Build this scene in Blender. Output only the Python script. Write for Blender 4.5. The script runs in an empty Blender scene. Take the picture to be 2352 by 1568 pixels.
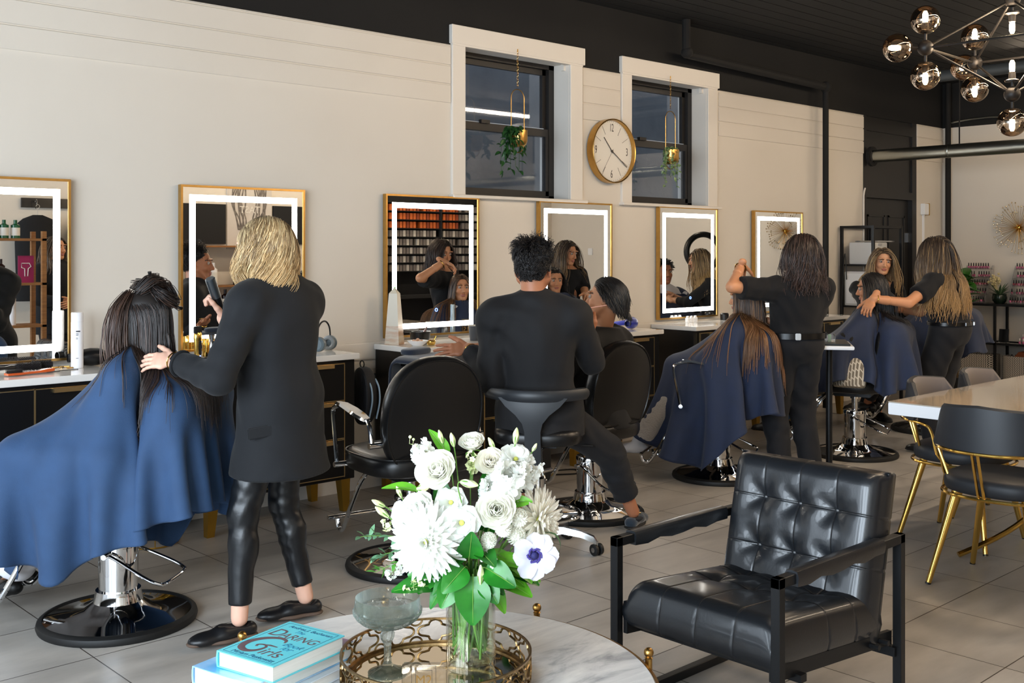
import bpy, bmesh, math, random
import numpy as np
from mathutils import Vector, Matrix, Euler
PI = math.pi
rnd = random.Random(7)
scn = bpy.context.scene
COL = scn.collection

# ---------------------------------------------------------------- camera
cd = bpy.data.cameras.new('camera')
cd.sensor_width = 36.0
cd.lens = 38.02
cd.shift_y = -0.0877
cd.clip_start = 0.05
cam = bpy.data.objects.new('camera', cd)
cam.location = (0, 0, 1.47)
cam.rotation_euler = (PI / 2, 0, 0.8185 - PI / 2)
COL.objects.link(cam)
scn.camera = cam

# ---------------------------------------------------------------- view, world, daylight
scn.view_settings.view_transform = 'Standard'
scn.view_settings.look = 'None'
scn.view_settings.gamma = 1.0
scn.view_settings.use_curve_mapping = False
scn.view_settings.exposure = 1.0
try:
	scn.cycles.use_denoising = True
	scn.cycles.max_bounces = 10
	scn.cycles.diffuse_bounces = 4
	scn.cycles.glossy_bounces = 5
	scn.cycles.transmission_bounces = 8
	scn.cycles.transparent_max_bounces = 12
	scn.cycles.caustics_reflective = False
	scn.cycles.caustics_refractive = False
	scn.cycles.sample_clamp_indirect = 6.0
except Exception:
	pass
w = bpy.data.worlds.new('world')
scn.world = w
w.use_nodes = True
nt = w.node_tree
bg = nt.nodes['Background']
bg.inputs['Color'].default_value = (0.66, 0.74, 0.84, 1)      # overcast evening sky
bg.inputs['Strength'].default_value = 0.8

def area(name, loc, rot, sx, sy, power, color):
	d = bpy.data.lights.new(name, 'AREA')
	d.shape = 'RECTANGLE'
	d.size, d.size_y = sx, sy
	d.energy = power
	d.color = color
	o = bpy.data.objects.new(name, d)
	o.location = loc
	o.rotation_euler = rot
	COL.objects.link(o)
	return o

# daylight through the four panes of the shop front (wall at X = -1.6)
for yy, pw in ((0.1, 78), (1.5, 78), (2.9, 50), (4.3, 16)):
	area('shopfront_daylight', (-1.72, yy, 1.65), (0, -PI / 2, 0), 2.3, 1.2, pw, (0.76, 0.88, 1.0))

# ---------------------------------------------------------------- materials
MATS = {}

def lin(c):
	return tuple((x / 12.92 if x <= 0.04045 else ((x + 0.055) / 1.055) ** 2.4) for x in c)

def rgb(r, g, b):
	return lin((r / 255, g / 255, b / 255))

def mat(name, col=(0.5, 0.5, 0.5), rough=0.5, metal=0.0, spec=0.5, var=None, bump=None, coat=0.0, sheen=0.0,
		trans=0.0, ior=1.45, emit=None, alpha=1.0, attr=None, sss=0.0, stretch=None):
	"""var = (noise scale, second colour, amount) ; bump = (noise scale, strength[, distance])"""
	if name in MATS:
		return MATS[name]
	m = bpy.data.materials.new(name)
	m.use_nodes = True
	t = m.node_tree
	b = t.nodes['Principled BSDF']
	I = b.inputs
	I['Base Color'].default_value = (*col, 1)
	I['Roughness'].default_value = rough
	I['Metallic'].default_value = metal
	I['Specular IOR Level'].default_value = spec
	I['IOR'].default_value = ior
	I['Coat Weight'].default_value = coat
	I['Coat Roughness'].default_value = 0.1
	I['Sheen Weight'].default_value = sheen
	I['Transmission Weight'].default_value = trans
	I['Alpha'].default_value = alpha
	if sss:
		I['Subsurface Weight'].default_value = sss
		I['Subsurface Radius'].default_value = (0.012, 0.005, 0.003)
		I['Subsurface Scale'].default_value = 1.0
	if emit:
		I['Emission Color'].default_value = (*emit[0], 1)
		I['Emission Strength'].default_value = emit[1]
	tc = t.nodes.new('ShaderNodeTexCoord')
	src = tc.outputs['Object']
	if stretch:
		mp = t.nodes.new('ShaderNodeMapping')
		mp.inputs['Scale'].default_value = stretch
		t.links.new(src, mp.inputs['Vector'])
		src = mp.outputs['Vector']
	base = None
	if attr:
		a = t.nodes.new('ShaderNodeAttribute')
		a.attribute_name = attr
		base = a.outputs['Color']
	if var:
		n = t.nodes.new('ShaderNodeTexNoise')
		n.inputs['Scale'].default_value = var[0]
		n.inputs['Detail'].default_value = 5
		t.links.new(src, n.inputs['Vector'])
		mr = t.nodes.new('ShaderNodeMapRange')
		mr.inputs['From Min'].default_value = 0.35
		mr.inputs['From Max'].default_value = 0.68
		mr.inputs['To Max'].default_value = var[2]
		t.links.new(n.outputs['Fac'], mr.inputs['Value'])
		mx = t.nodes.new('ShaderNodeMix')
		mx.data_type = 'RGBA'
		t.links.new(mr.outputs['Result'], mx.inputs['Factor'])
		if base:
			t.links.new(base, mx.inputs['A'])
		else:
			mx.inputs['A'].default_value = (*col, 1)
		mx.inputs['B'].default_value = (*var[1], 1)
		base = mx.outputs['Result']
	if base:
		t.links.new(base, I['Base Color'])
	if bump:
		n2 = t.nodes.new('ShaderNodeTexNoise')
		n2.inputs['Scale'].default_value = bump[0]
		n2.inputs['Detail'].default_value = 4
		t.links.new(src, n2.inputs['Vector'])
		bp = t.nodes.new('ShaderNodeBump')
		bp.inputs['Strength'].default_value = bump[1]
		bp.inputs['Distance'].default_value = bump[2] if len(bump) > 2 else 0.005
		t.links.new(n2.outputs['Fac'], bp.inputs['Height'])
		t.links.new(bp.outputs['Normal'], I['Normal'])
	MATS[name] = m
	return m

M_wall = mat('wall paint', rgb(219, 211, 199), 0.75, var=(1.3, rgb(212, 203, 190), 0.5), bump=(160, 0.06, 0.002))
M_trim = mat('trim paint', rgb(224, 217, 207), 0.5, bump=(60, 0.03, 0.002))
M_black = mat('black ceiling paint', rgb(20, 19, 18), 0.85, var=(2.0, rgb(14, 13, 13), 0.8), bump=(40, 0.25, 0.004))
M_blackdoor = mat('black door paint', rgb(30, 29, 29), 0.45)
M_winframe = mat('dark bronze window frame', rgb(30, 27, 25), 0.45)
M_brass = mat('brushed brass', rgb(201, 160, 92), 0.28, 1.0, var=(30, rgb(180, 138, 75), 0.4))
M_gold = mat('polished gold', rgb(226, 184, 96), 0.16, 1.0)
M_goldleg = mat('gold painted leg', rgb(170, 130, 48), 0.35, 0.8)
M_chrome = mat('chrome', rgb(225, 226, 228), 0.05, 1.0)
M_chromeb = mat('brushed aluminium', rgb(190, 192, 194), 0.25, 1.0)
M_silver = mat('galvanised duct metal', rgb(165, 168, 162), 0.3, 1.0, bump=(12, 0.1, 0.01))
M_mirror = mat('mirror glass', (0.86, 0.87, 0.86), 0.0, 1.0)
M_led = mat('mirror light band', (1, 1, 1), 0.4, emit=((1.0, 0.95, 0.87), 7.5))
M_tube = mat('lamp tube', (1, 1, 1), 0.4, emit=((1.0, 0.81, 0.60), 38.0))
M_cab = mat('black cabinet lacquer', rgb(15, 15, 16), 0.3, spec=0.4)
M_counter = mat('white countertop', rgb(232, 230, 226), 0.12, coat=0.4, var=(3, rgb(222, 219, 214), 0.4))
M_blackmetal = mat('black powder coated steel', rgb(22, 23, 25), 0.42, 0.3)
M_blackplastic = mat('black plastic', rgb(18, 18, 19), 0.3)
M_blackrubber = mat('black rubber', rgb(14, 14, 14), 0.55)
M_vinyl = mat('black vinyl', rgb(17, 17, 18), 0.32, bump=(240, 0.10, 0.001))
M_chairplastic = mat('grey black moulded plastic', rgb(37, 40, 44), 0.42, bump=(500, 0.08, 0.0006))
M_whiteplastic = mat('white plastic', rgb(235, 235, 236), 0.25)
M_glass = mat('clear glass', (1, 1, 1), 0.0, trans=1.0, ior=1.45)
M_gray = mat('grey plastic', rgb(120, 126, 130), 0.4)

# ---------------------------------------------------------------- mesh building
def smooth_mark(bm, ang):
	for f in bm.faces:
		f.smooth = True
	for e in bm.edges:
		if len(e.link_faces) == 2:
			e.smooth = e.calc_face_angle(0.0) < ang
		else:
			e.smooth = True

class MB:
	def __init__(s):
		s.bm = bmesh.new()

	def _xf(s, vs, M):
		if M is not None:
			bmesh.ops.transform(s.bm, matrix=M, verts=vs)

	def box(s, c, size, rot=(0, 0, 0), bevel=0.0, seg=2):
		r = bmesh.ops.create_cube(s.bm, size=1.0)
		vs = r['verts']
		M = Matrix.Translation(c) @ Euler(rot).to_matrix().to_4x4() @ Matrix.Diagonal((*size, 1))
		s._xf(vs, M)
		if bevel > 0:
			es = list({e for v in vs for e in v.link_edges})
			bmesh.ops.bevel(s.bm, geom=es, offset=bevel, segments=seg, affect='EDGES', clamp_overlap=True)
		return s

	def bb(s, x0, y0, z0, x1, y1, z1, bevel=0.0, seg=2):
		return s.box(((x0 + x1) / 2, (y0 + y1) / 2, (z0 + z1) / 2), (abs(x1 - x0), abs(y1 - y0), abs(z1 - z0)), bevel=bevel, seg=seg)

	def faces(s, verts, faces):
		vs = [s.bm.verts.new(v) for v in verts]
		for f in faces:
			try:
				s.bm.faces.new([vs[i] for i in f])
			except ValueError:
				pass
		return vs

	def rings(s, rings, closed=True, cap0=True, cap1=True, loop=False):
		"""loft through rings (lists of points, same count)."""
		R = [[s.bm.verts.new(p) for p in r] for r in rings]
		n = len(R[0])
		k = len(R)
		for i in range(k if loop else k - 1):
			a, b = R[i], R[(i + 1) % k]
			for j in range(n if closed else n - 1):
				j2 = (j + 1) % n
				try:
					s.bm.faces.new((a[j], a[j2], b[j2], b[j]))
				except ValueError:
					pass
		if not loop and closed:
			if cap0:
				s.bm.faces.new(R[0][::-1])
			if cap1:
				s.bm.faces.new(R[-1])
		return s

	def tube(s, pts, r, n=8, closed=False, caps=True):
		"""r: float or list of radii"""
		P = [Vector(p) for p in pts]
		k = len(P)
		rr = r if isinstance(r, (list, tuple)) else [r] * k
		T = []
		for i in range(k):
			if closed:
				d = P[(i + 1) % k] - P[i - 1]
			else:
				d = P[min(i + 1, k - 1)] - P[max(i - 1, 0)]
			T.append(d.normalized() if d.length > 1e-9 else Vector((0, 0, 1)))
		up = Vector((0, 0, 1)) if abs(T[0].z) < 0.9 else Vector((1, 0, 0))
		N = (up - T[0] * up.dot(T[0])).normalized()
		rings = []
		for i in range(k):
			N = (N - T[i] * N.dot(T[i]))
			N = N.normalized() if N.length > 1e-6 else T[i].orthogonal().normalized()
			B = T[i].cross(N)
			rings.append([P[i] + (N * math.cos(2 * PI * j / n) + B * math.sin(2 * PI * j / n)) * rr[i] for j in range(n)])
		return s.rings(rings, cap0=caps, cap1=caps, loop=closed)

	def cyl(s, p0, p1, r0, r1=None, n=16):
		return s.tube([p0, p1], [r0, r0 if r1 is None else r1], n)

	def lathe(s, prof, c=(0, 0, 0), n=32, M=None):
		"""prof: list of (r, z); revolved about z through c. r=0 at an end closes it"""
		c = Vector(c)
		new = []
		R = []
		for r, z in prof:
			if r < 1e-6:
				R.append([s.bm.verts.new(c + Vector((0, 0, z)))])
			else:
				R.append([s.bm.verts.new(c + Vector((r * math.cos(2 * PI * j / n), r * math.sin(2 * PI * j / n), z))) for j in range(n)])
			new += R[-1]
		for a, b in zip(R, R[1:]):
			if len(a) == 1 and len(b) == 1:
				continue
			for j in range(n):
				j2 = (j + 1) % n
				if len(a) == 1:
					s.bm.faces.new((a[0], b[j2], b[j]))
				elif len(b) == 1:
					s.bm.faces.new((a[j], a[j2], b[0]))
				else:
					s.bm.faces.new((a[j], a[j2], b[j2], b[j]))
		if M is not None:
			s._xf(new, M)
		return s

	def ball(s, c, r, n=16, scale=(1, 1, 1), rot=(0, 0, 0)):
		k = bmesh.ops.create_uvsphere(s.bm, u_segments=n, v_segments=max(6, n // 2), radius=r)
		s._xf(k['verts'], Matrix.Translation(c) @ Euler(rot).to_matrix().to_4x4() @ Matrix.Diagonal((*scale, 1)))
		return s

	def torus(s, c, R, r, n=32, m=8, M=None):
		pts = [(R * math.cos(2 * PI * i / n), R * math.sin(2 * PI * i / n), 0) for i in range(n)]
		v0 = len(s.bm.verts)
		s.tube([Vector(p) for p in pts], r, m, closed=True)
		s.bm.verts.ensure_lookup_table()
		vs = s.bm.verts[v0:]
		mm = Matrix.Translation(c) @ (M.to_4x4() if M is not None else Matrix())
		s._xf(list(vs), mm)
		return s

	def prism(s, outline, z0, z1):
		a = [s.bm.verts.new((x, y, z0)) for x, y in outline]
		b = [s.bm.verts.new((x, y, z1)) for x, y in outline]
		n = len(a)
		s.bm.faces.new(a[::-1])
		s.bm.faces.new(b)
		for i in range(n):
			s.bm.faces.new((a[i], a[(i + 1) % n], b[(i + 1) % n], b[i]))
		return s

	def xf(s, M):
		bmesh.ops.transform(s.bm, matrix=M, verts=list(s.bm.verts))
		return s

	def build(s, name, m, parent=None, loc=None, smooth=0.6):
		me = bpy.data.meshes.new(name)
		bmesh.ops.recalc_face_normals(s.bm, faces=list(s.bm.faces))
		if smooth:
			smooth_mark(s.bm, smooth)
		s.bm.to_mesh(me)
		s.bm.free()
		return link(name, me, m, parent, loc)

def link(name, me, m, parent=None, loc=None):
	o = bpy.data.objects.new(name, me)
	for x in (m if isinstance(m, (list, tuple)) else [m]):
		me.materials.append(x)
	COL.objects.link(o)
	if parent is not None:
		o.parent = parent
	if loc is not None:
		o.location = loc
	return o

def np_mesh(name, V, F, m, parent=None, loc=None, col=None, smooth=True):
	me = bpy.data.meshes.new(name)
	V = np.asarray(V, np.float32)
	F = np.asarray(F, np.int32)
	me.vertices.add(len(V))
	me.vertices.foreach_set('co', V.ravel())
	k = F.shape[1]
	me.loops.add(F.size)
	me.loops.foreach_set('vertex_index', F.ravel())
	me.polygons.add(len(F))
	me.polygons.foreach_set('loop_start', np.arange(0, F.size, k, dtype=np.int32))
	if smooth:
		me.polygons.foreach_set('use_smooth', np.ones(len(F), bool))
	me.update(calc_edges=True)
	if col is not None:
		a = me.color_attributes.new('tint', 'FLOAT_COLOR', 'POINT')
		c4 = np.ones((len(V), 4), np.float32)
		c4[:, :3] = col
		a.data.foreach_set('color', c4.ravel())
	me.validate()
	return link(name, me, m, parent, loc)

def tag(o, label, cat, group=None, kind=None):
	if label:
		o['label'] = label
	if cat:
		o['category'] = cat
	if group:
		o['group'] = group
	if kind:
		o['kind'] = kind
	return o

def thing(name, label, cat, loc=(0, 0, 0), rz=0.0, group=None):
	o = bpy.data.objects.new(name, None)
	o.empty_display_size = 0.05
	COL.objects.link(o)
	o.location = loc
	o.rotation_euler = (0, 0, rz)
	return tag(o, label, cat, group)

KIDS = {}

def dup(root, loc, rz, label=None, group=None):
	r = root.copy()
	COL.objects.link(r)
	r.location = loc
	r.rotation_euler = (0, 0, rz)
	if label:
		r['label'] = label
	if group:
		r['group'] = group
	for ch in list(root.children):
		c = ch.copy()
		COL.objects.link(c)
		c.parent = r
		for g in list(ch.children):
			d = g.copy()
			COL.objects.link(d)
			d.parent = c
	return r

def struct(mb, name, m, label=None, cat=None, **k):
	o = mb.build(name, m, **k)
	o['kind'] = 'structure'
	if label:
		o['label'] = label
		o['category'] = cat
	return o

def text_mesh(body, size, m, name, parent=None, M=None, depth=0.0004, align='CENTER', shear=0.0, extrude=True):
	cu = bpy.data.curves.new('txt', 'FONT')
	cu.body = body
	cu.size = size
	cu.align_x = align
	cu.align_y = 'CENTER'
	cu.extrude = depth
	cu.shear = shear
	o = bpy.data.objects.new('txt', cu)
	COL.objects.link(o)
	dg = bpy.context.evaluated_depsgraph_get()
	me = bpy.data.meshes.new_from_object(o.evaluated_get(dg))
	bpy.data.objects.remove(o)
	bpy.data.curves.remove(cu)
	me.name = name
	if M is not None:
		me.transform(M)
	return link(name, me, m, parent)

def bez(p0, p1, p2, p3, n=12):
	P = [Vector(p) for p in (p0, p1, p2, p3)]
	out = []
	for i in range(n + 1):
		t = i / n
		out.append(P[0] * (1 - t) ** 3 + P[1] * 3 * t * (1 - t) ** 2 + P[2] * 3 * t * t * (1 - t) + P[3] * t ** 3)
	return out

def spline(pts, per=6, closed=False):
	"""Catmull-Rom through pts"""
	P = [Vector(p) for p in pts]
	n = len(P)
	out = []
	for i in range(n if closed else n - 1):
		if closed:
			a, b, c, d = P[i - 1], P[i], P[(i + 1) % n], P[(i + 2) % n]
		else:
			a, b, c, d = P[max(i - 1, 0)], P[i], P[i + 1], P[min(i + 2, n - 1)]
		for k in range(per):
			t = k / per
			out.append(0.5 * ((2 * b) + (c - a) * t + (2 * a - 5 * b + 4 * c - d) * t * t + (3 * b - a - 3 * c + d) * t ** 3))
	if not closed:
		out.append(P[-1])
	return out
# ================================================================ the room
WY, XB, CEIL = 5.54, 11.78, 3.35        # long wall, back wall, ceiling height
XF, YO = -1.6, -0.7                     # shop front, opposite wall

def tile_mat():
	m = bpy.data.materials.new('stone floor tile')
	m.use_nodes = True
	t = m.node_tree
	b = t.nodes['Principled BSDF']
	tc = t.nodes.new('ShaderNodeTexCoord')
	mp = t.nodes.new('ShaderNodeMapping')
	mp.inputs['Location'].default_value = (-1.572 / 0.4625, -3.44 / 0.4600, 0)
	mp.inputs['Scale'].default_value = (1 / 0.4625, 1 / 0.46, 1)
	t.links.new(tc.outputs['Object'], mp.inputs['Vector'])
	br = t.nodes.new('ShaderNodeTexBrick')
	br.offset = 0.0
	br.inputs['Scale'].default_value = 1.0
	br.inputs['Brick Width'].default_value = 1.0
	br.inputs['Row Height'].default_value = 1.0
	br.inputs['Mortar Size'].default_value = 0.0055
	br.inputs['Mortar Smooth'].default_value = 0.2
	br.inputs['Bias'].default_value = 0.0
	br.inputs['Color1'].default_value = (*rgb(184, 178, 170), 1)
	br.inputs['Color2'].default_value = (*rgb(172, 166, 158), 1)
	br.inputs['Mortar'].default_value = (*rgb(70, 62, 56), 1)
	t.links.new(mp.outputs['Vector'], br.inputs['Vector'])
	n = t.nodes.new('ShaderNodeTexNoise')
	n.inputs['Scale'].default_value = 2.2
	n.inputs['Detail'].default_value = 8
	n.inputs['Roughness'].default_value = 0.62
	mp2 = t.nodes.new('ShaderNodeMapping')
	mp2.inputs['Rotation'].default_value = (0, 0, 0.25)
	mp2.inputs['Scale'].default_value = (1.0, 3.2, 1)
	t.links.new(tc.outputs['Object'], mp2.inputs['Vector'])
	t.links.new(mp2.outputs['Vector'], n.inputs['Vector'])
	mr = t.nodes.new('ShaderNodeMapRange')
	mr.inputs['From Min'].default_value = 0.3
	mr.inputs['From Max'].default_value = 0.7
	mr.inputs['To Min'].default_value = 0.74
	mr.inputs['To Max'].default_value = 1.1
	t.links.new(n.outputs['Fac'], mr.inputs['Value'])
	mx = t.nodes.new('ShaderNodeMix')
	mx.data_type = 'RGBA'
	mx.blend_type = 'MULTIPLY'
	mx.inputs['Factor'].default_value = 1
	t.links.new(br.outputs['Color'], mx.inputs['A'])
	t.links.new(mr.outputs['Result'], mx.inputs['B'])
	t.links.new(mx.outputs['Result'], b.inputs['Base Color'])
	r2 = t.nodes.new('ShaderNodeMapRange')
	r2.inputs['From Min'].default_value = 0.3
	r2.inputs['From Max'].default_value = 0.7
	r2.inputs['To Min'].default_value = 0.3
	r2.inputs['To Max'].default_value = 0.46
	t.links.new(n.outputs['Fac'], r2.inputs['Value'])
	t.links.new(r2.outputs['Result'], b.inputs['Roughness'])
	bp = t.nodes.new('ShaderNodeBump')
	bp.inputs['Strength'].default_value = 0.35
	bp.inputs['Distance'].default_value = 0.003
	inv = t.nodes.new('ShaderNodeMath')
	inv.operation = 'SUBTRACT'
	inv.inputs[0].default_value = 1.0
	t.links.new(br.outputs['Fac'], inv.inputs[1])
	t.links.new(inv.outputs[0], bp.inputs['Height'])
	t.links.new(bp.outputs['Normal'], b.inputs['Normal'])
	return m

struct(MB().bb(XF - 0.2, YO - 0.2, -0.12, XB + 0.2, WY + 0.4, 0), 'floor', tile_mat(), smooth=0)
mb = MB().bb(XF - 0.2, YO - 0.2, CEIL, XB + 0.2, WY + 0.4, CEIL + 0.1)
yy = YO
while yy < WY:                                       # narrow painted boards
	mb.bb(XF, yy, CEIL - 0.012, XB, yy + 0.128, CEIL)
	yy += 0.14
struct(mb, 'ceiling', M_black, smooth=0)

# long wall: white to 2.846 m, with three rows of shiplap above 2.455 m, window openings left free
WIN = [(4.739, 5.757), (6.448, 7.428)]               # openings
WZ0, WZ1 = 1.852, 2.857
WT = 0.30
mb = MB()

def wall_piece(x0, x1, z0, z1):
	mb.bb(x0, WY, z0, x1, WY + WT, z1)

xs = [XF - 0.2, WIN[0][0], WIN[0][1], WIN[1][0], WIN[1][1], 10.03]
wall_piece(xs[0], xs[5], 0, WZ0)
for a, b in ((0, 1), (2, 3), (4, 5)):
	wall_piece(xs[a], xs[b], WZ0, 2.846)
wall_piece(11.165, XB + 0.2, 0, 2.846)
for a, b in ((XF, 4.62), (5.90, 6.325), (7.60, 10.03), (11.165, XB)):
	zz = 2.455
	while zz < 2.84:
		mb.bb(a, WY - 0.010, zz + 0.004, b, WY + 0.01, min(zz + 0.122, 2.846), bevel=0.003, seg=1)
		zz += 0.1265
struct(mb, 'wall_left', M_wall, smooth=0)
mb = MB()
mb.bb(XF - 0.2, WY + 0.002, 2.846, WIN[0][0] - 0.05, WY + WT, CEIL)
mb.bb(WIN[0][0] - 0.05, WY + 0.002, WZ1 + 0.1, WIN[1][1] + 0.05, WY + WT, CEIL)
mb.bb(WIN[0][1] + 0.05, WY + 0.002, 2.846, WIN[1][0] - 0.05, WY + WT, WZ1 + 0.1)
mb.bb(WIN[1][1] + 0.05, WY + 0.002, 2.846, XB + 0.2, WY + WT, CEIL)
struct(mb, 'wall_upper_left', M_black, smooth=0)
# black stretch with the door
mb = MB()
mb.bb(10.03, WY + 0.02, 2.02, 11.165, WY + WT, 2.846)
mb.bb(10.03, WY, 0, 10.10, WY + WT, 2.846)
mb.bb(11.07, WY, 0, 11.165, WY + WT, 2.846)
mb.bb(10.10, WY, 2.02, 11.07, WY + 0.06, 2.10)
mb.bb(10.10, WY, 2.70, 11.07, WY + 0.06, 2.80)
struct(mb, 'trim_1', M_blackdoor, smooth=0)
d = MB().bb(10.10, WY + 0.05, 0, 11.07, WY + 0.10, 2.02, bevel=0.004)
d = struct(d, 'door_1', M_blackdoor, smooth=0)
mb = MB()
for x0, x1 in ((10.2, 10.55), (10.63, 10.98)):
	for z0, z1 in ((0.2, 0.85), (1.0, 1.85)):
		for q in (0,):
			mb.bb(x0, WY + 0.04, z0, x1, WY + 0.051, z0 + 0.02)
			mb.bb(x0, WY + 0.04, z1 - 0.02, x1, WY + 0.051, z1)
			mb.bb(x0, WY + 0.04, z0, x0 + 0.02, WY + 0.051, z1)
			mb.bb(x1 - 0.02, WY + 0.04, z0, x1, WY + 0.051, z1)
mb.build('panel_moulding', M_blackdoor, d, smooth=0)
MB().box((11.055, WY + 0.035, 1.62), (0.02, 0.03, 0.10)).box((11.055, WY + 0.035, 0.4), (0.02, 0.03, 0.10)).build('hinge', M_chromeb, d)
mb = MB()
mb.cyl((10.17, WY + 0.05, 1.02), (10.17, WY - 0.01, 1.02), 0.012)
mb.tube([(10.17, WY - 0.01, 1.02), (10.28, WY - 0.01, 1.02)], 0.009)
mb.build('door_handle', M_chromeb, d)

# back wall (X = 11.78)
mb = MB().bb(XB, YO - 0.2, 0, XB + 0.2, WY + WT, 2.846)
struct(mb, 'wall_back', M_wall, smooth=0)
struct(MB().bb(XB + 0.004, YO - 0.2, 2.846, XB + 0.2, WY + WT, CEIL), 'wall_upper_back', M_black, smooth=0)
# opposite wall
M_wall2 = mat('grey wall paint', rgb(196, 190, 180), 0.75, bump=(160, 0.06, 0.002))
struct(MB().bb(XF - 0.2, YO - 0.2, 0, XB + 0.2, YO, CEIL), 'wall_right', M_wall, smooth=0)
# shop front: mullions round four panes
mb = MB()
mb.bb(XF - 0.1, YO - 0.2, 0, XF, WY + WT, 0.42)
mb.bb(XF - 0.1, YO - 0.2, 2.85, XF, WY + WT, CEIL)
for y0, y1 in ((YO - 0.2, -0.52), (0.72, 0.88), (2.12, 2.28), (3.52, 3.68), (4.92, WY + WT)):
	mb.bb(XF - 0.1, y0, 0.42, XF, y1, 2.85)
struct(mb, 'wall_front', M_black, smooth=0)

# baseboards
struct(MB().bb(XF, WY - 0.018, 0, 10.03, WY, 0.13, bevel=0.004).bb(11.165, WY - 0.018, 0, XB, WY, 0.13), 'baseboard_left', M_trim, smooth=0)
struct(MB().bb(XB - 0.018, YO, 0, XB, WY, 0.13), 'baseboard_back', M_trim, smooth=0)
struct(MB().bb(XF, YO, 0, XB, YO + 0.018, 0.13), 'baseboard_right', M_trim, smooth=0)
# low ledge and a conduit along the wall behind the stations
struct(MB().bb(XF, WY - 0.022, 0.80, 9.3, WY, 0.905, bevel=0.006).bb(XF, WY - 0.012, 0.74, 9.3, WY, 0.775), 'trim_2', M_trim, smooth=0)
mb = MB()
mb.tube([(XF, WY - 0.013, 0.70), (9.05, WY - 0.013, 0.70)], 0.011, 8)
tag(mb.build('conduit', M_gray), 'thin grey conduit running low along the white wall behind the black cabinets', 'pipe')

# ---------------------------------------------------------------- windows in the long wall
def pane_mat():
	m = bpy.data.materials.new('window pane')
	m.use_nodes = True
	t = m.node_tree
	t.nodes.remove(t.nodes['Principled BSDF'])
	out = [n for n in t.nodes if n.type == 'OUTPUT_MATERIAL'][0]
	g = t.nodes.new('ShaderNodeBsdfGlossy')
	g.inputs['Roughness'].default_value = 0.02
	g.inputs['Color'].default_value = (0.9, 0.93, 1, 1)
	tr = t.nodes.new('ShaderNodeBsdfTransparent')
	tr.inputs['Color'].default_value = (0.93, 0.95, 0.97, 1)
	fr = t.nodes.new('ShaderNodeLayerWeight')
	mx = t.nodes.new('ShaderNodeMixShader')
	mul = t.nodes.new('ShaderNodeMath')
	mul.operation = 'MULTIPLY_ADD'
	mul.inputs[1].default_value = 0.10
	mul.inputs[2].default_value = 0.05
	t.links.new(fr.outputs['Facing'], mul.inputs[0])
	t.links.new(mul.outputs[0], mx.inputs['Fac'])
	t.links.new(tr.outputs[0], mx.inputs[1])
	t.links.new(g.outputs[0], mx.inputs[2])
	t.links.new(mx.outputs[0], out.inputs['Surface'])
	return m

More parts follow.
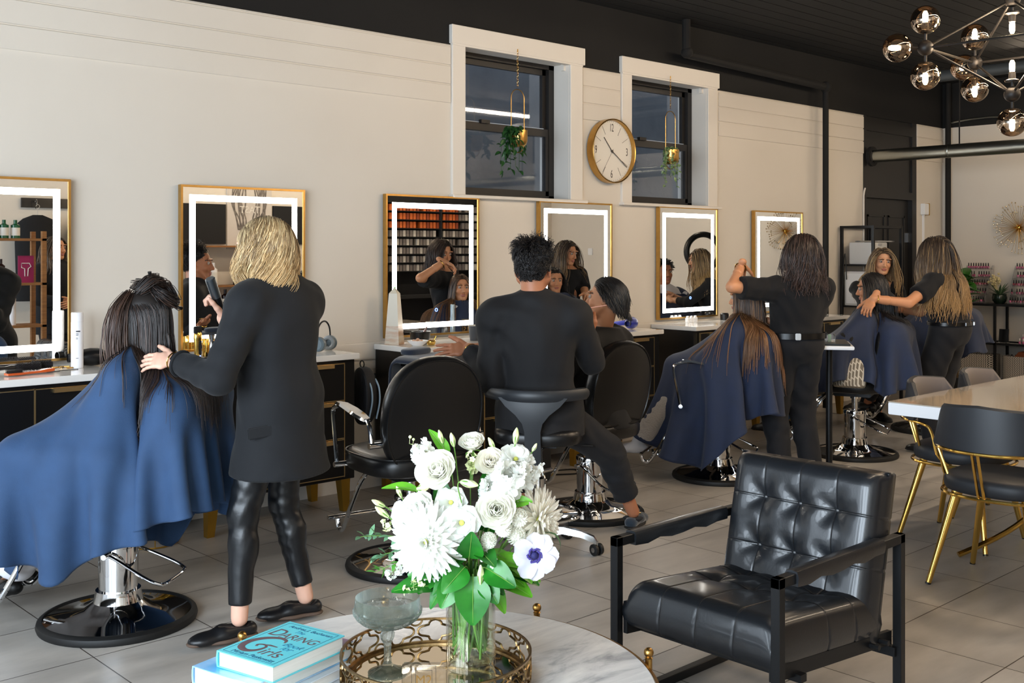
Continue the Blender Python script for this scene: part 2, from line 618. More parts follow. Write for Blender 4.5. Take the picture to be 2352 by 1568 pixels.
M_pane = pane_mat()
GY = WY + 0.165
M_lightblue = mat('screen edge', rgb(170, 185, 205), 0.4)
for i, (x0, x1) in enumerate(WIN):
	mb = MB()
	# casing
	mb.bb(x0 - 0.115, WY - 0.022, WZ0 - 0.02, x0, WY + 0.02, WZ1 + 0.0, bevel=0.003, seg=1)
	mb.bb(x1, WY - 0.022, WZ0 - 0.02, x1 + 0.13, WY + 0.02, WZ1 + 0.0, bevel=0.003, seg=1)
	mb.bb(x0 - 0.125, WY - 0.03, WZ1, x1 + 0.15, WY + 0.02, WZ1 + 0.125, bevel=0.003, seg=1)
	mb.bb(x0 - 0.115, WY - 0.026, WZ1 - 0.012, x1 + 0.13, WY + 0.02, WZ1 + 0.012, bevel=0.002, seg=1)
	mb.bb(x0 - 0.13, WY - 0.05, WZ0 - 0.022, x1 + 0.16, WY + 0.16, WZ0, bevel=0.004, seg=1)
	# reveals
	mb.bb(x0 - 0.02, WY, WZ0, x0 + 0.002, WY + WT, WZ1)
	mb.bb(x1 - 0.002, WY, WZ0, x1 + 0.02, WY + WT, WZ1)
	mb.bb(x0, WY, WZ1 - 0.002, x1, WY + WT, WZ1 + 0.04)
	mb.bb(x1 - 0.022, WY + 0.03, WZ1 - 0.05, x1, WY + 0.06, WZ1)
	wn = struct(mb, 'window_%d' % (i + 1), M_trim, smooth=0)
	mb = MB()
	zm = 2.352
	mb.bb(x0, GY - 0.015, WZ0, x0 + 0.045, GY + 0.06, WZ1)
	mb.bb(x1 - 0.055, GY - 0.015, WZ0, x1, GY + 0.06, WZ1)
	mb.bb(x0, GY - 0.015, WZ1 - 0.035, x1, GY + 0.06, WZ1)
	mb.bb(x0, GY - 0.015, WZ0, x1, GY + 0.06, WZ0 + 0.03)
	mb.bb(x0 + 0.045, GY + 0.02, zm, x0 + 0.08, GY + 0.05, WZ1 - 0.035)       # upper sash
	mb.bb(x1 - 0.09, GY + 0.02, zm, x1 - 0.055, GY + 0.05, WZ1 - 0.035)
	mb.bb(x0 + 0.045, GY + 0.02, WZ1 - 0.075, x1 - 0.055, GY + 0.05, WZ1 - 0.035)
	mb.bb(x0 + 0.045, GY - 0.01, zm - 0.03, x1 - 0.055, GY + 0.05, zm + 0.025)  # meeting rail
	mb.bb(x0 + 0.045, GY - 0.01, WZ0 + 0.03, x0 + 0.075, GY + 0.02, zm)
	mb.bb(x1 - 0.085, GY - 0.01, WZ0 + 0.03, x1 - 0.055, GY + 0.02, zm)
	mb.bb(x0 + 0.045, GY - 0.01, WZ0 + 0.03, x1 - 0.055, GY + 0.02, WZ0 + 0.065)
	fr = mb.build('window_frame', M_winframe, wn, smooth=0)
	MB().bb(x0 + 0.28, GY - 0.03, zm + 0.02, x0 + 0.36, GY, zm + 0.045).build('sash_lock', M_winframe, fr)
	MB().bb(x0 + 0.08, GY + 0.033, zm + 0.025, x1 - 0.09, GY + 0.037, WZ1 - 0.075).build('window_pane', M_pane, wn, smooth=0)
	MB().bb(x0 + 0.075, GY + 0.003, WZ0 + 0.065, x1 - 0.085, GY + 0.007, zm - 0.03).build('window_pane', M_pane, wn, smooth=0)
	MB().bb(x0 + 0.09, GY - 0.004, zm + 0.026, x1 - 0.1, GY + 0.0, zm + 0.031).build('sash_edge', M_lightblue, wn, smooth=0)
# the neighbour's grey wall close outside
M_out = mat('weathered outside wall', rgb(122, 126, 132), 0.9, var=(1.5, rgb(82, 88, 96), 0.8), bump=(6, 0.4, 0.03))
struct(MB().bb(3.0, WY + 1.3, 0.5, 9.8, WY + 1.4, 4.8), 'wall_neighbour', M_out, smooth=0)
# ================================================================ stations along the long wall
def rbox(mb, c, size, bev, seg=3, rot=(0, 0, 0)):
	return mb.box(c, size, rot, bevel=bev, seg=seg)

STX = [1.71, 3.08, 4.45, 5.80, 7.14, 8.46]
LAB_CAB = ['black gold trimmed cabinet under the leftmost lit mirror', 'black gold trimmed cabinet behind the blonde stylist, left of the gap with the hanging bag',
		   'black gold trimmed cabinet under the middle mirror with the stone obelisk on top', 'black gold trimmed cabinet beside the seated client in black, under the white straightener',
		   'black gold trimmed cabinet under the mirror showing a reflected hood dryer', 'black gold trimmed cabinet under the smallest, farthest lit mirror']
LAB_TOP = ['white countertop carrying hair brushes, a white spray can and a black dryer', 'white countertop carrying gold clippers and grey headphones',
		   'white countertop carrying the pale stone obelisk and small bowls', 'white countertop carrying a white straightener and a blue dryer',
		   'white countertop with small white jars, left of the long brown hair', 'white countertop behind the standing stylist in the black tee']
LAB_MIR = ['lit gold framed mirror cut by the left edge of the photo', 'lit gold framed mirror behind the blonde stylist', 'lit gold framed mirror above the stone obelisk',
		   'lit gold framed mirror between the pompadour stylist and the client in black', 'lit gold framed mirror right of the second window, above the small white jars',
		   'farthest lit gold framed mirror, beside the standing stylist in the black tee']
M_palegold = mat('pale brushed gold', rgb(206, 178, 128), 0.35, 1.0)
FY, BY = 5.085, WY - 0.028
for i, cx in enumerate(STX):
	x0, x1 = cx - 0.46, cx + 0.47
	t = thing('station_cabinet', LAB_CAB[i], 'cabinet', (cx, (FY + BY) / 2, 0), group='black station cabinets along the wall')
	ox = Vector((cx, (FY + BY) / 2, 0))

	def P(mb, name, m, par=t, **k):
		mb.xf(Matrix.Translation(-ox))
		return mb.build(name, m, par, **k)
	P(MB().bb(x0, FY + 0.018, 0.185, x1, BY, 0.862, bevel=0.003, seg=1), 'carcass', M_cab, smooth=0)
	xd = x1 - 0.40
	fz0, fz1 = 0.205, 0.845

	def front(xa, xb, za, zb, name, hx0, hx1):
		f = P(MB().bb(xa + 0.004, FY, za + 0.004, xb - 0.004, FY + 0.02, zb - 0.004), name, M_cab, smooth=0)
		e = MB()
		for (a, b, c, dd) in ((xa, xb, zb - 0.006, zb - 0.002), (xa, xa + 0.004, za, zb), (xb - 0.004, xb, za, zb)):
			e.bb(a, FY - 0.003, c, b, FY + 0.012, dd)
		e.bb(xa, FY - 0.003, za + 0.002, xb, FY + 0.012, za + 0.006)
		P(e, 'gold_edging', M_palegold, f, smooth=0)
		P(MB().bb(hx0, FY - 0.020, zb - 0.024, hx1, FY + 0.004, zb - 0.004), 'handle', M_palegold, f, smooth=0)
	xs0 = x0 + 0.06
	front(xs0, xd, fz0, fz1, 'cabinet_door', xs0 + 0.12, xs0 + 0.27)
	for k in range(3):
		dz = (fz1 - fz0) / 3
		front(xd, x1 - 0.08, fz1 - (k + 1) * dz, fz1 - k * dz, 'drawer', xd + 0.08, x1 - 0.16)
	for lx, sgn in ((x0 + 0.06, -1), (x1 - 0.06, 1)):
		for ly in (FY + 0.05, BY - 0.05):
			mb = MB()
			a, b = 0.030, 0.020
			mb.rings([[(lx - a, ly - a, 0.187), (lx + a, ly - a, 0.187), (lx + a, ly + a, 0.187), (lx - a, ly + a, 0.187)],
					  [(lx - b + sgn * 0.012, ly - b, 0), (lx + b + sgn * 0.012, ly - b, 0), (lx + b + sgn * 0.012, ly + b, 0), (lx - b + sgn * 0.012, ly + b, 0)]])
			P(mb, 'leg', M_goldleg, smooth=0)
	tag(MB().bb(x0 - 0.012, FY - 0.018, 0.863, x1 + 0.012, BY, 0.895, bevel=0.003).build('countertop', M_counter, smooth=0), LAB_TOP[i], 'countertop', 'white station countertops')
	# mirror: gold frame, glass, light band set in the glass
	mw, mz0, mz1 = 0.39, 0.925, 1.834
	my = 5.50
	t = thing('lit_mirror', LAB_MIR[i], 'mirror', (cx, WY - 0.012, mz0), group='lit mirrors along the wall')
	ox = Vector((cx, WY - 0.012, mz0))
	mb = MB()
	fw = 0.012
	for (a, b, c, dd) in ((-mw, mw, mz1 - fw, mz1), (-mw, mw, mz0, mz0 + fw), (-mw, -mw + fw, mz0 + fw, mz1 - fw), (mw - fw, mw, mz0 + fw, mz1 - fw)):
		mb.bb(cx + a, my - 0.006, c, cx + b, WY - 0.012, dd)
	P(mb, 'mirror_frame', M_brass, t, smooth=0)
	P(MB().bb(cx - mw + fw, my, mz0 + fw, cx + mw - fw, my + 0.012, mz1 - fw), 'mirror_glass', M_mirror, t, smooth=0)
	mb = MB()
	ins, bw = 0.052, 0.034
	a0, a1, c0, c1 = cx - mw + ins, cx + mw - ins, mz0 + ins, mz1 - ins
	for (a, b, c, dd) in ((a0, a1, c1 - bw, c1), (a0, a1, c0, c0 + bw), (a0, a0 + bw, c0 + bw, c1 - bw), (a1 - bw, a1, c0 + bw, c1 - bw)):
		mb.bb(a, my - 0.0015, c, b, my + 0.004, dd)
	P(mb, 'light_band', M_led, t, smooth=0)
	P(MB().bb(cx - 0.30, my + 0.012, mz0 + 0.1, cx + 0.30, WY - 0.012, mz1 - 0.1), 'backing', M_blackplastic, t, smooth=0)
	if i in (1, 2, 4):
		P(MB().torus((cx + 0.02, my - 0.001, mz0 + 0.165), 0.010, 0.0016, 16, 6, Matrix.Rotation(PI / 2, 3, 'X')), 'power_button', mat('blue button light', (0.1, 0.15, 0.9), emit=((0.1, 0.2, 1.0), 4.0)), t)

# ================================================================ clock
t = thing('wall_clock', 'round gold rimmed wall clock between the two windows', 'clock', (6.185, WY - 0.012, 2.235))
R = 0.245
rx = Matrix.Rotation(PI / 2, 4, 'X')
mb = MB().lathe([(R - 0.012, 0.0), (R, 0.0), (R, 0.062), (R - 0.004, 0.066), (R - 0.010, 0.062), (R - 0.012, 0.03), (R - 0.012, 0.0)], n=64)
mb.xf(rx)
mb.build('clock_rim', M_brass, t)
M_face = mat('clock face', rgb(226, 220, 209), 0.5)
mb = MB().lathe([(0, 0.002), (R - 0.011, 0.002), (R - 0.011, 0.030), (0, 0.030)], n=64).xf(rx)
fc = mb.build('clock_face', M_face, t)
M_mark = mat('clock markings', rgb(66, 60, 54), 0.5)
mb = MB()
for k in range(12):
	if k % 3 == 0:
		continue
	a = k * PI / 6
	mb.box((math.sin(a) * 0.176, -0.0305, math.cos(a) * 0.176), (0.0024, 0.001, 0.07), (0, a, 0))
for k in range(60):
	a = k * PI / 30
	mb.box((math.sin(a) * 0.224, -0.0305, math.cos(a) * 0.224), (0.0012, 0.001, 0.006), (0, a, 0))
mb.build('hour_marks', M_mark, fc, smooth=0)
mb = MB()
for s, px, pz in (('12', 0, 0.176), ('3', 0.176, 0), ('6', 0, -0.176), ('9', -0.176, 0)):
	M = Matrix.Translation((px, -0.0308, pz)) @ rx @ Matrix.Diagonal((0.55, 1, 1, 1))
	text_mesh(s, 0.085, M_mark, 'numeral', fc, M)

def hand(a, l, wd, y, name):
	MB().box((math.sin(a) * (l / 2 - 0.02), -y, math.cos(a) * (l / 2 - 0.02)), (wd, 0.001, l), (0, a, 0)).build(name, M_mark, t, smooth=0)

hand(math.radians(-42), 0.155, 0.007, 0.034, 'hour_hand')
hand(math.radians(124), 0.225, 0.006, 0.037, 'minute_hand')
hand(math.radians(214), 0.22, 0.002, 0.039, 'second_hand')
MB().lathe([(0, 0.03), (0.009, 0.03), (0.009, 0.041), (0, 0.041)], n=16).xf(rx).build('hub', M_mark, t)

# ================================================================ hanging planters
def leafy(mb, c, d, up, L, W, fold=0.25, n=5, droop=0.3):
	d = Vector(d).normalized()
	up = Vector(up)
	s = d.cross(up)
	s = s.normalized() if s.length > 1e-5 else d.orthogonal().normalized()
	nn = s.cross(d)
	rows = []
	for i in range(n + 1):
		q = i / n
		wdt = W * math.sin(PI * min(1, q * 0.92 + 0.06)) ** 0.8 * (1 - 0.25 * q)
		cc = Vector(c) + d * L * q - nn * droop * L * q * q
		rows.append([cc - s * wdt / 2 + nn * wdt * fold, cc, cc + s * wdt / 2 + nn * wdt * fold])
	mb.rings(rows, closed=False)

M_pothos = mat('dark green leaf', rgb(44, 88, 40), 0.4, var=(30, rgb(24, 58, 28), 0.8))
M_pothos2 = mat('variegated leaf', rgb(66, 106, 56), 0.42, var=(55, rgb(176, 190, 140), 0.75))
M_soil = mat('potting soil', rgb(40, 30, 22), 0.95, bump=(60, 0.6, 0.01))

def planter(px, pz_top, zr1, zr0, side, lab, mleaf, seed, round_leaf):
	r = random.Random(seed)
	y = WY - 0.015 - 0.05
	t = thing('hanging_planter', lab, 'planter', (px, y, zr0), group='planters hanging in the windows')
	mb = MB()
	zz = pz_top
	k = 0
	while zz > zr1 + 0.012:                     # chain links
		M = Matrix.Rotation(PI / 2 * (k % 2), 3, 'Z') @ Matrix.Rotation(PI / 2, 3, 'X') @ Matrix.Diagonal((0.55, 1.3, 1))
		mb.torus((0, 0, zz - zr0), 0.010, 0.0016, 12, 5, M)
		zz -= 0.021
		k += 1
	mb.cyl((0, 0, pz_top - zr0), (0, 0, pz_top - zr0 + 0.02), 0.004)
	mb.build('chain', M_brass, t)
	hw = 0.062
	H = zr1 - zr0
	pts = []
	for k in range(13):
		a = PI * k / 12
		pts.append((hw * math.cos(a), 0, H - hw + hw * math.sin(a)))
	for k in range(13):
		a = PI + PI * k / 12
		pts.append((hw * math.cos(a), 0, hw + hw * math.sin(a)))
	MB().tube([Vector(p) for p in pts], 0.0032, 8, closed=True).build('hanger_ring', M_brass, t)
	pc = Vector((0.01, 0, 0.04))
	pr, ph = 0.062, 0.115
	MB().lathe([(0, 0), (pr * 0.55, 0.0), (pr * 0.85, 0.014), (pr, 0.04), (pr, ph), (pr - 0.004, ph), (pr - 0.004, 0.045), (0, 0.03)], pc, 32).build('pot', M_brass, t)
	MB().lathe([(0, ph - 0.012), (pr - 0.004, ph - 0.012), (pr - 0.004, ph - 0.03), (0, ph - 0.03)], pc, 24).build('soil', M_soil, t)
	lv, vn = MB(), MB()
	top = pc + Vector((0, 0, ph))
	for v in range(17):
		if round_leaf:
			a = r.uniform(0, 2 * PI)
			ln = r.uniform(0.10, 0.30)
			out = r.uniform(0.07, 0.10)
		else:
			a = r.uniform(0.72 * PI, 1.45 * PI) if v < 12 else r.uniform(0, 2 * PI)
			ln = r.uniform(0.10, 0.34) if v < 12 else r.uniform(0.05, 0.14)
			out = r.uniform(0.08, 0.15)
		dx, dy = math.cos(a), math.sin(a) * 0.55
		p0 = top + Vector((dx * 0.03, dy * 0.03, -0.01))
		p1 = top + Vector((dx * out * 0.7, dy * out * 0.7, 0.05))
		p2 = top + Vector((dx * out * 1.15, dy * out * 1.15, 0.0))
		p3 = top + Vector((dx * out * r.uniform(0.9, 1.2), dy * out, -ln))
		pts = bez(p0, p1, p2, p3, 12)
		vn.tube(pts, 0.0016, 4)
		for k in range(2, 13):
			for q in range(1 if round_leaf else 1):
				d = Vector((r.uniform(-1, 1) + dx * 0.4, r.uniform(-0.8, 0.8) - 0.5, r.uniform(-0.9, 0.25)))
				L = r.uniform(0.022, 0.034) if round_leaf else r.uniform(0.04, 0.062)
				W = L * (0.95 if round_leaf else 0.58)
				leafy(lv, pts[k], d, (r.uniform(-0.3, 0.3), -0.6, 1), L, W)
	vn.build('vine', mleaf, t)
	lv.build('foliage', mleaf, t)

planter(5.178, 2.86, 2.60, 2.16, 0, 'gold pot with trailing dark green vine hanging in the left window', M_pothos, 3, False)
planter(6.868, 2.86, 2.598, 2.133, 0, 'gold pot with small round variegated leaves hanging in the right window', M_pothos2, 9, True)

# ================================================================ pipes, duct, lamps under the ceiling
mb = MB()
mb.tube([(6.95, WY - 0.16, CEIL - 0.02), (6.95, WY - 0.16, 3.10), (7.0, WY - 0.14, 3.06), (9.10, WY - 0.12, 3.02)], 0.035, 10)
mb.ball((6.96, WY - 0.16, 3.07), 0.05, 12).ball((9.12, WY - 0.12, 3.02), 0.055, 12)
mb.cyl((9.12, WY - 0.12, 3.05), (9.12, WY - 0.12, 0.0), 0.028, n=12)
tag(mb.build('drain_pipe', M_black), 'black painted pipe running under the ceiling and down the wall beside the farthest mirror', 'pipe')
mb = MB().cyl((11.70, WY - 0.10, CEIL - 0.02), (11.70, WY - 0.10, 0), 0.03, n=12)
tag(mb.build('corner_pipe', M_black), 'thin black pipe standing in the far corner of the room', 'pipe')
t = thing('air_duct', 'round silver air duct crossing the far end of the room below the ceiling', 'duct', (10.13, 2.4, 2.432))
mb = MB()
mb.lathe([(0.064, -3.06), (0.064, 3.06), (0.0, 3.06), (0, -3.06)][:2], n=32, M=Matrix.Rotation(PI / 2, 4, 'X'))
mb.build('duct_tube', M_silver, t)
mb = MB()
for q in (-2.3, -1.1, 0.1, 1.3, 2.5):
	mb.lathe([(0.0645, -0.012), (0.067, -0.008), (0.067, 0.008), (0.0645, 0.012)], (0, 0, q), 32)
mb.xf(Matrix.Rotation(PI / 2, 4, 'X')).build('duct_joint', M_silver, t)
mb = MB().lathe([(0.06, 0), (0.1, 0), (0.1, 0.03), (0.06, 0.03), (0.06, 0)], n=32).xf(Matrix.Translation((0, 3.11, 0)) @ Matrix.Rotation(PI / 2, 4, 'X'))
mb.build('wall_collar', M_black, t)
mb = MB()
for q in (-1.6, 0.4, 2.2):
	mb.bb(-0.008, q - 0.004, 0.06, 0.008, q + 0.004, CEIL - 2.432)
mb.build('hanger_strap', M_black, t, smooth=0)
mb = MB().tube(spline([(11.74, WY - 0.12, 2.90), (11.74, 5.2, 2.92), (11.74, 4.9, 2.92), (11.74, 4.75, 2.87), (11.74, 4.0, 2.87)], 6), 0.012, 8)
tag(mb.build('conduit', M_silver), 'pale bent conduit above the white part of the far wall', 'pipe')
# second, thinner duct near the ceiling
mb = MB()
mb.tube([(9.3, 4.6, 3.02), (9.3, 0.5, 3.02)], 0.05, 16)
tag(mb.build('ceiling_pipe', mat('grey painted pipe', rgb(70, 74, 76), 0.45, 0.3)), 'grey pipe under the black ceiling behind the globe chandelier', 'pipe')

def tube_light(p0, p1, lab):
	p0, p1 = Vector(p0), Vector(p1)
	c = (p0 + p1) / 2
	t = thing('ceiling_light', lab, 'light', c, group='slim linear ceiling lights')
	dd = (p1 - p0)
	a = p0 - c
	b = p1 - c
	sx = Vector((0, 1, 0)) if abs(dd.x) > abs(dd.y) else Vector((1, 0, 0))
	mb = MB()
	mb.rings([[a + sx * .03 + Vector((0, 0, .02)), a + sx * .03 + Vector((0, 0, .06)), a - sx * .03 + Vector((0, 0, .06)), a - sx * .03 + Vector((0, 0, .02))],
			  [b + sx * .03 + Vector((0, 0, .02)), b + sx * .03 + Vector((0, 0, .06)), b - sx * .03 + Vector((0, 0, .06)), b - sx * .03 + Vector((0, 0, .02))]])
	mb.build('housing', M_black, t, smooth=0)
	MB().cyl(a, b, 0.018, n=10).build('tube', M_tube, t)
	mb = MB()
	for q in (0.12, 0.88):
		pp = a + (b - a) * q
		mb.cyl(pp + Vector((0, 0, .05)), pp + Vector((0, 0, CEIL - c.z)), 0.004, n=6)
	mb.build('suspension_wire', M_black, t)

tube_light((2.6, 1.5, 3.2), (10.0, 1.5, 3.2), 'slim ceiling light along the room, mirrored in the left window')
tube_light((10.3, 1.9, 3.2), (10.3, 4.1, 3.2), 'slim ceiling light across the far end, behind the globe chandelier')
tube_light((5.6, 0.2, 3.2), (10.2, 0.2, 3.2), 'unseen slim ceiling light added for brightness, nearest the wall opposite the mirrors')  # unseen lamp added to brighten the far end of the room

# ---------------------------------------------------------------- chandelier
M_smoke = bpy.data.materials.new('smoked globe glass')
M_smoke.use_nodes = True
_t = M_smoke.node_tree
_t.nodes.remove(_t.nodes['Principled BSDF'])
_o = [n for n in _t.nodes if n.type == 'OUTPUT_MATERIAL'][0]
_g = _t.nodes.new('ShaderNodeBsdfGlossy')
_g.inputs['Roughness'].default_value = 0.02
_g.inputs['Color'].default_value = (1.0, 0.88, 0.76, 1)
_tr = _t.nodes.new('ShaderNodeBsdfTransparent')
_tr.inputs['Color'].default_value = (0.84, 0.76, 0.67, 1)
_f = _t.nodes.new('ShaderNodeLayerWeight')
_f.inputs['Blend'].default_value = 0.42
_m = _t.nodes.new('ShaderNodeMixShader')
_a = _t.nodes.new('ShaderNodeMath')
_a.operation = 'ADD'
_a.use_clamp = True
_a.inputs[1].default_value = 0.10
_t.links.new(_f.outputs['Fresnel'], _a.inputs[0])
_t.links.new(_a.outputs[0], _m.inputs['Fac'])
_t.links.new(_tr.outputs[0], _m.inputs[1])
_t.links.new(_g.outputs[0], _m.inputs[2])
_t.links.new(_m.outputs[0], _o.inputs['Surface'])
M_bulb = mat('glowing bulb', (1, 0.9, 0.7), 0.2, emit=((1.0, 0.72, 0.42), 22.0))
M_bulbglass = mat('bulb base metal', rgb(150, 140, 125), 0.3, 1.0)
M_node = mat('blackened metal', rgb(38, 36, 35), 0.45, 0.6)
# ================================================================ globe chandelier
t = thing('chandelier', 'black chandelier with smoked glass globes at the top right, over the dining table', 'chandelier', (5.72, 2.32, 2.53))
O = Vector((5.72, 2.32, 2.53))
nodes = [Vector((0, 0, 0.245)), Vector((0, 0, -0.245))]
RR = 0.45
for k in range(4):
	a = math.radians(137 - 90 * k)
	nodes.append(Vector((RR * math.cos(a), RR * math.sin(a), -0.005)))

def stalk(p, d, glass=True, L=0.145):
	d = Vector(d).normalized()
	g = p + d * L
	q = d.to_track_quat('Z', 'Y').to_matrix().to_4x4()
	mb = MB()
	mb.cyl(p + d * 0.035, g - d * 0.062, 0.0075, n=10)
	mb.lathe([(0, -0.066), (0.034, -0.066), (0.036, -0.058), (0.018, -0.050), (0.016, -0.015), (0.0, -0.015)], n=20, M=Matrix.Translation(g) @ q)
	st = mb.build('lamp_holder', M_node, t)
	mb = MB()
	mb.lathe([(0, -0.014), (0.012, -0.012), (0.014, 0.0), (0.014, 0.03), (0.008, 0.045), (0, 0.047)], n=14, M=Matrix.Translation(g) @ q)
	mb.build('bulb', M_bulb, st)
	if glass:
		MB().ball(g, 0.074, 32).build('globe', M_smoke, t)

for p in nodes:
	MB().ball(p, 0.041, 20).build('hub', M_node, t)
mb = MB()
for k in range(4):
	p = nodes[2 + k]
	for q in (nodes[0], nodes[1], nodes[2 + (k + 1) % 4]):
		d = (q - p).normalized()
		mb.cyl(p + d * 0.03, q - d * 0.03, 0.0065, n=8)
mb.cyl(nodes[0], nodes[0] + Vector((0, 0, 0.6)), 0.009, n=10)
mb.lathe([(0, 0.80), (0.06, 0.80), (0.06, 0.822), (0, 0.822)], n=24)
mb.cyl((0, 0, 0.78), (0, 0, 0.5), 0.009, n=10)
mb.build('rod', M_node, t)
for k in range(4):
	p = nodes[2 + k]
	stalk(p, (0, 0, 1))
	stalk(p, (0, 0, -1))
	stalk(p, (p.x, p.y, 0))
stalk(nodes[1], (0, 0, -1))
stalk(nodes[0], (0, 0, -1), False, 0.13)
stalk(nodes[1], (0, 0, 1), False, 0.13)
for p in (nodes[0], nodes[1]):
	d = bpy.data.lights.new('chandelier_glow', 'POINT')
	d.energy = 14
	d.color = (1.0, 0.75, 0.5)
	d.shadow_soft_size = 0.08
	o = bpy.data.objects.new('chandelier_glow', d)
	o.location = O + p * 0.4
	COL.objects.link(o)

# ================================================================ salon chairs
def superell(a, b, n, k=2.6):
	out = []
	for i in range(n):
		t_ = 2 * PI * i / n
		c, s_ = math.cos(t_), math.sin(t_)
		out.append((a * abs(c) ** (2 / k) * (1 if c >= 0 else -1), b * abs(s_) ** (2 / k) * (1 if s_ >= 0 else -1)))
	return out

def cushion(mb, a, b, h, n=36, k=3.2, crown=0.012, M=None):
	"""rounded pad with superelliptic outline, bottom at z=0"""
	prof = [(0.0, 0.0), (0.90, 0.0), (0.97, 0.08 * h), (1.0, 0.3 * h), (1.0, 0.65 * h), (0.965, 0.88 * h), (0.90, h), (0.6, h + crown * .7), (0.25, h + crown), (0.0, h + crown)]
	o = superell(a, b, n, k)
	v0 = len(mb.bm.verts)
	R = []
	for q, z in prof:
		if q == 0:
			R.append([mb.bm.verts.new((0, 0, z))])
		else:
			R.append([mb.bm.verts.new((x * q, y * q, z)) for x, y in o])
	for u, v in zip(R, R[1:]):
		for j in range(n):
			j2 = (j + 1) % n
			if len(u) == 1:
				mb.bm.faces.new((u[0], v[j2], v[j]))
			elif len(v) == 1:
				mb.bm.faces.new((u[j], u[j2], v[0]))
			else:
				mb.bm.faces.new((u[j], u[j2], v[j2], v[j]))
	if M is not None:
		mb.bm.verts.ensure_lookup_table()
		bmesh.ops.transform(mb.bm, matrix=M, verts=list(mb.bm.verts[v0:]))
	return mb

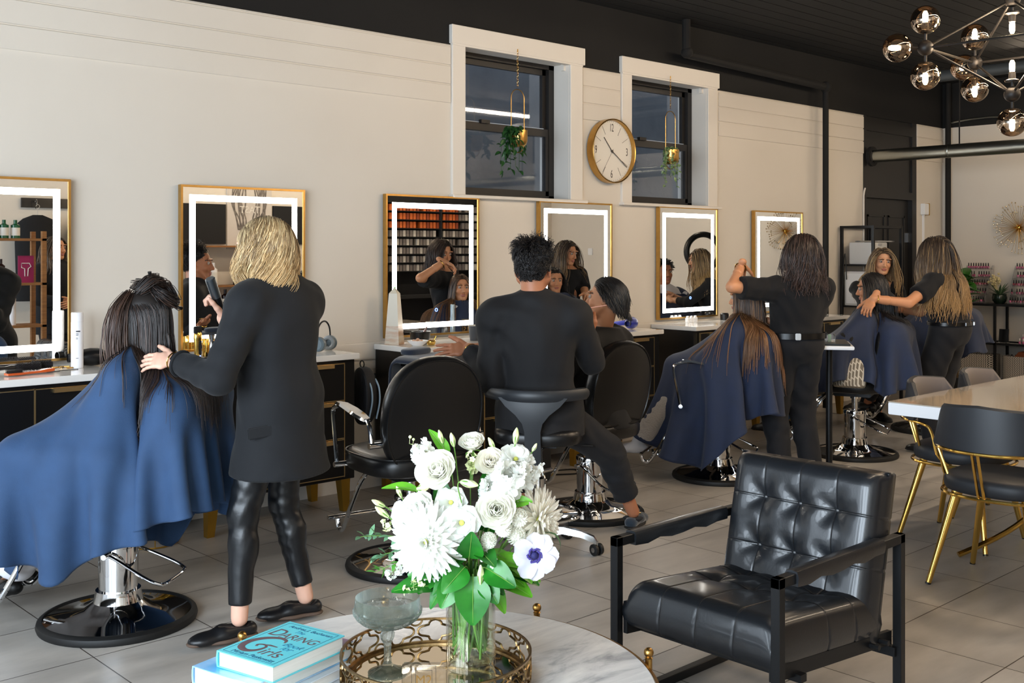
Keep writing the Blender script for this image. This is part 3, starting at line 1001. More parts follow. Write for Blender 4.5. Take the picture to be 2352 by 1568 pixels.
def salon_chair(x, y, rz, lab, sz=0.47, back='round', rb=0.305):
	t = thing('salon_chair', lab, 'salon chair', (x, y, 0), rz, 'hydraulic salon chairs')
	MB().lathe([(0, 0.004), (rb - 0.02, 0.004), (rb - 0.022, 0.03), (rb - 0.05, 0.034), (0.20, 0.043), (0.13, 0.058), (0.095, 0.085), (0.086, 0.125), (0.086, 0.13), (0, 0.13)], n=64).build('base_plate', M_chrome, t)
	MB().lathe([(rb - 0.024, 0.0), (rb - 0.004, 0.0), (rb, 0.012), (rb - 0.004, 0.026), (rb - 0.014, 0.034), (rb - 0.024, 0.036), (rb - 0.024, 0.0)], n=64).build('base_rim', M_blackrubber, t)
	MB().lathe([(0, 0.10), (0.074, 0.10), (0.077, 0.30), (0.079, 0.302), (0.079, 0.322), (0.076, 0.328), (0.03, 0.332), (0, 0.332)], n=40).build('column', M_chrome, t)
	mb = MB().cyl((0, 0, 0.32), (0, 0, sz - 0.035), 0.022, n=20).cyl((0, 0, sz - 0.06), (0, 0, sz - 0.005), 0.032, n=20)
	mb.build('piston', M_chrome, t)
	MB().bb(-0.13, -0.13, sz - 0.035, 0.13, 0.13, sz - 0.002, bevel=0.006).build('seat_plate', M_blackmetal, t)
	# pump lever: loop round the column reaching out behind the chair
	pts = spline([(-0.095, 0.0, 0.285), (-0.10, -0.04, 0.27), (-0.125, -0.16, 0.215), (-0.12, -0.215, 0.19), (-0.085, -0.235, 0.182), (0.085, -0.235, 0.182), (0.12, -0.215, 0.19), (0.125, -0.16, 0.215), (0.10, -0.04, 0.27), (0.095, 0, 0.285)], 5)
	mb = MB().tube(pts, 0.0065, 10)
	mb.cyl((-0.125, 0, 0.285), (-0.07, 0, 0.285), 0.011, n=12).cyl((0.07, 0, 0.285), (0.125, 0, 0.285), 0.011, n=12)
	mb.build('pump_lever', M_chrome, t)
	mb = cushion(MB(), 0.265, 0.255, 0.10, M=Matrix.Translation((0, 0.02, sz)))
	seat = mb.build('seat', M_vinyl, t)
	mb = MB()
	o = superell(0.266, 0.256, 48, 3.2)
	mb.tube([Vector((px, py + 0.02, sz + 0.088)) for px, py in o], 0.004, 6, closed=True)
	mb.build('piping', M_vinyl, seat)
	# backrest
	tilt = 0.16
	if back == 'round':
		M = Matrix.Translation((0, -0.235, sz + 0.265)) @ Matrix.Rotation(tilt, 4, 'X') @ Matrix.Rotation(-PI / 2, 4, 'X')
		mb = cushion(MB(), 0.255, 0.275, 0.085, 48, 2.35, 0.02, M)
		bk = mb.build('backrest', M_vinyl, t)
		mb = MB()
		o = superell(0.245, 0.265, 56, 2.35)
		mb.tube([M @ Vector((px, py, 0.004)) for px, py in o], 0.005, 6, closed=True)
		mb.build('piping', M_vinyl, bk)
	else:
		M = Matrix.Translation((0, -0.235, sz + 0.25)) @ Matrix.Rotation(tilt, 4, 'X') @ Matrix.Rotation(-PI / 2, 4, 'X')
		mb = cushion(MB(), 0.25, 0.22, 0.08, 40, 4.5, 0.02, M)
		mb.build('backrest', M_vinyl, t)
	for s in (-1, 1):
		mb = MB()
		X = s * 0.285
		pts = spline([(X, -0.155, sz + 0.155), (X, -0.125, sz + 0.25), (X, -0.07, sz + 0.265), (X, 0.10, sz + 0.30), (X, 0.215, sz + 0.285), (X, 0.235, sz + 0.25), (X, 0.215, sz + 0.14), (X, 0.19, sz + 0.01)], 6)
		mb.tube(pts, 0.0105, 10)
		mb.cyl((s * 0.23, -0.155, sz + 0.155), (s * 0.30, -0.155, sz + 0.155), 0.014, n=14)
		mb.cyl((s * 0.235, 0.19, sz + 0.02), (s * 0.302, 0.19, sz + 0.02), 0.013, n=14)
		am = mb.build('armrest', M_chrome, t)
		mb = MB()
		rr = []
		for q, (yy, zz, wd) in enumerate(((-0.11, .262, .018), (-0.05, .275, .03), (0.03, .292, .03), (0.12, .306, .024), (0.18, .307, .014))):
			rr.append([(X - wd, yy, sz + zz - .004), (X + wd, yy, sz + zz - .004), (X + wd * .8, yy, sz + zz + .009), (X - wd * .8, yy, sz + zz + .009)])
		mb.rings(rr)
		mb.build('arm_pad', M_chrome, am)
	# footrest
	mb = MB()
	for s in (-1, 1):
		mb.tube(spline([(s * 0.12, 0.16, sz - 0.01), (s * 0.13, 0.26, sz - 0.10), (s * 0.14, 0.38, 0.17), (s * 0.14, 0.43, 0.10), (s * 0.14, 0.47, 0.10), (s * 0.14, 0.49, 0.15)], 6), 0.012, 10)
	mb.cyl((-0.20, 0.47, 0.155), (0.20, 0.47, 0.155), 0.012, n=12)
	mb.build('footrest', M_chrome, t)
	return t

salon_chair(1.80, 4.22, math.radians(41), 'hydraulic salon chair under the client in the blue cape at left', 0.47, 'low')
salon_chair(3.12, 4.03, math.radians(-8), 'empty black salon chair with a round back, behind the flower bouquet', 0.455)
salon_chair(4.465, 4.13, math.radians(3), 'round backed black salon chair of the client in black, beside the man on the stool', 0.44)
salon_chair(5.81, 4.23, math.radians(26), 'black salon chair under the long haired brunette client in the navy cape', 0.47, 'low')
salon_chair(7.16, 4.02, math.radians(20), 'black salon chair beside the thin black trolley post, with a patterned bag on its seat', 0.47, 'low')
salon_chair(8.59, 4.15, math.radians(20), 'farthest black salon chair, round back showing behind the stylist with ombre hair', 0.5, 'round')

# ---------------------------------------------------------------- stylist stool
t = thing('saddle_stool', 'rolling stool with wide curved black backrest under the man in the black suit', 'stool', (3.72, 3.78, 0), math.radians(-52))
sz = 0.545
for k in range(5):
	a = 2 * PI * k / 5 + 1.18
	dx, dy = math.cos(a), math.sin(a)
	rings = []
	for q, zz, wd, hh in ((0.03, 0.105, 0.03, 0.025), (0.12, 0.115, 0.024, 0.016), (0.21, 0.10, 0.021, 0.014), (0.27, 0.078, 0.018, 0.014), (0.285, 0.06, 0.014, 0.012)):
		c = Vector((dx * q, dy * q, zz))
		sdv = Vector((-dy, dx, 0))
		rings.append([c + sdv * wd - Vector((0, 0, hh)), c + sdv * wd * .7 + Vector((0, 0, hh)), c - sdv * wd * .7 + Vector((0, 0, hh)), c - sdv * wd - Vector((0, 0, hh))])
	lg = MB().rings(rings).build('leg', M_chromeb, t)
	c = Vector((dx * 0.285, dy * 0.285, 0.029))
	wd = Vector((math.cos(a + 0.9), math.sin(a + 0.9), 0))
	mb = MB()
	for s in (-1, 1):
		cc = c + wd * 0.016 * s
		mb.tube([cc - wd * 0.009, cc - wd * 0.007, cc + wd * 0.007, cc + wd * 0.009], [0.022, 0.028, 0.028, 0.022], 20)
	cs = mb.build('caster', M_blackrubber, lg)
	mb = MB()
	for s in (-1, 1):
		cc = c + wd * 0.0255 * s
		mb.tube([cc - wd * 0.001, cc + wd * 0.001], 0.012, 16)
	mb.cyl(c, c + Vector((0, 0, 0.04)), 0.008, n=8)
	mb.build('wheel_cap', M_chromeb, lg)
MB().lathe([(0, 0.08), (0.035, 0.08), (0.035, 0.15), (0.026, 0.16), (0.026, 0.36), (0.016, 0.37), (0.016, sz - 0.02), (0, sz - 0.02)], n=24).build('column', M_chrome, t)
mb = MB().torus((0, 0, 0.19), 0.20, 0.0095, 48, 10)
for k in range(3):
	a = 2 * PI * k / 3
	mb.cyl((0.02 * math.cos(a), 0.02 * math.sin(a), 0.19), (0.2 * math.cos(a), 0.2 * math.sin(a), 0.19), 0.006, n=8)
mb.build('foot_ring', M_chrome, t)
cushion(MB(), 0.215, 0.20, 0.075, M=Matrix.Translation((0, 0, sz))).build('seat', M_vinyl, t)
MB().bb(-0.1, -0.1, sz - 0.02, 0.1, 0.1, sz + 0.001, bevel=0.005).cyl((0.05, 0.02, sz - 0.015), (0.26, 0.05, sz - 0.03), 0.006, n=8).build('seat_plate', M_blackmetal, t)
# backrest: strut rising from under the seat, spreading into a wide curved bar
mb = MB()
rows = []
for zz, yy, hw in ((sz - 0.10, -0.215, 0.038), (sz - 0.02, -0.235, 0.038), (sz + 0.08, -0.25, 0.038), (sz + 0.12, -0.258, 0.048), (sz + 0.16, -0.262, 0.08), (sz + 0.20, -0.262, 0.13), (sz + 0.24, -0.258, 0.165)):
	row = []
	nn = 9
	for k in range(nn):
		u = -1 + 2 * k / (nn - 1)
		row.append((hw * u, yy + 0.9 * (hw * u) ** 2, zz))
	rows.append(row + [(px, py + 0.022, pz) for px, py, pz in row[::-1]])
mb.rings(rows)
mb.box((0, -0.17, sz - 0.085), (0.06, 0.14, 0.025), bevel=0.006)
mb.box((0, -0.10, sz - 0.05), (0.05, 0.04, 0.08), bevel=0.006)
mb.build('back_strut', M_chairplastic, t)
mb = MB()
pts = []
for k in range(25):
	a = math.radians(-62 + 124 * k / 24)
	pts.append(Vector((0.245 * math.sin(a) / math.sin(math.radians(62)), -0.262 + 0.20 * (1 - math.cos(a)) / (1 - math.cos(math.radians(62))) * 0.85, sz + 0.25)))
rings = []
for i, p in enumerate(pts):
	d = (pts[min(i + 1, 24)] - pts[max(i - 1, 0)]).normalized()
	nn = Vector((-d.y, d.x, 0))
	e = 1.0 if 0 < i < 24 else 0.6
	hh = 0.030 * e
	wd = 0.022 * e
	rings.append([p + nn * wd * math.cos(2 * PI * j / 12) * (abs(math.cos(2 * PI * j / 12)) ** -0.3 if abs(math.cos(2 * PI * j / 12)) > 1e-3 else 1) + Vector((0, 0, hh * math.sin(2 * PI * j / 12))) for j in range(12)])
mb.rings(rings)
mb.build('backrest', M_chairplastic, t)

# ================================================================ tufted leather armchair
M_leather = mat('black leather', rgb(20, 23, 27), 0.36, spec=0.6, coat=0.35, bump=(140, 0.16, 0.002), var=(9, rgb(30, 33, 38), 0.6))
M_stitch = mat('leather seam', rgb(9, 9, 10), 0.6)

def tufted(name, W, L, T, bx, by, parent, M, depth=0.028, nx=64, ny=64, front_round=0.5):
	"""padded cushion W x L (local x,y), thickness T (z up): seams along both directions, buttons at their crossings"""
	def height(x, y):
		h = T
		ex = min(x + W / 2, W / 2 - x)
		ey = min(y + L / 2, L / 2 - y)
		r = 0.055
		for e in (ex, ey):
			if e < r:
				h -= 0.045 * (1 - math.sqrt(max(0, 1 - (1 - e / r) ** 2)))
		pf = 0.0
		for b in bx:
			pf += math.exp(-((x - b) / 0.0035) ** 2) * 0.0016
		for b in by:
			pf += math.exp(-((y - b) / 0.0035) ** 2) * 0.0016
		h -= pf
		for a in bx:
			for b in by:
				r2 = math.hypot(x - a, y - b)
				h -= depth * math.exp(-(r2 / 0.040) ** 1.3)
				th = math.atan2(y - b, x - a)
				h += 0.0018 * math.exp(-((r2 - 0.05) / 0.03) ** 2) * math.cos(5 * th + a * 40 + b * 70)
		h += 0.006 * math.sin(PI * (x / W + .5)) * math.sin(PI * (y / L + .5))
		return h
	V, F = [], []
	# denser sampling near seams
	def samples(S, bs, n):
		s = set(np.round(np.linspace(-S / 2, S / 2, n), 5))
		for b in bs:
			for q in (-.008, -.005, -.0025, 0, .0025, .005, .008):
				s.add(round(b + q, 5))
		for e in (0.004, 0.008, 0.014, 0.022):
			s.add(round(S / 2 - e, 5))
			s.add(round(-S / 2 + e, 5))
		return sorted(s)
	X, Y = samples(W, bx, nx), samples(L, by, ny)
	nX, nY = len(X), len(Y)
	for y in Y:
		for x in X:
			V.append((x, y, height(x, y)))
	for j in range(nY - 1):
		for i in range(nX - 1):
			F.append((j * nX + i, j * nX + i + 1, (j + 1) * nX + i + 1, (j + 1) * nX + i))
	# side walls and bottom
	per = [(i, 0) for i in range(nX)] + [(nX - 1, j) for j in range(1, nY)] + [(i, nY - 1) for i in range(nX - 2, -1, -1)] + [(0, j) for j in range(nY - 2, 0, -1)]
	prev = [j * nX + i for i, j in per]
	m = len(per)
	for q, ins in ((0.75, -0.006), (0.45, -0.009), (0.15, -0.004), (0.0, 0.006)):
		base = len(V)
		for (i, j) in per:
			x, y = X[i], Y[j]
			nrm = Vector(((1 if i == nX - 1 else -1 if i == 0 else 0), (1 if j == nY - 1 else -1 if j == 0 else 0)))
			pf = sum(math.exp(-((x - b) / 0.004) ** 2) * 0.003 for b in bx) if j in (0, nY - 1) else sum(math.exp(-((y - b) / 0.004) ** 2) * 0.003 for b in by)
			V.append((x - nrm.x * (ins + pf), y - nrm.y * (ins + pf), (T - 0.045) * q))
		cur = list(range(base, base + m))
		for k in range(m):
			F.append((prev[k], cur[k], cur[(k + 1) % m], prev[(k + 1) % m]))
		prev = cur
	me_v = [tuple(M @ Vector(v)) for v in V]
	o = np_mesh(name, me_v, [f[::-1] for f in F], M_leather, parent)
	bm = bmesh.new()
	bm.from_mesh(o.data)
	es = [e for e in bm.edges if len(e.link_faces) == 1]
	bmesh.ops.holes_fill(bm, edges=es)
	bmesh.ops.recalc_face_normals(bm, faces=list(bm.faces))
	bm.to_mesh(o.data)
	bm.free()
	mb = MB()
	for a in bx:
		for b in by:
			mb.ball((a, b, height(a, b) + 0.002), 0.0105, 14, (1, 1, 0.6))
	mb.xf(M)
	mb.build('button', M_leather, o)
	mb = MB()
	for b in bx:
		mb.tube([(b + 0.0022, y, height(b, y) + 0.0012) for y in np.linspace(-L / 2 + 0.01, L / 2 - 0.01, 40)], 0.0009, 4)
	for b in by:
		mb.tube([(x, b + 0.0022, height(x, b) + 0.0012) for x in np.linspace(-W / 2 + 0.01, W / 2 - 0.01, 40)], 0.0009, 4)
	mb.xf(M)
	mb.build('stitching', M_stitch, o)
	return o

AX0, AX1, AY0, AY1, AZ = 2.64, 3.345, 1.72, 2.325, 0.548
t = thing('lounge_chair', 'tufted black leather lounge chair with black square tube frame in the right foreground', 'armchair', ((AX0 + AX1) / 2, (AY0 + AY1) / 2, 0))
OX = Vector(((AX0 + AX1) / 2, (AY0 + AY1) / 2, 0))
for y in (AY0, AY1):
	mb = MB()
	q = 0.015
	mb.bb(AX0 - q, y - q, 0.0, AX0 + q, y + q, AZ, bevel=0.002, seg=1)
	mb.bb(AX1 - q, y - q, 0.0, AX1 + q, y + q, AZ, bevel=0.002, seg=1)
	mb.bb(AX0 - q, y - q, AZ - 0.03, AX1 + q, y + q, AZ, bevel=0.002, seg=1)
	mb.bb(AX0 - q, y - q, 0.0, AX1 + q, y + q, 0.03, bevel=0.002, seg=1)
	mb.xf(Matrix.Translation(-OX))
	fr = mb.build('side_frame', M_blackmetal, t, smooth=0)
	mb = MB()
	n = 9
	rings = []
	for k in range(n):
		x = AX0 + 0.07 + (AX1 - AX0 - 0.20) * k / (n - 1)
		dz = 0.010 * math.sin(k * 2.3) + 0.012
		rings.append([(x, y - 0.021, AZ - 0.030 - dz * .6), (x, y - 0.024, AZ - 0.01), (x, y - 0.018, AZ + 0.005), (x, y, AZ + 0.008), (x, y + 0.018, AZ + 0.005), (x, y + 0.024, AZ - 0.01), (x, y + 0.021, AZ - 0.030 - dz * .6)])
	mb.rings(rings)
	mb.xf(Matrix.Translation(-OX))
	mb.build('arm_sleeve', M_leather, t)
	# tilted seat rail with bolts
	mb = MB()
	yi = y + (0.028 if y == AY0 else -0.028)
	rings = []
	for x, z in ((AX0 + 0.01, 0.262), (AX1 - 0.01, 0.205)):
		rings.append([(x, yi - 0.008, z - 0.022), (x, yi + 0.008, z - 0.022), (x, yi + 0.008, z + 0.022), (x, yi - 0.008, z + 0.022)])
	mb.rings(rings)
	for x in (AX1 - 0.09, AX1 - 0.15):
		mb.cyl((x, y - 0.012, 0.213), (x, yi + 0.012, 0.213), 0.009, n=10)
	mb.xf(Matrix.Translation(-OX))
	mb.build('seat_rail', M_blackmetal, t)
MB().bb(AX1 - 0.03, AY0, 0.15, AX1 - 0.002, AY1, 0.18).xf(Matrix.Translation(-OX)).build('cross_bar', M_blackmetal, t, smooth=0)
MB().bb(AX0 + 0.12, AY0, 0.215, AX0 + 0.15, AY1, 0.238).xf(Matrix.Translation(-OX)).build('cross_bar', M_blackmetal, t, smooth=0)
# seat cushion: local y runs from front (-) to rear (+)
Wc = AY1 - AY0 - 0.05
Ls = 0.60
# map local (x across, y front->rear, z up) to world: across -> world -Y (so left stays left), front->rear -> +X
B = Matrix(((0, 1, 0, 0), (-1, 0, 0, 0), (0, 0, 1, 0), (0, 0, 0, 1)))
Ms = Matrix.Translation(((AX0 + 0.012 + Ls / 2) - OX.x, 0, 0.243)) @ B @ Matrix.Rotation(math.radians(-4.5), 4, 'X')
tufted('seat_cushion', Wc, Ls, 0.145, [-Wc / 4, 0, Wc / 4], [-0.01, 0.15], t, Ms, depth=0.024)
Lb = 0.545
Mb = Matrix.Translation((AX1 - 0.088 - OX.x, 0, 0.195)) @ B @ Matrix.Rotation(math.radians(77), 4, 'X') @ Matrix.Translation((0, Lb / 2, 0))
tufted('back_cushion', Wc, Lb, 0.135, [-Wc / 4, 0, Wc / 4], [-0.035, 0.13], t, Mb, depth=0.03)

# ================================================================ dining table and gold legged chairs
M_tabletop = mat('greige glass table top', rgb(180, 170, 156), 0.06, coat=0.5)
M_whiteedge = mat('white lacquer', rgb(236, 238, 242), 0.25)
TX0, TX1, TY0, TY1 = 4.88, 7.0, 1.35, 2.565
t = thing('dining_table', 'long white table with glossy beige top and gold legs at the right edge', 'table', ((TX0 + TX1) / 2, (TY0 + TY1) / 2, 0))
OX = Vector(((TX0 + TX1) / 2, (TY0 + TY1) / 2, 0))
TT = lambda mb: mb.xf(Matrix.Translation(-OX))
TT(MB().bb(TX0, TY0, 0.688, TX1, TY1, 0.744, bevel=0.003)).build('table_slab', M_whiteedge, t, smooth=0)
TT(MB().bb(TX0 + 0.001, TY0 + 0.001, 0.7445, TX1 - 0.001, TY1 - 0.001, 0.75)).build('glass_top', M_tabletop, t, smooth=0)
for cx, sg in ((5.62, -1), (6.4, 1)):
	for cy, sy in ((2.33, 1), (1.6, -1)):
		mb = MB()
		my = (TY0 + TY1) / 2
		pts = bez((cx + sg * 0.50, cy, 0.014), (cx + sg * 0.22, my + sy * 0.14, 0.15), (cx + sg * 0.06, my + sy * 0.06, 0.25), (cx, my + sy * 0.05, 0.685), 16)
		mb.tube(pts, 0.0135, 10)
		TT(mb).build('leg', M_gold, t)
	mb = MB()
	my = (TY0 + TY1) / 2
	for q in (0.0,):
		pts = [(cx + sg * 0.02, 0.66), (cx + sg * 0.03, 0.35), (cx + sg * 0.12, 0.2), (cx + sg * 0.3, 0.13), (cx + sg * 0.12, 0.15), (cx - sg * 0.02, 0.18), (cx - sg * 0.03, 0.66)]
		f0 = [(px, my - 0.006, pz) for px, pz in pts]
		f1 = [(px, my + 0.006, pz) for px, pz in pts]
		mb.rings([f0, f1])
	TT(mb).build('leg_plate', M_gold, t, smooth=0)

M_suede = mat('grey brown suede', rgb(112, 101, 95), 0.85, sheen=0.4, bump=(300, 0.1, 0.001))
M_charcoal = mat('charcoal leatherette', rgb(34, 37, 42), 0.5, bump=(300, 0.1, 0.001))

def dining_chair():
	t = thing('dining_chair', 'x', 'chair', (0, 0, 0), 0, 'gold legged chairs round the dining table')
	cushion(MB(), 0.235, 0.225, 0.075, 40, 2.6, 0.014, Matrix.Translation((0, 0.015, 0.415))).build('seat', M_charcoal, t)
	# frame ring under the seat, uprights and back hoop
	mb = MB()
	o = superell(0.242, 0.232, 40, 2.6)
	mb.tube([Vector((px, py + 0.015, 0.408)) for px, py in o], 0.008, 8, closed=True)
	for s in (-1, 1):
		mb.tube(spline([(s * 0.235, 0.05, 0.408), (s * 0.262, 0.0, 0.46), (s * 0.27, -0.03, 0.575), (s * 0.262, -0.07, 0.605), (s * 0.20, -0.20, 0.612), (s * 0.10, -0.268, 0.612), (0, -0.285, 0.612)], 6), 0.0075, 8)
		mb.tube([(s * 0.16, -0.13, 0.415), (s * 0.235, -0.13, 0.605)], 0.0065, 8)
		mb.tube([(s * 0.012, -0.215, 0.41), (s * 0.012, -0.282, 0.61)], 0.0065, 8)
	mb.build('back_frame', M_gold, t)
	# curved padded back
	n = 29
	outer, inner = [], []

	def loop(rin, z0f, z1f):
		rows = []
		for k in range(n):
			a = math.radians(-63 + 126 * k / (n - 1))
			e = abs(-63 + 126 * k / (n - 1)) / 63
			z0 = 0.605 + 0.05 * max(0, e - 0.75) * 4 * 0.3
			z1 = 0.815 - 0.02 * e - 0.09 * max(0, e - 0.72) / 0.28
			sx, sy = math.sin(a), -math.cos(a)
			A, B_ = 0.285, 0.275
			th = 0.034 * (1 if e < 0.9 else 0.7)
			bow = 0.02
			pr = [(0, z0), (-bow * .4, (z0 * .6 + z1 * .4)), (-bow, z1 - .01), (-bow - th * .3, z1), (-bow - th * .8, z1 - .004), (-bow - th, z1 - .02), (-th - bow * .4, (z0 + z1) / 2), (-th, z0 + .01), (-th * .5, z0 - .003)]
			rows.append([(sx * (A + d), sy * (B_ + d) - 0.005, z) for d, z in pr])
		return rows
	rows = loop(0, 0, 0)
	bk = MB().rings(rows).build('backrest', M_charcoal, t)
	# suede lining on the inner face
	rows2 = [[Vector(r[k]) - Vector((0, 0, 0)) for k in (4, 5, 6, 7)] for r in rows]
	rows2 = [[p * 1.0 - Vector((p.x, p.y, 0)).normalized() * 0.002 for p in r] for r in rows2]
	MB().rings(rows2, closed=False).build('back_lining', M_suede, bk)
	for sx, sy in ((-1, 1), (1, 1), (-1, -1), (1, -1)):
		mb = MB().tube([(sx * 0.15, sy * 0.14 + 0.015, 0.41), (sx * 0.232, sy * 0.225, 0.0)], [0.019, 0.012], 12)
		lg = mb.build('leg', M_gold, t)
		MB().tube([(sx * 0.2305, sy * 0.2235, 0.008), (sx * 0.2325, sy * 0.2255, 0.0)], 0.0128, 10).build('foot_cap', M_blackplastic, lg)
	return t

dc = dining_chair()
dc.location = (4.84, 2.005, 0)
dc.rotation_euler = (0, 0, -PI / 2)
dc['label'] = 'gold legged black chair at the near end of the white table'
dup(dc, (5.47, 2.475, 0), PI, 'gold legged chair at the near left corner of the white table, behind the end chair')
dup(dc, (6.08, 2.475, 0), PI, 'second gold legged chair along the far side of the white table')
# ================================================================ things on the station counters
CZ = 0.8955
r = random.Random(11)

def lathe_thing(name, lab, cat, loc, prof, m, n=28, group=None):
	o = MB().lathe(prof, n=n).build(name, m, loc=loc)
	return tag(o, lab, cat, group)

M_pw = mat('satin white can', rgb(238, 238, 242), 0.3)
M_ink = mat('dark print', rgb(60, 60, 66), 0.5)
t = thing('spray_can', 'tall white spray can standing on the leftmost counter', 'spray can', (2.085, 5.375, CZ))
MB().lathe([(0, 0), (0.028, 0), (0.029, 0.003), (0.029, 0.226), (0.028, 0.229), (0, 0.229)], n=32).build('can', M_pw, t)
MB().lathe([(0, 0.2295), (0.0285, 0.2295), (0.0285, 0.27), (0.026, 0.274), (0, 0.274)], n=32).build('cap', M_pw, t)
mb = MB()
for k, (z, wd) in enumerate(((0.182, .020), (0.172, .012), (0.167, .012), (0.162, .011), (0.15, .008), (0.145, .009), (0.05, .012))):
	a0 = -2.15
	nn = 6
	hh = 0.0032 if k == 0 else 0.0012
	pts0, pts1 = [], []
	for q in range(nn + 1):
		a = a0 + (wd / 0.029) * q / nn
		pts0.append((0.0293 * math.cos(a), 0.0293 * math.sin(a), z - hh))
		pts1.append((0.0293 * math.cos(a), 0.0293 * math.sin(a), z + hh))
	mb.rings([pts0, pts1], closed=False)
mb.build('printed_label', M_ink, t)

def hair_dryer(name, lab, loc, rz, m, tip, lying=True):
	t = thing(name, lab, 'hair dryer', loc, rz)
	MB().lathe([(0, 0), (0.026, 0), (0.036, 0.01), (0.043, 0.035), (0.045, 0.07), (0.040, 0.11), (0.03, 0.145), (0.026, 0.15), (0.022, 0.15), (0.02, 0.12), (0, 0.12)], n=28, M=Matrix.Translation((0, -0.06, 0.046)) @ Matrix.Rotation(-PI / 2, 4, 'X')).build('barrel', m, t)
	MB().tube([(0.02, -0.035, 0.046), (0.075, -0.04, 0.042), (0.155, -0.05, 0.03)], [0.022, 0.019, 0.016], 14).build('handle', m, t)
	MB().lathe([(0.021, 0), (0.023, 0.0), (0.022, 0.03), (0.020, 0.03), (0.021, 0.0)], n=24, M=Matrix.Translation((0, 0.088, 0.046)) @ Matrix.Rotation(-PI / 2, 4, 'X')).build('nozzle', tip, t)
	MB().tube(spline([(0.155, -0.05, 0.03), (0.19, -0.055, 0.012), (0.21, -0.02, 0.005), (0.17, 0.06, 0.005), (0.10, 0.11, 0.005)], 6), 0.0035, 6).build('cord', M_blackrubber, t)
	return t

hair_dryer('hair_dryer', 'glossy black hair dryer lying behind the white spray can', (2.175, 5.41, CZ), math.radians(80), M_blackplastic, M_blackplastic)
M_blue = mat('cobalt plastic', rgb(42, 52, 150), 0.35)
hair_dryer('hair_dryer', 'blue hair dryer lying at the right end of the counter behind the client in black', (6.14, 5.26, CZ), math.radians(115), M_blue, M_blackplastic)

M_bristle = mat('dark bristles', rgb(24, 20, 22), 0.8)
M_orange = mat('orange lacquered wood', rgb(196, 84, 30), 0.25, coat=0.4)

def round_brush(lab, loc, rz, hm, L=0.12, R=0.025):
	t = thing('hair_brush', lab, 'hair brush', loc, rz, 'brushes on the left counter')
	q = Matrix.Translation((0, 0, R + 0.002)) @ Matrix.Rotation(PI / 2, 4, 'Y')
	MB().lathe([(0, 0), (R * .55, 0), (R * .6, 0.01), (R * .6, L - .01), (R * .55, L), (0, L)], n=20, M=q).build('barrel', M_bristle, t)
	mb = MB()
	for i in range(16):
		for j in range(14):
			a = 2 * PI * j / 14 + i * 0.22
			x = 0.008 + (L - 0.016) * i / 15
			d = Vector((0, math.cos(a), math.sin(a)))
			c = Vector((x, 0, R + 0.002))
			mb.tube([c + d * R * .55, c + d * R], [0.0016, 0.0007], 3, caps=False)
	mb.build('bristles', M_bristle, t)
	MB().lathe([(0, 0), (R * .4, 0), (R * .5, 0.02), (R * .3, 0.05), (R * .42, 0.09), (R * .38, 0.14), (0, 0.15)], n=18, M=Matrix.Translation((0, 0, R + .002)) @ Matrix.Rotation(-PI / 2, 4, 'Y')).build('handle', hm, t)

round_brush('round black hair brush nearest the left picture edge, on the leftmost counter', (1.78, 5.34, CZ), 0.1, M_blackplastic)
round_brush('round black hair brush nearer the white spray can', (1.87, 5.40, CZ), -0.15, M_blackplastic, 0.10)
t = thing('paddle_brush', 'flat hair brush with glossy orange wooden handle on the leftmost counter', 'hair brush', (1.80, 5.235, CZ), 0.12)
mb = MB()
mb.rings([[(x, -w_, z0), (x, w_, z0), (x, w_, z0 + h_), (x, -w_, z0 + h_)] for x, w_, z0, h_ in ((-0.10, .022, .004, .010), (-0.04, .022, .004, .010), (0.0, .012, .004, .010), (0.05, .010, .005, .010), (0.08, .016, .006, .014), (0.115, .017, .008, .014), (0.125, .012, .010, .010))])
mb.build('handle', M_orange, t)
mb = MB()
for i in range(12):
	for j in range(5):
		mb.tube([(-0.095 + i * .006, -0.017 + j * .0085, 0.014), (-0.095 + i * .006, -0.017 + j * .0085, 0.030)], [0.0013, .0008], 3)
mb.build('bristles', M_bristle, t)
mb = MB().bb(-0.03, -0.012, 0, 0.03, 0.012, 0.004).bb(0.03, -0.003, 0.0, 0.13, 0.001, 0.003)
for k in range(22):
	mb.bb(-0.03 + k * .0028, -0.034, 0.0005, -0.0285 + k * .0028, -0.012, 0.003)
tag(mb.build('tail_comb', M_blackplastic, loc=(1.93, 5.30, CZ), smooth=0), 'thin black tail comb lying beside the orange brush', 'comb')
for k, (x, y, a) in enumerate(((2.00, 5.42, .2), (2.025, 5.41, .9), (2.045, 5.43, -.4), (2.05, 5.36, .1))):
	mb = MB().tube([(-0.022, -0.003, 0.003), (0.02, -0.001, 0.003), (0.023, 0, 0.004), (0.02, 0.002, 0.006), (-0.022, 0.004, 0.006)], 0.0022, 6)
	o = mb.build('hair_clip', M_brass, loc=(x, y, CZ))
	o.rotation_euler.z = a
	tag(o, 'small gold hair clip lying between the brushes and the white spray can', 'hair clip', 'gold hair clips on the left counter')

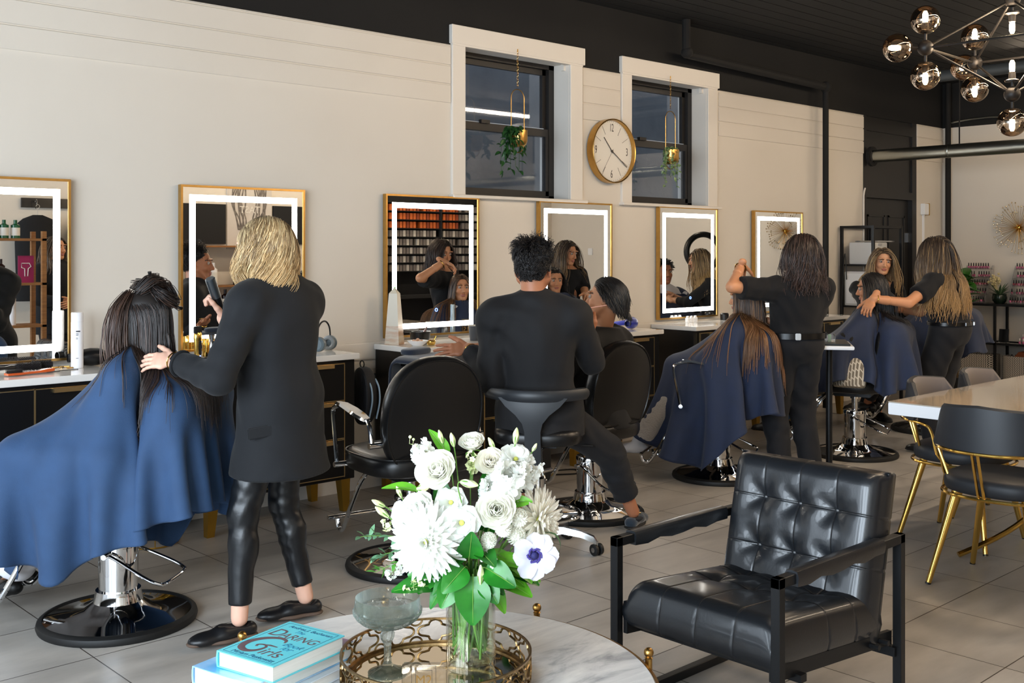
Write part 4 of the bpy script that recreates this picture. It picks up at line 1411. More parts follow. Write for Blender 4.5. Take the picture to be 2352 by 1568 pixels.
# clippers, trimmer, gold canisters
cx, cy = 2.72, 5.36
o = MB().bb(-0.12, -0.06, 0, 0.12, 0.06, 0.012, bevel=0.006).build('clipper_mat', M_blackrubber, loc=(cx + .06, cy, CZ))
tag(o, 'black rubber mat under the gold clippers', 'mat')
CZ2 = CZ + 0.0125
t = thing('hair_clipper', 'upright gold hair clipper with black head, left of the gold canisters', 'hair clipper', (cx - 0.005, cy - 0.01, CZ2), 0.3)
mb = MB().lathe([(0, 0), (0.02, 0), (0.022, 0.02), (0.0215, 0.06), (0.025, 0.10), (0.024, 0.125), (0.018, 0.135), (0, 0.135)], n=24)
mb.xf(Matrix.Diagonal((1, 0.75, 1, 1))).build('body', M_gold, t)
MB().bb(-0.025, -0.012, 0.125, 0.022, 0.012, 0.165, bevel=0.004).build('blade_head', M_blackmetal, t)
MB().bb(-0.009, -0.0215, 0.015, 0.009, -0.012, 0.09, bevel=0.003).build('grip', M_blackplastic, t)
MB().ball((0, -0.018, 0.008), 0.003, 8).build('charge_light', MATS['blue button light'], t)
for k, (dx, lab) in enumerate(((0.055, 'left gold canister, partly behind the silver trimmer'), (0.115, 'right gold canister beside the silver trimmer'))):
	t = thing('gold_canister', lab, 'canister', (cx + dx, cy + (0.02 if k == 0 else -0.015), CZ2), 0, 'gold canisters by the clippers')
	R_ = 0.018 if k == 0 else 0.03
	MB().lathe([(0, 0), (R_, 0), (R_, 0.055), (0, 0.055)], n=32).build('body', M_gold, t)
	MB().lathe([(0, 0.0555), (R_ + .001, 0.0555), (R_ + .001, 0.092), (R_, 0.094), (0, 0.094)], n=32).build('lid', M_gold, t)
t = thing('hair_trimmer', 'silver hair trimmer standing in front of the gold canisters', 'hair trimmer', (cx + 0.06, cy - 0.04, CZ2), 0.2)
MB().lathe([(0, 0.018), (0.014, 0.018), (0.013, 0.06), (0.010, 0.08), (0.016, 0.11), (0.017, 0.118), (0, 0.118)], n=20).build('body', M_chrome, t)
MB().bb(-0.022, -0.018, 0, 0.022, 0.018, 0.02, bevel=0.005).build('stand', M_blackplastic, t)
MB().bb(-0.005, -0.0155, 0.03, 0.006, -0.009, 0.085, bevel=0.002).build('grip', M_blackplastic, t)

# grey headphones
t = thing('headphones', 'grey headphones with a thin dark headband, left on the counter right of the blonde stylist', 'headphones', (3.475, 5.30, CZ), 0.5)
mb = MB().tube(spline([(-0.075, 0, 0.05), (-0.08, 0, 0.12), (-0.04, 0.0, 0.165), (0.02, 0, 0.17), (0.065, 0, 0.13), (0.075, 0, 0.05)], 6), 0.005, 8)
mb.build('headband', M_blackmetal, t)
for s in (-1, 1):
	q = Matrix.Translation((s * 0.072, 0, 0.045)) @ Matrix.Rotation(s * PI / 2, 4, 'Y')
	cpo = MB().lathe([(0, 0.018), (0.03, 0.018), (0.041, 0.010), (0.043, 0.0), (0.04, -0.012), (0, -0.012)], n=28, M=q).build('ear_cup', mat('slate plastic', rgb(92, 108, 118), 0.35), t)
	MB().torus((0, 0, 0), 0.030, 0.012, 28, 8).xf(q @ Matrix.Translation((0, 0, -0.018))).build('ear_pad', M_gray, cpo)
MB().tube(spline([(0.075, 0, 0.01), (0.10, 0.05, 0.004), (0.13, 0.02, 0.004), (0.15, 0.08, 0.004)], 6), 0.002, 6).build('cord', M_blackrubber, t)

# stone obelisk, bowls, cup and more at the third station
M_onyx = mat('pale onyx', rgb(206, 198, 180), 0.3, sss=0.0, coat=0.1, var=(9, rgb(196, 140, 84), 0.0))
t_ = M_onyx.node_tree
t = thing('stone_obelisk', 'pale stone obelisk with rusty veins beside the mirror, left end of the counter', 'obelisk', (4.055, 5.40, CZ), 0.55)
M_vein = mat('onyx with rusty veins', rgb(206, 198, 180), 0.3, coat=0.1, var=(14, rgb(180, 112, 54), 0.75), stretch=(0.6, 0.6, 2.2))
mb = MB()
a, b = 0.047, 0.027
mb.rings([[(-a, -a, 0), (a, -a, 0), (a, a, 0), (-a, a, 0)], [(-.04, -.04, .115), (.04, -.04, .115), (.04, .04, .115), (-.04, .04, .115)]])
lo = mb.build('veined_base', M_vein, t, smooth=0)
mb = MB()
mb.rings([[(-.04, -.04, .115), (.04, -.04, .115), (.04, .04, .115), (-.04, .04, .115)], [(-b, -b, 0.315), (b, -b, 0.315), (b, b, 0.315), (-b, b, 0.315)], [(-.003, -.003, .35), (.003, -.003, .35), (.003, .003, .35), (-.003, .003, .35)]])
mb.build('shaft', M_onyx, t, smooth=0)
MB().ball((-0.003, -0.003, 0.352), 0.005, 8).build('bead', mat('light green bead', rgb(126, 200, 110), 0.3), t)
t = thing('shell_bowl', 'small white bowl of pale stones in front of the obelisk', 'bowl', (4.10, 5.225, CZ))
MB().lathe([(0, 0.004), (0.03, 0.0), (0.05, 0.014), (0.066, 0.030), (0.064, 0.032), (0.046, 0.018), (0, 0.010)], n=30).build('bowl', M_whiteplastic, t)
for k in range(7):
	a = k * 0.9
	rr_ = 0.0 if k == 0 else 0.022 + 0.004 * (k % 3)
	o = MB().ball((0, 0, 0), 0.011, 9, (1.2, 0.8, 0.9)).build('pebble', mat('rosy pebble', rgb(196, 156, 128), 0.5), loc=(4.10 + rr_ * math.cos(a), 5.225 + rr_ * math.sin(a), CZ + 0.026 + (0.010 if k == 0 else 0)))
	o.rotation_euler = (k, k * 2, 0)
	tag(o, 'small rosy pebble in the white bowl by the obelisk', 'pebble', 'pebbles in the white bowl')
t = thing('gold_pot', 'tiny gold pot with a spoon handle right of the white bowl', 'pot', (4.185, 5.20, CZ))
MB().lathe([(0, 0), (0.022, 0), (0.028, 0.012), (0.028, 0.026), (0.025, 0.030), (0.023, 0.030), (0.025, 0.012), (0, 0.006)], n=26).build('pot', M_gold, t)
MB().cyl((0.01, 0, 0.015), (0.045, 0.01, 0.052), 0.003, n=8).build('spoon', M_gold, t)
t = thing('tint_bowl', 'black mixing bowl with a brush in it behind the white stone bowl', 'bowl', (4.225, 5.36, CZ))
MB().lathe([(0, 0), (0.05, 0), (0.062, 0.03), (0.066, 0.075), (0.063, 0.075), (0.058, 0.03), (0, 0.008)], n=32).build('bowl', M_blackplastic, t)
MB().tube([(-0.07, 0, 0.075), (-0.12, 0.01, 0.08)], 0.006, 8).build('handle', M_blackplastic, t)
MB().tube([(0.0, 0, 0.02), (0.055, 0.0, 0.10)], [0.012, 0.004], 8).build('brush', mat('mauve plastic', rgb(120, 92, 92), 0.4), t)
t = thing('paper_cup', 'dark grey paper cup with a pale rim beside the seated man', 'cup', (4.61, 5.28, CZ))
MB().lathe([(0, 0.002), (0.028, 0.002), (0.028, 0), (0.030, 0), (0.042, 0.098), (0.040, 0.098), (0.028, 0.006), (0, 0.006)], n=30).build('cup', mat('dark grey card', rgb(52, 54, 58), 0.6), t)
MB().torus((0, 0, 0.098), 0.042, 0.0022, 30, 6).build('rim', mat('cream card', rgb(226, 216, 196), 0.6), t)
t = thing('curling_iron', 'grey metal curling iron standing on the counter, visible in the middle mirror', 'curling iron', (4.80, 5.27, CZ))
MB().lathe([(0, 0), (0.018, 0), (0.018, 0.12), (0.016, 0.125), (0.016, 0.21), (0, 0.213)], n=20).build('barrel', mat('grey anodised metal', rgb(120, 130, 136), 0.35, 0.7), t)
MB().tube([(0.0, 0, 0.213), (0.02, 0, 0.228)], 0.003, 6).build('tip', M_blackplastic, t)
t = thing('sign_block', 'dark acrylic block with outlined gold letters, visible reversed in the middle mirror', 'sign', (4.93, 5.27, CZ), PI)
MB().bb(-0.05, -0.008, 0, 0.05, 0.008, 0.105, bevel=0.002).build('block', M_blackplastic, t, smooth=0)
M_ = Matrix.Rotation(PI / 2, 4, 'X')
for s_, zz in (('SM', 0.075), ('M.S', 0.032)):
	text_mesh(s_, 0.05, M_brass, 'lettering', t, Matrix.Translation((0, -0.0085, zz)) @ M_, depth=0.0005)
mb = MB()
for (x0, z0, x1, z1) in ((-.047, .004, .047, .006), (-.047, .099, .047, .101), (-.047, .004, -.045, .101), (.045, .004, .047, .101)):
	mb.bb(x0, -0.009, z0, x1, -0.0075, z1)
mb.build('border', M_brass, t, smooth=0)
lathe_thing('black_jar', 'small black jar beside the paper cup on the counter', 'jar', (4.67, 5.34, CZ), [(0, 0), (0.025, 0), (0.027, 0.06), (0.024, 0.065), (0, 0.065)], M_blackplastic)

# white straightener and wand at the fourth station
t = thing('hair_straightener', 'white hair straightener standing upright on its base behind the client in black', 'hair straightener', (5.905, 5.33, CZ), 0.2)
MB().bb(-0.045, -0.03, 0, 0.03, 0.03, 0.02, bevel=0.008).build('base', M_whiteplastic, t)
mb = MB().tube([(0.005, 0, 0.018), (0.008, 0, 0.10), (0.012, 0, 0.165), (0.03, 0, 0.172)], [0.017, 0.015, 0.011, 0.006], 12)
mb.build('body', M_whiteplastic, t)
MB().tube([(-0.035, 0, 0.015), (-0.03, 0, 0.055), (-0.018, 0, 0.02)], 0.007, 8).build('cradle', M_whiteplastic, t)
o = MB().tube([(0, 0, 0.0), (-0.02, 0.02, 0.07), (-0.035, 0.03, 0.14)], [0.006, 0.004, 0.0025], 8).build('styling_wand', M_whiteplastic, loc=(6.02, 5.36, CZ))
tag(o, 'thin white styling wand leaning between the straightener and the blue dryer', 'wand')
o = MB().tube(spline([(5.80, 5.36, CZ + 0.005), (5.83, 5.42, CZ + 0.06), (5.815, 5.44, CZ + 0.155), (5.77, 5.46, CZ + 0.165), (5.75, 5.48, CZ + 0.02)], 6), 0.004, 6).build('power_cord', M_blackrubber)
tag(o, 'looped black power cord behind the seated client with short black hair', 'cord')
for k, dx in enumerate((0, 0.05, 0.10)):
	lathe_thing('white_jar', ('left', 'middle', 'right')[k] + ' of three small white jars under the mirror right of the second window', 'jar', (7.02 + dx, 5.42, CZ), [(0, 0), (0.017, 0), (0.019, 0.02), (0.019, 0.035), (0.012, 0.042), (0.012, 0.052), (0, 0.054)], M_whiteplastic, 18, 'small white jars')
lathe_thing('dark_jar', 'small dark jar at the right end of the counter with the white jars', 'jar', (7.52, 5.42, CZ), [(0, 0), (0.035, 0), (0.037, 0.05), (0.03, 0.06), (0, 0.06)], M_blackplastic)
t = thing('tool_tray', 'black tray of combs and clips on the counter under the farthest mirror', 'tray', (8.20, 5.30, CZ), 0.1)
MB().bb(-0.12, -0.06, 0, 0.12, 0.06, 0.02, bevel=0.004).build('tray', M_blackplastic, t)
mb = MB()
for k in range(5):
	mb.box((-0.08 + k * .04, 0.01 * (k % 2), 0.027), (0.06, 0.012, 0.012), (0, 0, k * 0.7))
mb.build('tools', M_blackplastic, t)
lathe_thing('dark_bottle', 'dark bottle under the farthest mirror, left of the stylist in the black tee', 'bottle', (8.03, 5.42, CZ), [(0, 0), (0.03, 0), (0.03, 0.11), (0.012, 0.14), (0.012, 0.17), (0, 0.17)], M_blackplastic)

# bag hanging on the end of the second cabinet
t = thing('backpack', 'black padded bag with pale blue straps hanging in the gap beside the second cabinet', 'bag', (3.64, 5.20, 0.63), 0.0)
q = Matrix.Translation((0.006, 0, 0)) @ Matrix.Rotation(PI / 2, 4, 'Y') @ Matrix.Rotation(PI / 2, 4, 'Z')
cushion(MB(), 0.085, 0.17, 0.075, 36, 2.2, 0.02, q).build('body', mat('black padded fabric', rgb(26, 27, 31), 0.7, bump=(200, 0.2, 0.002)), t)
M_strap = mat('pale blue strap', rgb(150, 172, 190), 0.6)
for k, y in enumerate((-0.088, -0.092)):
	MB().tube(spline([(0.03 + k * .05, y + .03, 0.10), (0.034 + k * .05, y, 0.05), (0.036 + k * .05, y - .004, -0.03), (0.03 + k * .05, y + .02, -0.13)], 6), 0.005, 6).build('strap', M_strap, t)
MB().torus((0.03, 0, 0.185), 0.02, 0.004, 16, 6, Matrix.Rotation(PI / 2, 3, 'Y')).build('hanging_loop', M_blackrubber, t)
o = MB().tube(spline([(3.60, 5.26, 0.44), (3.62, 5.25, 0.2), (3.58, 5.22, 0.02), (3.66, 5.30, 0.008), (3.75, 5.4, 0.008)], 6), 0.004, 6).build('power_cord', M_gray)
tag(o, 'pale cord dangling to the floor below the hanging black bag', 'cord')
# gold wire basket, dark bag
t = thing('wire_bin', 'round gold wire bin on the floor in the gap left of the second cabinet', 'bin', (2.40, 5.22, 0))
mb = MB()
for z, R_ in ((0.006, 0.125), (0.09, 0.13), (0.18, 0.135)):
	mb.torus((0, 0, z), R_, 0.004, 36, 6)
for k in range(10):
	a = 2 * PI * k / 10
	mb.cyl((0.125 * math.cos(a), 0.125 * math.sin(a), 0.006), (0.135 * math.cos(a), 0.135 * math.sin(a), 0.18), 0.003, n=6)
mb.build('wire_frame', M_goldleg, t)
t = thing('tote_bag', 'black bag on the floor under the counter behind the stool', 'bag', (4.81, 4.93, 0), 0.3)
cushion(MB(), 0.11, 0.09, 0.24, 28, 3, 0.01).build('body', mat('black padded fabric'), t)
MB().tube(spline([(-0.06, 0, 0.24), (-0.05, 0, 0.32), (0.05, 0, 0.32), (0.06, 0, 0.24)], 6), 0.006, 6).build('handle', M_blackrubber, t)
o = MB().tube(spline([(5.05, 5.0, 0.006), (5.2, 4.92, 0.006), (5.28, 5.02, 0.006), (5.15, 5.08, 0.006), (5.02, 5.05, 0.006), (4.98, 5.2, 0.006)], 6), 0.005, 6).build('power_cord', M_blackrubber)
tag(o, 'loop of black cord on the floor right of the black bag', 'cord')

# towel trolley under the man's hand
M_towel = mat('navy towel', rgb(34, 44, 62), 0.95, sheen=0.5, bump=(320, 0.5, 0.004))
t = thing('side_trolley', 'slim black trolley carrying the draped navy towel by the man on the stool', 'trolley', (3.52, 4.42, 0), 0.1)
MB().bb(-0.13, -0.11, 0.88, 0.13, 0.11, 0.90, bevel=0.004).build('top', M_blackmetal, t)
MB().cyl((0.06, 0, 0.03), (0.06, 0, 0.88), 0.018, n=14).build('post', M_blackmetal, t)
MB().lathe([(0, 0), (0.12, 0), (0.12, 0.015), (0.05, 0.03), (0, 0.03)], n=32).xf(Matrix.Translation((0.06, 0, 0))).build('base', M_blackmetal, t)

# black trolley with the white edged top beside the standing stylist
t = thing('service_trolley', 'thin black post trolley with a white edged top, right of the standing stylist', 'trolley', (6.37, 3.76, 0), 0.6)
MB().bb(-0.22, -0.14, 0.845, 0.22, 0.14, 0.868, bevel=0.004).build('top', M_whiteedge, t)
MB().cyl((0, 0, 0.02), (0, 0, 0.845), 0.021, n=16).build('post', M_blackmetal, t)
mb = MB().box((0, 0, 0.015), (0.4, 0.04, 0.03), (0, 0, 0.5), 0.005).box((0, 0, 0.015), (0.4, 0.04, 0.03), (0, 0, 0.5 + PI / 2), 0.005)
mb.build('base', M_blackmetal, t)
t = thing('tool_tray', 'black tray on the white edged trolley', 'tray', (6.37, 3.76, 0.8685), 0.6)
MB().bb(-0.19, -0.12, 0, 0.20, 0.12, 0.012, bevel=0.003).build('tray', M_blackplastic, t)
t = thing('glass_box', 'clear box with a pale green clip on the black tray', 'box', (6.34, 3.76, 0.881), 0.6)
mb = MB()
mb.bb(-0.07, -0.05, 0, 0.07, 0.05, 0.004).bb(-0.07, -0.05, 0.004, -0.067, 0.05, 0.05).bb(0.067, -0.05, 0.004, 0.07, 0.05, 0.05).bb(-0.067, -0.05, 0.004, 0.067, -0.047, 0.05).bb(-0.067, 0.047, 0.004, 0.067, 0.05, 0.05)
mb.build('box', M_glass, t, smooth=0)
MB().bb(0.03, -0.03, 0.005, 0.045, -0.01, 0.045).build('clip', mat('pale green plastic', rgb(150, 196, 176), 0.4), t)

# ================================================================ far end of the room
t = thing('shelf_rack', 'black metal rack holding white boxes against the far left wall', 'shelf', (9.825, 5.335, 0))
mb = MB()
for x in (-0.275, 0.275):
	for y in (-0.165, 0.165):
		MB().bb(x - .013, y - .013, 0, x + .013, y + .013, 1.72).build('post', M_blackmetal, t, smooth=0)
mb = MB()
for y in (-0.165, 0.165):
	mb.bb(-0.262, y - .012, 1.697, 0.262, y + .012, 1.72)
for x in (-0.275, 0.275):
	mb.bb(x - .012, -0.152, 1.697, x + .012, 0.152, 1.72)
mb.build('top_frame', M_blackmetal, t, smooth=0)
for z in (0.45, 0.93, 1.33):
	MB().bb(-0.27, -0.16, z, 0.27, 0.16, z + 0.018).build('shelf_board', M_blackmetal, t, smooth=0)
M_steel = mat('white enamel', rgb(206, 206, 204), 0.35)
t = thing('towel_warmer', 'white box with an open metal lid on the upper shelf of the black rack', 'towel warmer', (9.80, 5.33, 1.349))
MB().bb(-0.20, -0.12, 0, 0.10, 0.12, 0.21, bevel=0.006).build('body', M_steel, t)
MB().box((-0.05, -0.125, 0.19), (0.06, 0.01, 0.025)).build('handle', M_chromeb, t)
MB().box((0.08, 0, 0.222), (0.33, 0.24, 0.012), (0, 0.0, 0)).build('lid', M_chromeb, t)
t = thing('towel_warmer', 'larger white box on the lower shelf of the black rack', 'towel warmer', (9.76, 5.33, 0.949))
MB().bb(-0.21, -0.14, 0, 0.16, 0.14, 0.33, bevel=0.006).build('body', M_steel, t)
MB().bb(-0.217, -0.12, 0.02, -0.211, 0.12, 0.31, bevel=0.002).build('door', mat('bright white panel', rgb(232, 234, 236), 0.3), t)
o = MB().tube(spline([(9.50, 5.42, 1.2), (9.505, 5.44, 1.45), (9.52, 5.47, 1.2), (9.51, 5.5, 0.3)], 6), 0.005, 6).build('power_cord', M_blackrubber)
tag(o, 'black cord hanging along the left side of the black rack', 'cord')

# tall leafy plant
M_fig = mat('fiddle leaf green', rgb(48, 100, 34), 0.35, var=(12, rgb(24, 58, 20), 0.7))
t = thing('potted_plant', 'leafy green plant behind the woman facing the camera', 'plant', (10.35, 4.72, 0))
MB().lathe([(0, 0), (0.12, 0), (0.15, 0.26), (0.14, 0.26), (0.12, 0.22), (0, 0.22)], n=28).build('pot', M_blackplastic, t)
st, lv = MB(), MB()
r = random.Random(4)
for k in range(9):
	a = r.uniform(0, 2 * PI)
	R_ = r.uniform(0.02, 0.12)
	h = r.uniform(0.9, 1.25)
	p = bez((0, 0, 0.2), (R_ * math.cos(a) * .3, R_ * math.sin(a) * .3, 0.6), (R_ * math.cos(a) * .8, R_ * math.sin(a) * .8, h), (R_ * math.cos(a), R_ * math.sin(a), h + 0.08), 8)
	st.tube(p, [0.008 - 0.0005 * i for i in range(9)], 6)
	for q in range(6):
		b = r.uniform(0, 2 * PI)
		leafy(lv, p[8 - q // 2] - Vector((0, 0, 0.05 * (q % 3))), (math.cos(b), math.sin(b), r.uniform(-0.1, 1.6)), (0, 0, 1), r.uniform(0.16, 0.26), r.uniform(0.08, 0.13), 0.2, 6, 0.45)
st.build('stem', mat('brown stem', rgb(90, 70, 44), 0.7), t)
lv.build('foliage', M_fig, t)

t = thing('junction_box', 'white wall box with a brass plate above the far stylist, right of the black door', 'wall box', (11.30, WY - 0.002, 1.87))
MB().bb(-0.05, -0.05, 0, 0.05, 0.0, 0.12, bevel=0.004).build('box', M_whiteplastic, t)
MB().bb(0.051, -0.055, -0.005, 0.058, 0.0, 0.125).build('cover_plate', M_brass, t)
MB().bb(-0.012, -0.02, -1.7, 0.012, 0.0, -0.001).build('cable_duct', M_whiteplastic, t, smooth=0)
o = MB().tube(spline([(10.02, WY - 0.012, 0.8), (10.02, WY - 0.012, 1.9), (10.025, WY - 0.012, 2.05), (10.05, WY - 0.012, 2.11)], 6), 0.009, 8).build('conduit', M_trim)
tag(o, 'thin white conduit bending over at the left edge of the black door frame', 'pipe')

def sunburst(y, lab):
	t = thing('sunburst_wall_art', lab, 'wall decoration', (XB - 0.012, y, 1.725), 0, 'gold sunburst wall decorations')
	r = random.Random(31)
	mb = MB()
	mb2 = MB()
	for k in range(90):
		a = k * 2.39996
		R_ = (0.27 if k % 3 == 0 else 0.225 if k % 3 == 1 else 0.16) * r.uniform(0.95, 1.03)
		z = -0.02 if k % 3 == 0 else -0.05 if k % 3 == 1 else -0.10
		p = Vector((z, R_ * math.cos(a), R_ * math.sin(a)))
		mb.cyl((-0.01, 0, 0), p, 0.0014, n=5)
		mb2.ball(p, 0.0085, 8)
	mb.ball((-0.01, 0, 0), 0.02, 12).cyl((0, 0, 0), (0.012, 0, 0), 0.015, n=10)
	b = mb.build('ray', M_gold, t)
	mb2.build('tip_bead', mat('mirrored bead', rgb(226, 210, 180), 0.1, 1.0), t)

sunburst(4.70, 'gold sunburst wall decoration on the far wall, cut by the right edge of the photo')
sunburst(3.45, 'gold sunburst wall decoration mirrored in the farthest lit mirror')

# console with glass shelves and nail polish
t = thing('console_table', 'black framed console with polish racks along the far wall', 'console', (11.58, 4.2, 0))
for y in (5.40, 4.81, 4.20, 3.60, 3.00):
	for x in (11.42, 11.73):
		MB().bb(x - .012 - 11.58, y - .012 - 4.2, 0, x + .012 - 11.58, y + .012 - 4.2, 0.90).build('post', M_blackmetal, t, smooth=0)
MB().bb(-0.175, -1.21, 0.9, 0.165, 1.21, 0.922).build('top', M_blackmetal, t, smooth=0)
for z in (0.09, 0.495):
	mb = MB()
	mb.bb(-0.172, -1.2, z, -0.148, 1.2, z + 0.022).bb(0.138, -1.2, z, 0.162, 1.2, z + 0.022)
	mb.build('shelf_rail', M_blackmetal, t, smooth=0)
	MB().bb(-0.147, -1.2, z + 0.008, 0.137, 1.2, z + 0.014).build('glass_shelf', M_glass, t, smooth=0)
M_acr = mat('clear acrylic', (0.95, 0.95, 0.96), 0.05, trans=0.9, ior=1.2)
PC = [(0.16, 0.02, 0.06), (0.28, 0.03, 0.10), (0.10, 0.015, 0.03), (0.36, 0.06, 0.16), (0.20, 0.02, 0.04), (0.45, 0.10, 0.22)]
PM = [mat('nail polish %d' % k, c, 0.15, coat=0.5) for k, c in enumerate(PC)]
bottle_me = []
for k, m in enumerate(PM):
	mb = MB()
	mb.lathe([(0, 0), (0.0105, 0), (0.0115, 0.003), (0.0115, 0.026), (0.006, 0.031), (0, 0.031)], n=10)
	n0 = len(mb.bm.faces)
	mb.lathe([(0, 0.0312), (0.0062, 0.0312), (0.0055, 0.064), (0, 0.065)], n=8)
	me = bpy.data.meshes.new('nail_polish')
	smooth_mark(mb.bm, 0.6)
	mb.bm.faces.ensure_lookup_table()
	for f in mb.bm.faces[n0:]:
		f.material_index = 1
	mb.bm.to_mesh(me)
	mb.bm.free()
	me.materials.append(m)
	me.materials.append(M_blackplastic)
	bottle_me.append(me)

def bottle(x, y, z, k, lab, group):
	o = bpy.data.objects.new('nail_polish', bottle_me[k])
	o.location = (x, y, z)
	COL.objects.link(o)
	tag(o, lab, 'nail polish', group)

for y1, lab, who in ((5.215, 'clear five tier polish rack left of the small succulent', 'left'), (4.70, 'clear five tier polish rack at the right edge of the photo', 'right')):
	t = thing('polish_rack', lab, 'rack', (11.60, y1, 0.9225), 0, 'clear nail polish racks')
	for k in range(5):
		x = -0.10 + 0.045 * k
		z = 0.006 + 0.088 * k
		MB().bb(x - 0.02, -0.27, z, x + 0.022, 0.0, z + 0.003).build('tier', M_acr, t, smooth=0)
		MB().bb(x - 0.021, -0.27, z, x - 0.019, 0.0, z + 0.018).build('tier_lip', M_acr, t, smooth=0)
	for y in (-0.273, 0.0):
		mb = MB()
		mb.rings([[(-0.125, y, 0), (0.12, y, 0), (0.12, y, 0.40), (0.075, y, 0.40), (-0.125, y, 0.04)], [(-0.125, y + .003, 0), (0.12, y + .003, 0), (0.12, y + .003, 0.40), (0.075, y + .003, 0.40), (-0.125, y + .003, 0.04)]])
		mb.build('side_panel', M_acr, t, smooth=0)
	rows = ('bottom', 'second', 'middle', 'fourth', 'top')
	cols = ('dark', 'wine', 'crimson', 'plum', 'burgundy')
	for k in range(5):
		for j in range(10):
			if (k * 7 + j * 3 + (who == 'right')) % 11 == 0:
				continue
			bottle(11.60 - 0.10 + 0.045 * k, y1 - 0.015 - 0.0265 * j, 0.9225 + 0.0095 + 0.088 * k, [2, 0, 4, 1, 3][k] if (j + k) % 4 else 5,
				   'small %s nail polish bottle on the %s tier of the %s clear rack' % (cols[k], rows[k], who), 'polish on the %s tier of the %s rack' % (rows[k], who))
# lower shelf: stepped bottles with white caps
M_pinkb = mat('white polish cap', rgb(226, 214, 210), 0.3)
mbw = MB().lathe([(0, 0), (0.0115, 0), (0.0115, 0.028), (0, 0.03)], n=10)
cap_me = None
for y1, nm, who in ((5.10, 0, 'left of the black card'), (4.60, 1, 'right of the black card')):
	for k in range(4):
		for j in range(5 - k):
			t_o = bpy.data.objects.new('nail_polish', bottle_me[2 if nm == 0 else 5])
			if cap_me is None:
				mb = MB()
				mb.lathe([(0, 0), (0.0105, 0), (0.0115, 0.003), (0.0115, 0.022), (0.006, 0.027), (0, 0.027)], n=10)
				n0 = len(mb.bm.faces)
				mb.lathe([(0, 0.0272), (0.0075, 0.0272), (0.0075, 0.058), (0, 0.059)], n=8)
				cap_me = bpy.data.meshes.new('nail_polish')
				smooth_mark(mb.bm, 0.6)
				mb.bm.faces.ensure_lookup_table()
				for f in mb.bm.faces[n0:]:
					f.material_index = 1
				mb.bm.to_mesh(cap_me)
				mb.bm.free()
				cap_me.materials.append(PM[5])
				cap_me.materials.append(M_pinkb)
			if nm == 1 or (j + k) % 2:
				t_o.data = cap_me
			t_o.location = (11.53 + 0.035 * k, y1 - 0.02 * k - 0.036 * j, 0.510 + 0.042 * k)
			COL.objects.link(t_o)
			tag(t_o, 'small polish bottle in the stepped stand on the glass shelf, %s' % who, 'nail polish', 'polish bottles ' + who)
	t = thing('bottle_stand', 'clear stepped bottle stand on the glass shelf, %s' % who, 'rack', (11.53, y1, 0.5095), 0, 'clear stepped stands')
	for k in range(1, 4):
		MB().bb(0.035 * k - 0.016, -0.165 + 0.018 * k, 0, 0.035 * k + 0.016, 0.015 - 0.02 * k, 0.042 * k - 0.001).build('step', M_acr, t, smooth=0)
t = thing('card_holder', 'small black card in a holder on the glass shelf by the console post', 'sign', (11.56, 4.775, 0.51))
MB().box((0, 0, 0.075), (0.004, 0.10, 0.14), (0, 0.15, 0)).build('card', M_blackplastic, t, smooth=0)
MB().bb(-0.03, -0.05, 0, 0.03, 0.05, 0.008).build('foot', M_acr, t, smooth=0)
# baskets with a woven zigzag pattern

def weave_mat():
	m = bpy.data.materials.new('zigzag weave')
	m.use_nodes = True
	t = m.node_tree
	b = t.nodes['Principled BSDF']
	b.inputs['Roughness'].default_value = 0.85
	tc = t.nodes.new('ShaderNodeTexCoord')
	sp = t.nodes.new('ShaderNodeSeparateXYZ')
	t.links.new(tc.outputs['Object'], sp.inputs[0])

	def M_(op, a, bb=None):
		n = t.nodes.new('ShaderNodeMath')
		n.operation = op
		for i, v in enumerate((a, bb)):
			if v is None:
				continue
			if isinstance(v, (int, float)):
				n.inputs[i].default_value = v
			else:
				t.links.new(v, n.inputs[i])
		return n.outputs[0]
	tri = M_('PINGPONG', sp.outputs['Z'], 0.012)
	s_ = M_('ADD', M_('ADD', sp.outputs['Y'], sp.outputs['X']), tri)
	f = M_('FRACT', M_('MULTIPLY', s_, 55.0))
	g = M_('GREATER_THAN', f, 0.5)
	mx = t.nodes.new('ShaderNodeMix')
	mx.data_type = 'RGBA'
	t.links.new(g, mx.inputs['Factor'])
	mx.inputs['A'].default_value = (*rgb(206, 198, 186), 1)
	mx.inputs['B'].default_value = (*rgb(56, 52, 50), 1)
	t.links.new(mx.outputs['Result'], b.inputs['Base Color'])
	return m

M_weave = weave_mat()
for y, lab in ((5.11, 'woven zigzag basket on the lowest console shelf, left of the post'), (4.50, 'woven zigzag basket on the lowest console shelf, right of the post, holding something rust brown')):
	t = thing('woven_basket', lab, 'basket', (11.57, y, 0.113), 0, 'woven baskets under the console')
	mb = MB()
	o = superell(0.13, 0.26, 36, 6)
	o2 = superell(0.122, 0.252, 36, 6)
	mb.rings([[(x, yy, 0) for x, yy in o], [(x, yy, 0.27) for x, yy in o], [(x, yy, 0.27) for x, yy in o2], [(x, yy, 0.01) for x, yy in o2]])
	mb.build('basket', M_weave, t)
o = MB().rings([[(11.48, 4.32, 0.36), (11.66, 4.32, 0.36), (11.66, 4.65, 0.36), (11.48, 4.65, 0.36)], [(11.50, 4.34, 0.40), (11.64, 4.34, 0.40), (11.64, 4.60, 0.43), (11.50, 4.60, 0.43)]]).build('folded_cloth', mat('rust brown cloth', rgb(126, 66, 34), 0.8), smooth=0)
tag(o, 'rust brown folded cloth in the right woven basket', 'cloth')
